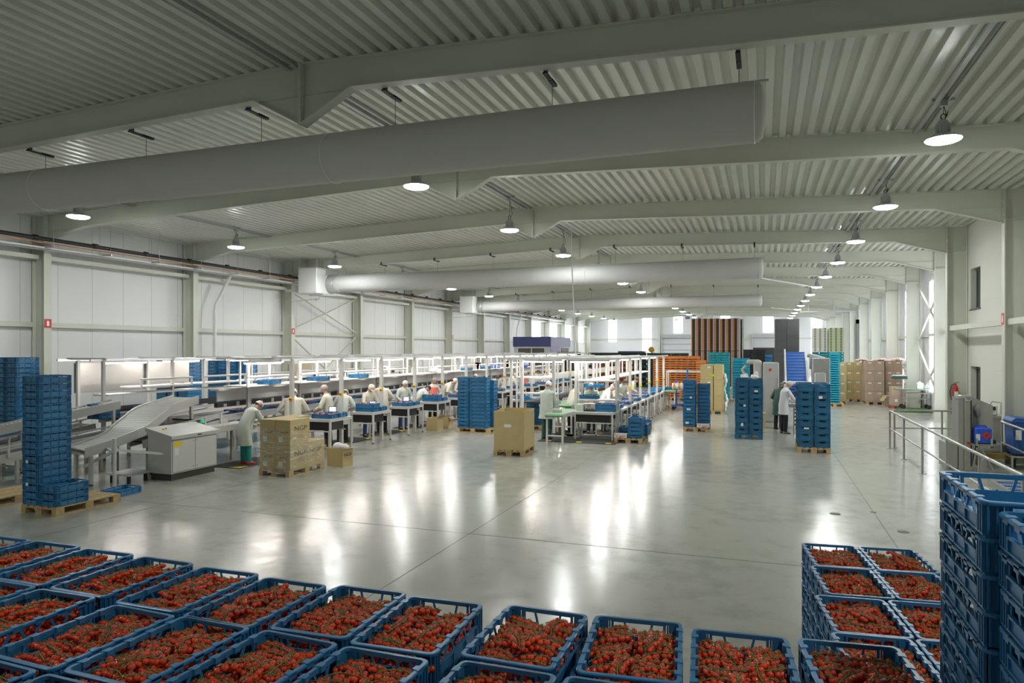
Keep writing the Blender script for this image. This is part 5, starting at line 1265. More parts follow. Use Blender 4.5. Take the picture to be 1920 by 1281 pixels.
t = thing('till_scale', 'small silver scale on the green belt beside the worker in green trousers', 'scale', (-5.70, 19.7, 0.86)); b = MB(); b.bvx(-0.12, 0.12, -0.1, 0.1, 0, 0.10, 0.01); b.obj('casing', ALU, t)
b = MB(); b.bx(-0.02, 0.02, 0.06, 0.10, 0.10, 0.26); b.obj('stem', GREY, t); b = MB(); b.bvx(-0.1, 0.1, 0.04, 0.08, 0.24, 0.34, 0.008); b.obj('display', GREY, t)
t = thing('packing_conveyor', 'white far conveyor row of the second line with upper deck', 'conveyor', (-13, 13, 0))
seg(t, 'belt', MATG, -7.6, -6.9, 21.9, 33, 0.92, 0.96); seg(t, 'upper_deck', LINEW, -7.2, -6.5, 21.9, 33, 1.72, 1.78); seg(t, 'light_panel', LINEW, -6.52, -6.48, 21.9, 33, 1.78, 1.92)
for k in range(6): b = MB(); b.bx(5.5, 5.56, 9 + 2 * k, 9.06 + 2 * k, 0, 0.92); b.obj('leg', LINEW, t)
for k in range(5):
    t = thing('shelf', 'white shelf board over the inner belt of the second line, bay %s' % FIRST[k], 'shelf', (-5.3, 22.4 + 2.1 * k, 1.66), 0, 'shelves of the second line'); b = MB(); b.bvx(-0.3, 0.3, 0, 1.8, 0, 0.05, 0.006); b.obj('board', LINEW, t); b = MB(); b.bx(-0.24, -0.2, 0.1, 0.14, 0.05, 0.7); b.bx(-0.24, -0.2, 1.6, 1.64, 0.05, 0.7); b.obj('hanger', LINEW, t)
for k in range(3):
    y = 22.8 + 1.9 * k; t = thing('packing_table', 'white table on the far side of the second line, %s' % FIRST[k], 'table', (0, 0, 0)); bpy.data.objects.remove(t)
    table(-8.75, -7.95, y + 1.2, y + 2.3, 0.86, 'white table on the far side of the second line, %s' % FIRST[k], 'tables on the far side of the second line'); crate(-8.35, y + 1.6, 0.86, pi / 2, 'blue crate on the far-side table of the second line, %s' % FIRST[k], 'crates on the far side of the second line')
# dark mats under the near end of the second line
for i, (x, y, sx, sy) in enumerate(((-5.1, 20.4, 1.15, 0.9), (-5.9, 21.6, 0.5, 0.8), (-5.0, 22.4, 1.0, 0.6))):
    t = thing('floor_mat', 'dark mat with yellow corners under the near end of the second line, %s' % ('widest', 'smallest', 'farthest')[i], 'mat', (x, y, 0))
    b = MB(); b.bvx(-sx, sx, -sy, sy, 0, 0.018, 0.006); b.obj('mat_sheet', MATG, t)
    for qx in (-0.8, 0.0, 0.75):
        b = MB(); b.bx(qx * sx, qx * sx + 0.16, -sy + 0.02, -sy + 0.2, 0.018, 0.021); b.obj('yellow_mark', YEL, t)
# trolley with film rolls
t = thing('film_trolley', 'blue wheeled trolley frame carrying film rolls at the end of the second line', 'trolley', (-3.35, 31.9, 0))
b = MB(); b.bx(0.13, 0.20, -0.05, 0.05, 0.2, 1.86); b.bx(-0.35, -0.28, -0.04, 0.04, 0.2, 1.3); b.obj('mast', BLUEB, t); b = MB(); b.bx(-0.5, 0.5, -0.3, -0.22, 0.16, 0.24); b.bx(-0.5, 0.5, 0.22, 0.3, 0.16, 0.24); b.bx(-0.04, 0.2, -0.3, 0.3, 0.16, 0.24); b.obj('base_frame', BLUEB, t)
for sx in (-0.42, 0.42):
    for sy in (-0.26, 0.26): b = MB(); b.cyl((sx, sy - 0.02, 0.08), (sx, sy + 0.02, 0.08), 0.08, n=14); b.obj('wheel', DARK, t, True)
for k in range(7):
    b = MB(); b.cyl((-0.5 + 0.075 * k, 0, 1.05), (-0.5 + 0.075 * k + 0.06, 0, 1.05), 0.17 if k % 2 else 0.15, n=18); tag(b.obj('film_roll', (WHITEP, TRAYO, LABELW)[k % 3], None, True, (-3.35, 31.9, 0)), '%s film roll threaded on the blue trolley, %s from the aisle' % (('white', 'orange', 'pale')[k % 3], FIRST[6 - k]), 'film roll', 'film rolls on the trolley')
table(-4.3, -2.6, 33.2, 33.9, 1.70, 'tall white bench behind the film trolley', None, False)
# ------------------------------------------------------------------ people
def ell(c, fx, up, rx, ry, n=14, fold=0.0):
    """ring round c: fx = forward direction, ry sideways, in the plane across 'up'"""
    c = Vector(c); up = Vector(up).normalized(); f = Vector(fx); f = (f - up * f.dot(up)).normalized(); s = up.cross(f)
    q = [1 + fold * cos(7 * 2 * pi * j / n + 0.6) + 0.5 * fold * cos(3 * 2 * pi * j / n) for j in range(n)]
    return [c + f * rx * q[j] * cos(2 * pi * j / n) + s * ry * q[j] * sin(2 * pi * j / n) for j in range(n)]
def person(label, x, y, face, h=1.66, lean=15, head=20, hl=None, hr=None, coat=COAT, hem=0.52, trou=TROUD, shoe=DARK, hair=NET, cap=None, apron=None, stance=0.10, twist=0, step=0.0, width=1.0, muff=None, group=None):
    """face: heading in degrees (0 looks along +x). hands hl / hr given as (forward, left, height)"""
    t = thing('person', label, 'person', (x, y, 0), radians(face), group); k = h / 1.70
    a = radians(lean); F = Vector((cos(0), 0, 0)); bd = Vector((sin(a), 0, cos(a))); bf = Vector((cos(a), 0, -sin(a)))
    hip = Vector((-0.06 * sin(a) - 0.04 * (lean > 25), 0, 0.92 * k))
    ch = hip + bd * 0.40 * k; nk = hip + bd * 0.54 * k; sh = [nk - bd * 0.085 * k + Vector((0, s * 0.170 * k * width, 0)) for s in (1, -1)]
    ah = a + radians(head); hd = Vector((sin(ah), 0, cos(ah))); hf = Vector((cos(ah), 0, -sin(ah)))
    hc = nk + hd * 0.155 * k + hf * 0.02
    V, E, R, roots = [], [], [], []
    def v(p, r): V.append(Vector(p)); R.append(r if isinstance(r, tuple) else (r, r)); return len(V) - 1
    def e(*c): E.extend((c[i], c[i + 1]) for i in range(len(c) - 1))
    p0 = v(hip, (0.13 * k, 0.11 * k)); roots.append(p0)
    p1 = v(hip.lerp(ch, 0.5), (0.125 * k, 0.10 * k)); p2 = v(ch, (0.145 * k, 0.105 * k)); p3 = v(nk, 0.052 * k); p4 = v(nk + hd * 0.055 * k, 0.055 * k)
    j0 = v(hc - hd * 0.055 * k + hf * 0.022, 0.062 * k); j1 = v(hc + hf * 0.004, (0.080 * k, 0.090 * k)); j2 = v(hc + hd * 0.062 * k - hf * 0.004, (0.072 * k, 0.080 * k)); j3 = v(hc + hd * 0.105 * k - hf * 0.006, 0.035 * k)
    e(p0, p1, p2, p3, p4, j0, j1, j2, j3)
    ns = v(hc + hf * 0.098 * k - hd * 0.012 * k, 0.011); e(j1, ns)
    for s in (1, -1): er = v(hc + Vector((0, s * 0.083 * k, 0)) - hd * 0.01, 0.016); e(j1, er)
    arms = []
    for i, s in enumerate((1, -1)):
        tgt = (hl, hr)[i]
        if tgt is None: tgt = (0.30, s * 0.16, 0.98 * k)
        S = sh[i]; H = Vector(tgt); L1, L2 = 0.285 * k, 0.265 * k; d = H - S
        if d.length > (L1 + L2) * 0.985: d = d.normalized() * (L1 + L2) * 0.985; H = S + d
        dl = d.length; ca = (L1 * L1 + dl * dl - L2 * L2) / (2 * L1 * dl); ca = max(-1, min(1, ca)); hgt = L1 * sqrt(1 - ca * ca)
        out = Vector((-0.35, s * 0.75, -0.6)); out = (out - d.normalized() * out.dot(d.normalized())).normalized()
        El = S + d.normalized() * L1 * ca + out * hgt; arms.append((S, El, H))
        q0 = v(S, 0.046 * k); q1 = v(El, 0.043 * k); q2 = v(H, 0.028 * k); e(p2, q0, q1, q2)
        fd = (H - El).normalized(); pm = v(H + fd * 0.055, (0.040, 0.020)); e(q2, pm)
        side = Vector((0, s, 0)); side = (side - fd * side.dot(fd)).normalized(); dn = fd.cross(side) * s
        if dn.z > 0: dn = -dn
        base = H + fd * 0.075
        for g, (off, ln) in enumerate(((-0.030, 0.062), (-0.010, 0.074), (0.010, 0.070), (0.028, 0.055))):
            f0 = v(base + side * off - fd * 0.02, 0.009); f1 = v(base + side * off + fd * ln * 0.5 + dn * 0.008, 0.0088); f2 = v(base + side * off + fd * ln * 0.85 + dn * 0.028, 0.0078); f3 = v(base + side * off + fd * ln * 0.95 + dn * 0.045, 0.007); e(f0, f1, f2, f3); roots.append(f0)
        f0 = v(H + fd * 0.025 - side * 0.022, 0.011); f1 = v(H + fd * 0.05 - side * 0.048 + dn * 0.012, 0.010); f2 = v(H + fd * 0.08 - side * 0.052 + dn * 0.028, 0.008); e(f0, f1, f2); roots.append(f0)
    legs = []
    for i, s in enumerate((1, -1)):
        st = step * (1 if i == 0 else -1)
        Hj = hip + Vector((0, s * 0.085 * k, -0.04)); An = Vector((st, s * stance, 0.085 * k)); Kn = Hj.lerp(An, 0.5) + Vector((0.03, 0, 0)); legs.append((Hj, Kn, An))
        l0 = v(Hj, 0.082 * k); l1 = v(Kn, 0.055 * k); l2 = v(Hj.lerp(An, 0.7), 0.050 * k); l3 = v(An, 0.036 * k); l4 = v(An + Vector((0.12, s * 0.015, -0.045)), (0.038, 0.025)); e(p0, l0, l1, l2, l3, l4)
    me = bpy.data.meshes.new('body'); me.from_pydata([tuple(q) for q in V], E, []); me.materials.append(SKIN)
    bo = link('body', me, t)
    md = bo.modifiers.new('Skin', 'SKIN'); md.use_smooth_shade = True
    sv = me.skin_vertices[0].data
    for i, r in enumerate(R): sv[i].radius = r; sv[i].use_root = i in roots
    sb = bo.modifiers.new('Subdivision', 'SUBSURF'); sb.levels = 1; sb.render_levels = 1
    # coat with sleeves
    b = MB(); rings = []; up0 = Vector((0, 0, 1)); hz = hem * k
    lw = 0.205 * k * width
    for f_, rx, ry in ((0.0, 0.165, 0.215), (0.33, 0.155, 0.20), (0.66, 0.150, 0.192)): rings.append(ell((hip.x + 0.01 + (0.06 * sin(a)) * (1 - f_), 0, hz + (hip.z - 0.06 - hz) * f_), F, up0, rx * k * width, ry * k * width, 28, 0.085 * (1 - f_)))
    rings.append(ell(hip, F, (bd + up0) * 0.5, 0.142 * k * width, 0.185 * k * width, 28, 0.025)); rings.append(ell(hip.lerp(ch, 0.45), bf, bd, 0.135 * k * width, 0.172 * k * width, 28, 0.025))
    rings.append(ell(ch, bf, bd, 0.145 * k * width, lw * 0.93, 28, 0.02)); rings.append(ell(nk - bd * 0.09 * k, bf, bd, 0.125 * k * width, lw, 28)); rings.append(ell(nk - bd * 0.035 * k, bf, bd, 0.098 * k, 0.150 * k, 28)); rings.append(ell(nk + bd * 0.015 * k, bf, bd, 0.068 * k, 0.076 * k, 28)); rings.append(ell(nk + bd * 0.045 * k, bf, bd, 0.074 * k, 0.078 * k, 28))
    b.loft(rings, cap=False)
    for S, El, H in arms:
        m1 = S.lerp(El, 0.5); w_ = H.lerp(El, 0.10); b.tube([S + (nk - S) * 0.35 - bd * 0.02, S, m1, El, El.lerp(w_, 0.5), w_], [0.066 * k, 0.070 * k, 0.066 * k, 0.060 * k, 0.055 * k, 0.048 * k], 10, cap=False)
    c_ = b.obj('lab_coat', coat, t, True)
    if apron:
        b = MB(); n_ = 7; g = []
        for (cc, ff, uu, rx, ry) in ((Vector((hip.x + 0.015, 0, hz + 0.12)), F, up0, 0.172, 0.215), (hip, F, (bd + up0) * 0.5, 0.155, 0.20), (ch, bf, bd, 0.158, 0.20), (nk - bd * 0.09 * k, bf, bd, 0.135, 0.19)):
            uu = Vector(uu).normalized(); s_ = uu.cross(Vector(ff)).normalized(); g.append([Vector(cc) + Vector(ff) * rx * k * cos(q) + s_ * ry * k * sin(q) for q in np.linspace(-0.85, 0.85, n_)])
        b.add([p for r in g for p in r], [(i * n_ + j, i * n_ + j + 1, (i + 1) * n_ + j + 1, (i + 1) * n_ + j) for i in range(3) for j in range(n_ - 1)]); b.obj('apron', apron, t, True)
    b = MB()
    for Hj, Kn, An in legs:
        b.loft([ell(Hj + Vector((0.0, 0, -0.09)), F, up0, 0.088 * k, 0.088 * k, 10), ell(Hj.lerp(Kn, 0.5), F, up0, 0.086 * k, 0.082 * k, 10), ell(Kn, F, up0, 0.074 * k, 0.070 * k, 10), ell(Kn.lerp(An, 0.6), F, up0, 0.072 * k, 0.066 * k, 10), ell(An + Vector((0.0, 0, -0.01)), F, up0, 0.066 * k, 0.062 * k, 10)])
    b.obj('trousers', trou, t, True)
    for i, (Hj, Kn, An) in enumerate(legs):
        b = MB(); s = (1, -1)[i]; rg = []
        for dx, w_, hh in ((-0.075, 0.018, 0.05), (-0.06, 0.036, 0.085), (0.0, 0.042, 0.10), (0.07, 0.046, 0.075), (0.135, 0.042, 0.055), (0.17, 0.02, 0.035)): c = Vector((An.x + dx, An.y + s * 0.008, hh / 2)); rg.append([c + Vector((0, w_ * cos(q), hh / 2 * sin(q))) for q in np.linspace(0, 2 * pi, 11)[:-1]])
        b.loft(rg); b.obj('shoe', shoe, t, True)
    # hair or net: a cap of hair over the back and top of the head
    b = MB(); rr_ = 0.108 * k; vs = []; nu, nv = 14, 8; cc = hc + hd * 0.022 * k - hf * 0.014 * k
    for i in range(nv + 1):
        th = 1.95 * i / nv
        for j in range(nu):
            ph = 2 * pi * j / nu; lim = th * (1.0 if cos(ph) < 0.2 else 1.0 - 0.42 * (cos(ph) - 0.2) / 0.8)
            d = hd * cos(lim) + (hf * cos(ph) + Vector((0, 1, 0)) * sin(ph)) * sin(lim); vs.append(cc + Vector((d.x * rr_ * 1.02, d.y * rr_ * 0.90, d.z * rr_)))
    b.add(vs, [(i * nu + j, i * nu + (j + 1) % nu, (i + 1) * nu + (j + 1) % nu, (i + 1) * nu + j) for i in range(nv) for j in range(nu)]); b.obj('hair_net' if hair is NET or hair is WHITEP else 'hair', hair, t, True)
    if cap: b = MB(); b.loft([ell(hc + hd * q * k - hf * 0.004, hf, hd, r * k, r * 0.9 * k) for q, r in ((0.045, 0.118), (0.09, 0.115), (0.125, 0.085), (0.135, 0.02))]); b.bar(hc + hd * 0.05 * k + hf * 0.08 * k, hc + hd * 0.045 * k + hf * 0.17 * k, 0.14, 0.012, up=hd); b.obj('cap', cap, t, True)
    if muff:
        for s in (1, -1): b = MB(); b.ball(hc + Vector((0, s * 0.095 * k, 0)), 0.03, 0.022, 0.035, 9, 6); b.obj('ear_muff', muff, t, True)
    for s in (1, -1): b = MB(); b.ball(hc + hf * 0.083 * k + hd * 0.012 * k + Vector((0, s * 0.031, 0)), 0.008, 0.011, 0.007, 7, 5); b.obj('eye', mat('eye_dark', (0.05, 0.04, 0.035), 0.3), t, True)
    b = MB(); b.ball(hc + hf * 0.082 * k - hd * 0.055 * k, 0.010, 0.024, 0.007, 8, 5); b.obj('mouth', mat('lips', (0.42, 0.14, 0.12), 0.5), t, True)
    return t
W = 'at the first packing line'
person('stooping worker in teal trousers and pink shoes beside the control cabinet, red ear muffs', -11.42, 13.25, 78, 1.62, 34, 28, (0.42, 0.1, 0.98), (0.44, -0.1, 0.98), COAT, 0.48, TROUT, mat('shoe_pink', (0.62, 0.03, 0.07), 0.5), NET, muff=RED)
person('broad worker in pale coat with back turned behind the wrapped printed cartons', -11.55, 15.15, 125, 1.72, 20, 26, (0.3, 0.2, 1.0), (0.3, -0.2, 1.0), COATW, 0.5, TROUD, DARK, NET, width=1.18)
person('bareheaded grey-haired worker in open cream coat facing the conveyor', -11.35, 16.45, 192, 1.70, 8, 10, (0.33, 0.1, 1.02), (0.33, -0.14, 1.0), COATW, 0.5, TROUD, DARK, HAIRG)
person('worker in pale grey coat bent away beside the second white post', -11.5, 17.35, 110, 1.66, 32, 30, None, None, COAT, 0.55, TROUD, DARK, HAIRG)
person('worker in light cap sorting fruit in a crate, facing the aisle', -11.52, 18.75, -30, 1.64, 14, 26, (0.38, 0.12, 0.98), (0.38, -0.1, 0.98), COATW, 0.5, JEANS, DARK, NET, cap=mat('cap_beige', (0.60, 0.52, 0.42), 0.7))
person('worker in cream coat with back turned beside the third white post', -11.6, 19.75, 130, 1.74, 22, 25, (0.3, 0.2, 1.05), (0.3, -0.22, 1.0), COATW, 0.55, TROUD, DARK, HAIR, width=1.12)
person('bareheaded worker in blue jeans facing the aisle behind the doubled crates', -11.5, 20.95, -35, 1.66, 10, 24, None, None, COAT, 0.55, JEANS, DARK, NET)
person('worker in dark trousers bent low beside the fourth white post', -11.45, 21.9, 60, 1.66, 46, 20, None, None, COAT, 0.6, TROUD, mat('shoe_blue', (0.02, 0.04, 0.12), 0.5), HAIR)
person('worker in salmon apron under an open white coat', -11.5, 23.2, -40, 1.66, 10, 20, None, None, COATW, 0.5, TROUD, DARK, HAIRG, apron=PINK)
person('worker in cream coat bent over toward the salmon apron worker', -11.6, 24.45, 20, 1.74, 36, 22, None, None, COATW, 0.5, TROUD, DARK, NET, width=1.1)
person('dark-haired worker facing the aisle beside the fifth white post', -11.5, 25.7, -50, 1.66, 20, 30, (0.36, 0.1, 0.98), (0.36, -0.1, 0.98), COATW, 0.5, TROUD, mat('shoe_white', (0.5, 0.5, 0.5), 0.5), HAIR)
person('worker in cream coat just visible above the wide blue stack', -11.5, 27.1, 100, 1.72, 25, 20, None, None, COATW)
for i, (y, fc, ln, ap) in enumerate(((29.5, -50, 30, None), (31.4, 60, 30, None), (33.3, -40, 24, PINK), (35.6, -55, 18, None), (37.6, 80, 25, None))):
    person(('stooping worker farther down the first line, just past the wide blue stack', 'worker bent with hidden face, beyond the stooping one', 'worker in pink apron far down the first line', 'worker standing beyond the pink apron worker', 'farthest worker at the end of the first line')[i], -11.45, y, fc, 1.66, ln, 22, None, None, COAT if i % 2 else COATW, 0.5, TROUD, DARK, (HAIR, NET, HAIRG)[i % 3], apron=ap)
person('tall worker in long pale coat and bottle-green trousers, back turned, by the big open carton', -6.12, 20.0, 78, 1.73, 6, 22, (0.32, 0.1, 0.95), (0.34, -0.12, 0.95), COAT, 0.62, TROUG, DARK, WHITEP, width=1.12)
person('stooping worker in cream coat beside the green-trousered one, back turned', -5.85, 21.9, 55, 1.68, 28, 20, (0.36, 0.1, 0.92), (0.36, -0.12, 0.9), COATW, 0.55, TROUD, DARK, HAIRG)
person('worker behind the scale whose head is hidden by the shelf', -5.2, 21.95, -80, 1.66, 14, 26, (0.4, 0.1, 1.05), (0.4, -0.06, 1.04), COAT, 0.5, TROUD, DARK, NET)
person('worker in white coat and dark grey cap turned toward the aisle post', -4.95, 22.6, 20, 1.66, 28, 24, None, None, mat('coat_white', (0.82, 0.82, 0.84), 0.8), 0.5, TROUG, DARK, NET, cap=mat('cap_grey', (0.12, 0.12, 0.14), 0.7))
for i, (y, fc, hr_) in enumerate(((24.3, 30, NET), (26.3, -30, HAIR), (28.4, 10, HAIR))):
    person(('fair worker in cream coat beyond the white-coated one on the second line', 'dark-haired worker leaning over crates on the second line', 'farthest worker on the aisle side of the second line')[i], -5.15, y, fc, 1.66, 26, 22, None, None, COATW if i % 2 == 0 else COAT, 0.5, TROUD, DARK, hr_)
person('distant worker in dusty grey coat before the dark crate stacks', -9.3, 38.0, 200, 1.74, 12, 15, None, None, mat('coat_grey', (0.30, 0.36, 0.36), 0.8), 0.5, TROUD, DARK, HAIRG)
person('worker in long white coat and black trousers at the blue inclined belt', 0.62, 24.0, 22, 1.70, 9, 28, (0.42, 0.1, 1.0), (0.42, -0.1, 0.98), mat('coat_white', (0.82, 0.82, 0.84), 0.8), 0.62, TROUD, mat('shoe_grey', (0.18, 0.18, 0.18), 0.5), NET)
person('worker in dark green clothes mostly hidden behind the white-coated one', 0.48, 25.2, 60, 1.64, 22, 22, None, None, mat('coat_dark_green', (0.05, 0.10, 0.085), 0.8), 0.5, TROUD, DARK, HAIRG)
# ------------------------------------------------------------------ office side
RAILM = mat('rail_steel', (0.50, 0.50, 0.48), 0.28, metal=0.75)
def railing(label, posts, closed=False, h=1.02, flr=True):
    o = Vector((posts[0][0], posts[0][1], 0)); t = thing('railing', label, 'railing', o)
    for x, y in posts:
        p = Vector((x, y, 0)) - o; b = MB(); b.cyl(p, p + Vector((0, 0, h)), 0.024, n=10); ps = b.obj('post', RAILM, t, True)
        b = MB(); b.cyl(p, p + Vector((0, 0, 0.012)), 0.075, n=14); b.obj('base_plate', RAILM, ps, True)
    pts = [Vector((x, y, h)) - o for x, y in posts]; b = MB(); b.tube(pts, 0.027, 10); b.obj('hand_rail', RAILM, t, True)
    b = MB(); b.tube([p - Vector((0, 0, 0.48)) for p in pts], 0.02, 8); b.obj('mid_rail', RAILM, t, True)
    return t
railing('long steel railing running toward the near empty crates from the hygiene gate', [(3.25, 21.36), (3.25, 19.35), (3.25, 17.25), (3.25, 15.1), (3.25, 13.0), (3.25, 11.0)])
railing('short steel railing closing the far side of the hygiene area', [(3.39, 21.55), (4.6, 21.9), (5.75, 22.2)])
railing('second steel railing along the office wall beside the blue bin', [(5.22, 19.1), (5.12, 17.2), (5.02, 15.0), (4.95, 12.5)])
t = thing('hygiene_gate', 'tall stainless hygiene gate with disinfectant cabinet inside the railing', 'gate', (4.1, 18.3, 0))
b = MB(); b.bx(0.0, 0.10, -0.3, 0.3, 0, 1.62); b.bvx(0.11, 0.26, -0.32, 0.26, 0, 1.66, 0.01); b.obj('gate_column', STAIN, t)
b = MB(); b.prism([(0.26, 1.66), (0.76, 1.44), (0.76, 0.66), (0.60, 0.50), (0.26, 0.55)], 'y', 0.10, 0.22); b.obj('side_cabinet', STAIN, t)
b = MB(); b.tube([(-0.04, -0.2, 1.58), (0.12, -0.25, 1.68), (0.2, -0.3, 1.68), (0.24, -0.34, 1.60), (0.2, -0.38, 1.56), (0.12, -0.36, 1.58)], 0.014, 6); b.obj('hoop', RAILM, t, True)
b = MB(); b.bx(0.225, 0.25, -0.33, -0.32, 0.1, 1.6); b.obj('cable_duct', DARK, t)
b = MB(); b.cyl((0.18, -0.36, 0.62), (0.18, -0.32, 0.62), 0.03, n=10); b.obj('stop_button', RED, t, True)
b = MB(); b.bvx(-0.26, -0.01, -0.3, 0.3, 0.05, 0.62, 0.01); b.obj('front_box', STAIN, t)
b = MB(); b.ball((0.44, -0.02, 1.30), 0.06, 0.06, 0.15, 10, 7); b.cyl((0.44, -0.02, 1.0), (0.44, -0.02, 1.2), 0.03, n=8); b.obj('sprayer', mat('sprayer_grey', (0.22, 0.22, 0.22), 0.4), t, True)
b = MB(); b.bx(0.20, 0.66, -0.45, 0.10, 0.60, 0.62); b.obj('can_shelf', STAIN, t)
for p, q in (((0.42, -0.05, 0.6), (0.30, -0.1, 0.0)), ((0.45, -0.05, 0.6), (0.72, -0.1, 0.0))): b = MB(); b.bar(p, q, 0.035, 0.035); b.obj('leg', RAILM, t)
t = thing('jerry_can', 'bright blue jerry can with red hazard diamond on the hygiene gate shelf', 'can', (4.55, 17.98, 0.62))
b = MB(); b.bvx(-0.16, 0.16, -0.11, 0.11, 0, 0.36, 0.03); b.tube([(-0.08, 0, 0.36), (-0.08, 0, 0.40), (0.05, 0, 0.40), (0.08, 0, 0.36)], 0.016, 7); b.obj('can_body', CANB, t)
b = MB(); b.cyl((-0.10, 0, 0.35), (-0.10, 0, 0.42), 0.03, n=12); b.obj('screw_cap', CANB, t, True)
b = MB(); b.prism([(0.05, 0.10), (0.145, 0.195), (0.05, 0.29), (-0.045, 0.195)], 'y', -0.113, -0.110); dm = b.obj('hazard_diamond', RED, t)
b = MB(); b.prism([(0.03, 0.17), (0.07, 0.17), (0.075, 0.20), (0.05, 0.245), (0.025, 0.20)], 'y', -0.115, -0.113); b.obj('flame_symbol', INK, dm)
b = MB(); b.bx(-0.15, -0.07, -0.113, -0.11, 0.08, 0.22); b.obj('paper_label', LABELW, t)
b = MB(); b.bx(4.39, 4.43, 17.83, 17.86, 0.55, 0.75); b.bx(4.67, 4.71, 17.83, 17.86, 0.55, 0.75); b.bx(4.39, 4.71, 17.83, 17.86, 0.55, 0.58)
tag(b.obj('can_bracket', RAILM), 'steel bracket holding the blue jerry can', 'bracket')
t = thing('waste_bin', 'big blue waste bin with raised lid beside the office wall railing', 'bin', (5.50, 18.72, 0.32))
b = MB(); b.loft([[(-0.22, -0.24, 0.04), (0.22, -0.24, 0.04), (0.22, 0.24, 0.04), (-0.22, 0.24, 0.04)], [(-0.26, -0.30, 0.74), (0.26, -0.30, 0.74), (0.26, 0.30, 0.74), (-0.26, 0.30, 0.74)]]); b.obj('bin_body', BIN, t)
b = MB(); b.bvx(-0.28, 0.28, -0.33, 0.33, 0.74, 0.79, 0.015); b.prism([(-0.28, 0.79), (0.28, 0.79), (0.28, 0.82), (-0.2, 0.85)], 'y', -0.31, 0.31); b.obj('lid', BIN, t)
b = MB(); b.bx(-0.20, -0.09, -0.296, -0.27, 0.36, 0.58); b.bx(0.0, 0.20, -0.29, -0.265, 0.28, 0.56); b.obj('paper_label', LABELW, t)
for s in (-1, 1): b = MB(); b.cyl((s * 0.18, 0.2, 0.05), (s * 0.23, 0.2, 0.05), 0.05, n=12); b.obj('wheel', DARK, t, True)
t = thing('bin_stand', 'low steel stand under the big blue waste bin', 'stand', (5.50, 18.72, 0)); b = MB(); b.bx(-0.3, 0.3, -0.33, 0.33, 0.285, 0.32); b.obj('stand_top', STAIN, t)
for sx in (-0.27, 0.27):
    for sy in (-0.3, 0.3): b = MB(); b.bx(sx - 0.02, sx + 0.02, sy - 0.02, sy + 0.02, 0, 0.285); b.obj('leg', STAIN, t)
# fire extinguisher on the column web
t = thing('fire_extinguisher', 'red fire extinguisher hung on the steel column behind the hygiene gate', 'extinguisher', (5.52, FY[6] - 0.12, 1.12))
b = MB(); b.lathe([(0.05, 0), (0.075, 0.02), (0.075, 0.40), (0.05, 0.47), (0.025, 0.50)], 16); b.obj('cylinder_body', RED, t, True); b = MB(); b.bx(-0.05, 0.05, -0.078, -0.07, 0.12, 0.30); b.obj('paper_label', LABELW, t)
b = MB(); b.cyl((0, 0, 0.49), (0, 0, 0.54), 0.02, n=8); b.bar((-0.05, 0, 0.55), (0.09, 0, 0.58), 0.02, 0.015); b.obj('valve', DARK, t)
b = MB(); b.tube([(0.0, 0, 0.53), (-0.10, -0.02, 0.50), (-0.15, -0.02, 0.30), (-0.12, -0.02, 0.05), (-0.07, -0.03, 0.0)], 0.012, 6); b.obj('hose', DARK, t, True)
b = MB(); b.bvx(5.42, 5.60, FY[6] - 0.10, FY[6] - 0.02, 0.72, 0.90, 0.01); tag(b.obj('socket_box', BIN), 'small blue socket box on the column under the fire extinguisher', 'socket')
# sink counter by the brick wall
t = thing('sink_counter', 'stainless hand-wash counter against the brick office wall', 'sink', (5.36, 20.75, 0))
b = MB(); b.bvx(-0.5, 0.48, -0.45, 0.45, 0.98, 1.05, 0.01); b.bx(0.40, 0.46, -0.45, 0.45, 1.05, 1.25); b.obj('basin', STAIN, t); b = MB(); b.bx(-0.38, 0.40, -0.40, 0.40, 0.30, 0.98); b.obj('cabinet', STAIN, t)
for sx in (-0.34, 0.36):
    for sy in (-0.36, 0.36): b = MB(); b.bx(sx - 0.02, sx + 0.02, sy - 0.02, sy + 0.02, 0, 0.3); b.obj('leg', STAIN, t)
b = MB(); b.tube([(0.30, 0.0, 1.05), (0.30, 0, 1.35), (0.1, 0, 1.38), (0.05, 0, 1.28)], 0.016, 7); b.obj('tap', RAILM, t, True)
t = thing('soap_dispenser', 'white soap dispenser with black nozzle standing on the hand-wash counter', 'dispenser', (5.40, 20.5, 1.05)); b = MB(); b.bvx(-0.10, 0.10, -0.07, 0.07, 0, 0.26, 0.02); b.obj('casing', WHITEP, t); b = MB(); b.bvx(-0.05, 0.05, -0.10, -0.07, 0.14, 0.22, 0.01); b.obj('nozzle', BLACK, t)
# boot-cleaning unit and bench
t = thing('boot_washer', 'low stainless boot washer with brushes behind the hygiene gate', 'machine', (4.95, 19.6, 0)); b = MB(); b.bvx(-0.35, 0.35, -0.5, 0.5, 0.18, 0.48, 0.02); b.obj('tray', STAIN, t)
for k in range(2): b = MB(); b.cyl((-0.18 + 0.3 * k, -0.4, 0.52), (-0.18 + 0.3 * k, 0.4, 0.52), 0.07, n=14); b.obj('brush', DARK, t, True)
for s in (-1, 1): b = MB(); b.bx(s * 0.3 - 0.02, s * 0.3 + 0.02, -0.45, 0.45, 0, 0.18); b.obj('foot', STAIN, t)
t = thing('guard_rail', 'yellow-brown low kick rail behind the jerry can', 'rail', (4.7, 18.9, 0)); b = MB(); b.bx(-0.05, 0.75, -0.04, 0.04, 0.18, 0.30); b.obj('kick_board', mat('ochre', (0.30, 0.20, 0.04), 0.5), t); b = MB(); b.bx(-0.03, 0.03, -0.03, 0.03, 0, 0.18); b.bx(0.67, 0.73, -0.03, 0.03, 0, 0.18); b.obj('foot', DARK, t)
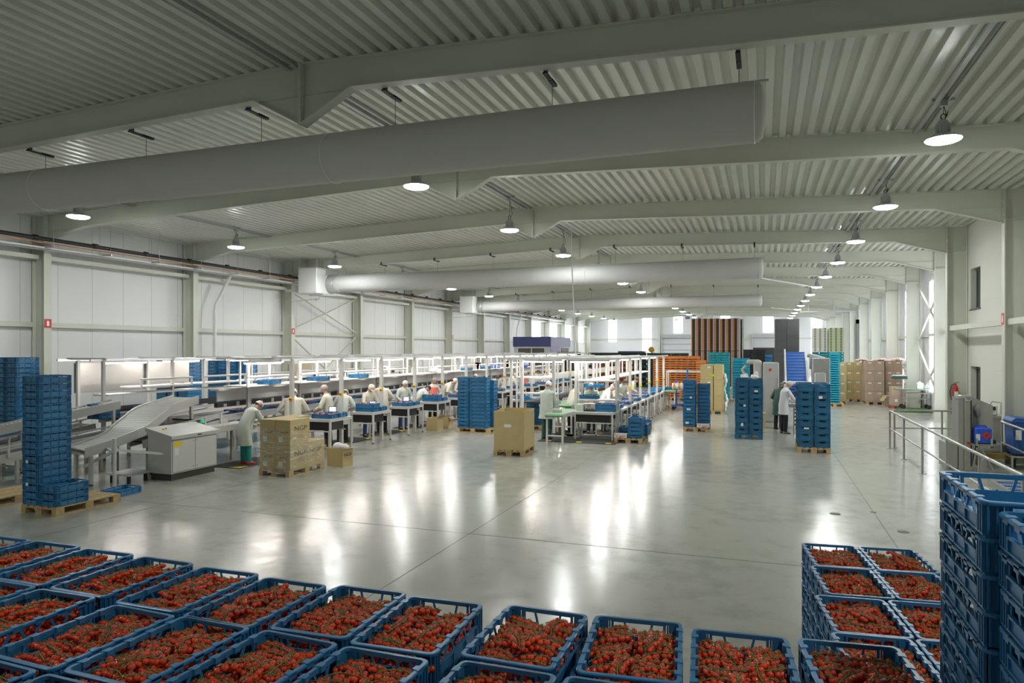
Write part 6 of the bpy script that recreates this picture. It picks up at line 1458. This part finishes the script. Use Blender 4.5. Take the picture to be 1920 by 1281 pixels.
# shiny roller bed half hidden behind the near empty crates
t = thing('roller_bed', 'low conveyor bed of blue and silver bars behind the near empty stack', 'conveyor', (4.3, 13.2, 0))
for s in (-1, 1): b = MB(); b.bx(s * 0.55 - 0.03, s * 0.55 + 0.03, -1.2, 1.2, 0.30, 0.42); b.obj('side_frame', STAIN, t)
for k in range(14): b = MB(); b.bar((-0.52, -1.1 + k * 0.17, 0.40), (0.52, -1.1 + k * 0.17, 0.40), 0.07, 0.03); b.obj('slat_bar', (BLUEB, ALU)[k % 2], t)
for sx in (-0.5, 0.5):
    for sy in (-1.1, 1.1): b = MB(); b.bx(sx - 0.025, sx + 0.025, sy - 0.025, sy + 0.025, 0, 0.3); b.obj('leg', STAIN, t)
# trolley on a green pallet by the daylight column
pallet(6.12, 34.2, 'green-edged wooden pallet under the steel trolley by the bright column', pi / 2, pallet_mesh('wooden_pallet', WOODG))
t = thing('tool_trolley', 'two-tier steel trolley with green top by the bright column', 'trolley', (6.50 - 0.35, 34.2, 0.144))
b = MB(); b.bvx(-0.75, 0.62, -0.3, 0.3, 0.80, 0.86, 0.01); b.obj('top_tray', mat('trolley_green', (0.20, 0.30, 0.22), 0.4), t); b = MB(); b.bx(-0.5, 0.55, -0.28, 0.28, 0.42, 0.45); b.bx(-0.5, 0.55, -0.28, 0.28, 0.66, 0.70); b.obj('shelf_tray', STAIN, t)
for sx in (-0.46, 0.5):
    for sy in (-0.26, 0.26):
        b = MB(); b.bx(sx - 0.02, sx + 0.02, sy - 0.02, sy + 0.02, 0.12, 0.80); b.obj('leg', RAILM, t); b = MB(); b.cyl((sx, sy - 0.025, 0.09), (sx, sy + 0.025, 0.09), 0.09, n=14); b.obj('wheel', DARK, t, True)
t = thing('work_lamp', 'small round-headed machine standing on the trolley with dark green base', 'machine', (5.50, 34.15, 1.004)); b = MB(); b.cyl((0.2, 0, 0), (0.2, 0, 0.42), 0.03, n=8); b.obj('stand', WHITEP, t, True)
b = MB(); b.bvx(-0.25, 0.38, -0.16, 0.16, 0.42, 0.55, 0.04); b.obj('head', mat('machine_green', (0.03, 0.10, 0.07), 0.4), t); b = MB(); b.bvx(-0.2, 0.3, -0.12, 0.12, 0.55, 0.59, 0.02); b.obj('lid', WHITEP, t)
for i, (x, m, lab) in enumerate(((6.62, WHITEP, 'white canister on the steel trolley'), (6.86, mat('grey_green', (0.16, 0.20, 0.19), 0.5), 'grey green toolbox on the steel trolley'))):
    t = thing('canister' if i == 0 else 'toolbox', lab, 'canister' if i == 0 else 'toolbox', (x - 0.27, 34.25, 1.004)); b = MB(); b.bvx(-0.12, 0.12, -0.14, 0.14, 0, 0.26 - 0.09 * i, 0.02); b.obj('body', m, t); b = MB(); b.cyl((0, 0, 0.26 - 0.09 * i), (0, 0, 0.31 - 0.09 * i), 0.04, n=10); b.obj('cap', m, t, True)
# blue inclined belt machine
t = thing('inclined_belt_machine', 'packing machine with blue belt rising steeply behind the two even stacks', 'machine', (1.1, 26.5, 0))
b = MB(); b.bar((0, -0.95, 0.95), (0, 1.1, 2.60), 0.62, 0.03, up=(0, -0.6, 0.8)); b.obj('belt', BLUEB, t)
b = MB()
for k in range(16): z = k / 15; b.bar((-0.30, -0.9 + 1.95 * z, 1.01 + 1.57 * z), (0.30, -0.9 + 1.95 * z, 1.01 + 1.57 * z), 0.012, 0.03, up=(0, -0.6, 0.8))
b.obj('belt_cleat', mat('cleat_blue', (0.05, 0.17, 0.55), 0.4), t)
for s in (-1, 1): b = MB(); b.bar((s * 0.35, -1.0, 0.93), (s * 0.35, 1.15, 2.66), 0.05, 0.14, up=(0, -0.6, 0.8)); b.obj('side_frame', WHITEP, t)
for s in (-1, 1): b = MB(); b.bar((s * 0.35, 0.9, 0), (s * 0.35, 0.9, 2.4), 0.06, 0.06); b.obj('leg', WHITEP, t); b = MB(); b.bar((s * 0.35, -0.9, 0), (s * 0.35, -0.9, 0.95), 0.06, 0.06); b.obj('leg', WHITEP, t)
b = MB(); b.bx(-0.32, 0.36, -1.6, -0.9, 0.78, 0.86); b.obj('infeed_table', STAIN, t)
b = MB(); b.bx(-0.45, 0.45, -1.4, -0.5, 1.55, 1.60); b.bx(-0.45, -0.40, -1.4, -1.35, 0.8, 1.6); b.bx(0.40, 0.45, -1.4, -1.35, 0.8, 1.6); b.obj('guard_frame', WHITEP, t)
b = MB(); b.bvx(0.50, 1.05, -0.4, 0.3, 1.05, 2.40, 0.02); b.obj('drive_housing', STAIN, t); b = MB(); b.bvx(0.55, 0.9, -0.6, -0.4, 1.4, 1.9, 0.02); b.obj('motor', ALU, t)
b = MB(); b.bvx(0.50, 1.05, -0.3, 0.5, 0, 1.05, 0.02); b.obj('housing_base', CABG, t)
b = MB(); b.cyl((0.4, 0.6, 2.5), (0.95, 0.5, 2.35), 0.08, n=12); b.bvx(0.45, 0.6, 0.2, 0.6, 2.0, 2.45, 0.02); b.obj('gear_arm', GREY, t, True)
t = thing('control_column', 'pale grey machine column with red emergency button between the two blue pairs', 'machine', (0.0, 27.8, 0))
b = MB(); b.bvx(-0.02, 0.55, -0.3, 0.3, 0.0, 2.22, 0.03); b.obj('column_body', CABG, t); b = MB(); b.bvx(-0.35, -0.05, -0.25, 0.2, 0.9, 2.3, 0.06); b.bvx(-0.6, -0.1, -0.2, 0.1, 2.15, 2.32, 0.05); b.obj('feeder_arm', CABG, t)
b = MB(); b.cyl((0.24, -0.34, 1.95), (0.24, -0.3, 1.95), 0.05, n=12); b.obj('emergency_button', RED, t, True); b = MB(); b.bvx(-0.75, 0.0, -0.35, 0.3, 0, 1.0, 0.02); b.obj('base_cabinet', CABG, t)
b = MB(); b.bvx(-0.45, -0.15, -0.55, -0.3, 1.05, 1.4, 0.02); b.obj('drawer', BLACK, t); b = MB(); b.tube([(-0.7, -0.2, 1.3), (-0.62, -0.2, 1.7), (-0.75, -0.2, 1.95), (-0.6, -0.2, 2.1)], 0.05, 8); b.obj('hose', GREENL if False else GREY, t, True)
t = thing('waste_basket', 'dark crate-like basket frame beside the blue belt machine', 'basket', (1.05, 23.95, 0)); b = MB()
for k in range(5): b.bx(-0.14, 0.14, -0.14, 0.14, 0.3 + k * 0.12, 0.33 + k * 0.12)
b.obj('grid', DARK, t); b = MB()
for sx in (-0.13, 0.13):
    for sy in (-0.13, 0.13): b.bx(sx - 0.015, sx + 0.015, sy - 0.015, sy + 0.015, 0, 0.85)
b.obj('frame', RAILM, t)
b = MB()
for k in range(10): b.ball((1.05 + rnd.uniform(-.1, .1), 23.95 + rnd.uniform(-.1, .1), 0.88 + rnd.uniform(0, .05)), 0.04, 0.04, 0.04, 7, 5)
tag(b.obj('vegetable_heap', mat('pepper_yellow', (0.55, 0.30, 0.03), 0.4), None, True), 'heap of yellow and orange vegetables in the basket before the worker in black trousers', 'vegetables', None, 'stuff')

# ------------------------------------------------------------------ far end of the hall
t = thing('office_cabin', 'small cabin with navy and lilac fascia standing by the panelled wall', 'cabin', (-16.45, 50, 0))
b = MB(); b.bx(-1.45, 1.45, 0, 5.5, 0, 2.92); b.obj('cabin_wall', CABW, t); b = MB(); b.bx(-1.5, 1.5, -0.06, 0, 2.92, 3.66); b.obj('fascia', NAVY, t, False)
b = MB(); b.bx(1.45, 1.51, -0.06, 5.6, 2.92, 3.66); b.bx(1.45, 1.48, 0, 2.5, 0, 2.92); b.obj('side_fascia', LILAC, t)
b = MB()
for x0, x1 in ((-1.15, -1.1), (-0.05, 0.0), (1.0, 1.05)): b.bx(x0, x1, -0.05, 0.0, 1.0, 2.85)
b.bx(-1.15, 1.05, -0.05, 0, 2.80, 2.86); w_ = b.obj('window_frame', WHITEP, t); b = MB(); b.bx(-1.1, 1.0, -0.02, -0.01, 1.0, 2.8); b.obj('pane', mat('cabin_glass', (0.10, 0.09, 0.085), 0.1), w_)
b = MB(); b.bx(1.455, 1.50, 3.0, 5.0, 0.9, 2.80); b.obj('side_window', mat('cabin_glass2', (0.18, 0.17, 0.15), 0.15), t)
def far_stack(nm, label, group, x0, x1, nx, y, dy, z0, z1, nz, m, over=(), cat='crate', slots=0, me_key=None):
    """columns of stacked crates or trays, each one its own object"""
    w_ = (x1 - x0) / nx; h_ = (z1 - z0) / nz; b = MB(); mi = 0
    if over == 'tray':                                                    # fruit tray with printed ends
        b.bx(-w_ * 0.48, w_ * 0.48, 0, dy, 0, h_ * 0.55, 1); b.bx(-w_ * 0.47, w_ * 0.47, 0.05, dy, 0, h_ * 0.98, 1); b.bx(-w_ * 0.48, -w_ * 0.30, -0.01, dy, 0, h_ * 0.80, 0); b.bx(w_ * 0.16, w_ * 0.46, -0.01, dy, 0, h_ * 0.70, 2 if len(m) > 2 else 0)
    elif over == 'smooth':
        b.bx(-w_ * 0.485, w_ * 0.485, 0.012, dy, 0, h_)
        for q in range(9): u = -w_ * 0.47 + w_ * 0.94 * q / 8; b.bx(u - 0.012, u + 0.012, 0, 0.013, 0, h_)
    elif over == 'scallop':
        b.bx(-w_ * 0.48, w_ * 0.48, 0, dy, 0, h_ * 0.62, 0); b.prism([(-w_ * 0.48, h_ * 0.6), (-w_ * 0.26, h_ * 0.6), (-w_ * 0.34, h_ * 0.98), (-w_ * 0.48, h_ * 0.98)], 'y', 0, dy, 0); b.prism([(w_ * 0.26, h_ * 0.6), (w_ * 0.48, h_ * 0.6), (w_ * 0.48, h_ * 0.98), (w_ * 0.34, h_ * 0.98)], 'y', 0, dy, 0); b.bx(-w_ * 0.46, w_ * 0.46, 0.03, dy, h_ * 0.6, h_ * 0.98, 0); b.prism([(-w_ * 0.24, h_ * 0.99), (-w_ * 0.17, h_ * 0.50), (w_ * 0.17, h_ * 0.50), (w_ * 0.24, h_ * 0.99)], 'y', -0.004, 0.031, 1)  # last prism: dark plug painted in place of the shaded hole
    else:
        b.bx(-w_ * 0.49, w_ * 0.49, 0, 0.012, 0, h_ * 0.42); b.bx(-w_ * 0.49, w_ * 0.49, 0, 0.012, h_ * 0.84, h_ * 0.99); b.bx(-w_ * 0.49, w_ * 0.49, dy - 0.012, dy, 0, h_ * 0.99)
        for k in range(slots + 1): u = -w_ * 0.49 + w_ * 0.98 * k / max(slots, 1); b.bx(u - 0.025, u + 0.025, 0, 0.012, h_ * 0.42, h_ * 0.84)
        for s in (-1, 1): b.bx(s * w_ * 0.485 - 0.006, s * w_ * 0.485 + 0.006, 0, dy, 0, h_ * 0.45); b.bx(s * w_ * 0.485 - 0.006, s * w_ * 0.485 + 0.006, 0, dy, h_ * 0.85, h_ * 0.99)
        b.bx(-w_ * 0.48, w_ * 0.48, 0.01, dy - 0.01, 0.003, 0.012)
    me = b.mesh(nm, m)
    for i in range(nx):
        for k in range(nz): tag(link(nm, me, None, (x0 + (i + 0.5) * w_, y, z0 + k * h_)), label % ((nth(nz - 1 - k), FIRST[i]) if label.count('%s') == 2 else nth(nz - 1 - k)), cat, group)
for (x, y, n) in ((-3.1, 50.3, 0),): pass
for k in range(4): pallet(-4.32 + 0.8 * k, 50.6, 'wooden pallet under the tall orange-striped tray tower, %s from the cabin side' % FIRST[k])
far_stack('fruit_tray', 'orange-edged tray, %s, %s column from the cabin side, striped tower', 'trays of the striped tower', -4.74, -1.55, 8, 50.0, 0.6, 2.62, 4.84, 37, [TRAYO, TRAYK, TRAYPK], 'tray', 'tray')
b = MB(); w_ = 3.19 / 8
for i in range(8):
    for k in range(42):
        x = -4.74 + (i + 0.5) * w_; z = 0.144 + k * 0.0582
        b.bx(x - w_ * 0.48, x + w_ * 0.48, 50.0, 50.6, z, z + 0.035, 1); b.bx(x - w_ * 0.47, x + w_ * 0.47, 50.05, 50.6, z, z + 0.0575, 1); b.bx(x - w_ * 0.48, x - w_ * 0.30, 49.99, 50.6, z, z + 0.048, 0); b.bx(x + w_ * 0.16, x + w_ * 0.46, 49.99, 50.6, z, z + 0.041, 2)
tag(b.obj('fruit_trays', [TRAYO, TRAYK, TRAYPK]), 'lower dark orange-edged trays of the striped tower', 'trays', None, 'stuff')
b = MB(); b.bx(-4.74, -1.55, 50.0, 51.2, 2.588, 2.619); tag(b.obj('tray_board', DARK), 'dark layer board halfway up the striped tower', 'board')
far_stack('white_tray', 'white tray, %s on the window side of the striped tower', 'white trays', -1.52, -1.28, 1, 50.2, 1.0, 0.0, 4.78, 60, [TRAYW, TRAYK], 'tray', 'tray')
pallet(1.0, 46.5, 'wooden pallet under the first charcoal tower'); pallet(1.8, 46.5, 'wooden pallet under the second charcoal tower')
far_stack('black_tray', 'charcoal tray, %s, %s smooth tower from the cabin side', 'trays of the smooth charcoal towers', 0.66, 2.08, 2, 46.0, 1.0, 0.144, 4.58, 28, CHAR, 'smooth', 'tray', 4)
for k in range(2): pallet(3.1 + 0.82 * k, 44.6, 'wooden pallet under the pale scalloped tower, %s' % ('first', 'second')[k])
far_stack('punnet_tray', 'pale scalloped tray, %s, %s column from the cabin side', 'trays of the light green tower', 2.70, 3.50, 3, 44.0, 0.9, 2.55, 3.94, 15, [TRAYP, DARK], 'scallop', 'tray')
far_stack('punnet_tray', 'lime scalloped tray, %s, %s column from the cabin side', 'trays of the greener tower', 3.54, 4.34, 3, 44.0, 0.9, 2.55, 3.94, 15, [TRAYL, DARK], 'scallop', 'tray')
far_stack('teal_crate', 'teal crate, %s, %s column from the cabin side, below scalloped trays', 'teal crates under the scalloped towers', 2.70, 4.34, 4, 44.0, 0.9, 0.144, 2.55, 14, TEAL, (), 'crate', 3)
pallet(-2.1, 37.1, 'yellow-green wooden pallet under the tall teal stack', 0, pallet_mesh('wooden_pallet', mat('pallet_lime', (0.40, 0.50, 0.10), 0.7)))
far_stack('teal_crate', 'teal crate, %s, %s column from the cabin side, tall stack', 'crates of the tall teal stack', -2.62, -1.62, 3, 36.5, 1.1, 0.144, 2.55, 21, TEAL, (), 'crate', 3)
far_stack('teal_crate', 'lighter teal crate, %s, %s column from the cabin side, shorter stack', 'crates of the shorter teal stack', -1.49, -0.68, 2, 38.0, 1.1, 0.144, 2.24, 15, CYAN, (), 'crate', 4); pallet(-1.08, 38.6, 'wooden pallet under the shorter teal stack')
far_stack('cyan_crate', 'bright cyan crate, %s in the tower before the cartons', 'crates of the bright cyan tower', 3.0, 3.42, 1, 36.4, 0.6, 0.144, 2.56, 22, CYAN, (), 'crate', 1); pallet(3.2, 36.9, 'wooden pallet under the bright cyan tower before the cartons')
far_stack('orange_crate', 'orange crate, %s, %s column from the cabin side, low stack', 'crates of the low orange stack', -5.59, -3.22, 4, 38.0, 1.0, 0.144, 2.34, 18, ORANGE, (), 'crate', 2)
far_stack('orange_crate', 'orange crate, %s in the nearer narrow orange column', 'crates of the nearer orange stack', -3.15, -2.70, 1, 36.0, 1.0, 0.144, 2.15, 16, ORANGE, (), 'crate', 2)
for k, x in enumerate((-5.2, -4.3, -3.6)): pallet(x, 38.5, 'wooden pallet under the orange crates, %s from the dark stock' % FIRST[k])
pallet(-2.92, 36.5, 'wooden pallet under the nearer orange column')
far_stack('black_crate', 'black crate, %s, %s column from the cabin side, spiky stack', 'crates of the spiky black stack', -1.2, 0.1, 3, 47.0, 1.0, 0.144, 2.70, 16, BLKCR, (), 'crate', 5)
for k, x in enumerate((-0.9, -0.1)): pallet(x, 47.6, 'wooden pallet under the spiky black stack, %s' % ('nearer the tower', 'nearer the dock')[k])
far_stack('black_crate', 'black crate, %s, %s column beside the navy cabin', 'crates of the dark stock by the cabin', -13.9, -12.4, 3, 48.0, 1.0, 0.0, 2.53, 7, BLKCR, (), 'crate', 3)
far_stack('dark_green_crate', 'dark green crate, %s, %s column from the cabin side, long stock', 'crates of the long dark stock', -12.1, -7.4, 8, 50.0, 1.0, 0.0, 2.47, 7, DKGREEN, (), 'crate', 3)
far_stack('dark_green_crate', 'dark green crate, %s, %s column from the cabin side, end stock', 'crates of the end of the dark stock', -7.3, -4.9, 4, 49.0, 1.0, 0.0, 2.45, 7, DKGREEN, (), 'crate', 3)
far_stack('brown_crate', 'brown crate, %s, %s column from the cabin side, behind second line', 'brown crates behind the second line', -10.2, -7.9, 4, 44.0, 1.0, 0.0, 2.1, 7, mat('crate_brown', (0.24, 0.10, 0.035), 0.5, rand=0.15), (), 'crate', 2)
far_stack('dock_crate', 'blue crate, %s, %s column from the cabin side, at the dock', 'blue crates by the dock', -0.3, 0.62, 2, 56.0, 0.9, 0.144, 2.3, 13, CRATE, (), 'crate', 3); pallet(0.1, 56.5, 'wooden pallet under the blue crates by the dock')
b = MB(); b.cyl((-7.55, 50.3, 2.69), (-7.55, 50.45, 2.69), 0.22, n=24); b.cyl((-7.55, 50.25, 2.69), (-7.55, 50.5, 2.69), 0.09, n=16); tag(b.obj('cable_reel', mat('reel_ochre', (0.50, 0.26, 0.02), 0.5), None, True), 'round ochre reel lying on top of the long dark stock', 'reel')
b = MB(); b.bx(-9.9, -8.0, 50.05, 50.9, 2.47, 2.58); tag(b.obj('folded_tarpaulin', NAVY), 'dark blue folded sheet on top of the long dark stock', 'sheet')
# ------------------------------------------------------------------ small things on the first line
b = MB(); r9 = random.Random(5)
for q in range(26): b.ball((r9.uniform(-.25, .25), r9.uniform(-.15, .15), 0.07 + r9.uniform(0, .025)), 0.027, 0.027, 0.025, 7, 5)
ME_HEAP = b.mesh('fruit_heap', mat('fruit_red', (0.50, 0.09, 0.05), 0.4), True)
for k, n in enumerate((1, 2, 1, 2, 1, 1, 1, 1, 1, 1)):
    tag(link('fruit_heap', ME_HEAP, None, (-10.82, 17.62 + 2.1 * (k - 1), 0.90 + (n - 1) * CP + 0.012)), 'red fruit heaped in the table crate of the %s bay, first line' % FIRST[k], 'fruit', None, 'stuff')
for k in range(0, 14, 2):
    o = tag(link('fruit_heap', ME_HEAP, None, (-12.86, 14.6 + 0.75 * k, 1.052), pi / 2), 'red fruit in the riding crate %s from the near end, first line' % FIRST[k], 'fruit', None, 'stuff')
for i, (x, y) in enumerate(((-11.02, 16.15), (-11.05, 18.25), (-11.05, 20.35))):
    t = thing('label_tablet', 'small glowing tablet on the packing table in the %s bay of the first line' % FIRST[i], 'tablet', (x, y, 0.90), -0.9)
    b = MB(); b.bvx(-0.05, 0.05, -0.06, 0.06, 0, 0.02, 0.005); b.bx(-0.015, 0.015, -0.02, 0.02, 0.02, 0.12); b.obj('stand', GREY, t)
    b = MB(); b.bvx(-0.015, 0.012, -0.10, 0.10, 0.10, 0.25, 0.006); b.obj('tablet_case', BLACK, t); b = MB(); b.bx(0.012, 0.015, -0.085, 0.085, 0.115, 0.235); b.obj('screen', SCREENM, t)
t = thing('switchboard', 'brown-grey switchboard standing behind the first line near the second air unit', 'panel', (-16.9, 22.6, 0))
b = MB(); b.bvx(-0.05, 0.05, -0.7, 0.7, 1.2, 2.15, 0.01); b.obj('board', mat('panel_ochre', (0.36, 0.31, 0.20), 0.5), t); b = MB(); b.bx(-0.04, 0.04, -0.65, -0.58, 0, 1.2); b.bx(-0.04, 0.04, 0.58, 0.65, 0, 1.2); b.obj('panel_frame', GREY, t)
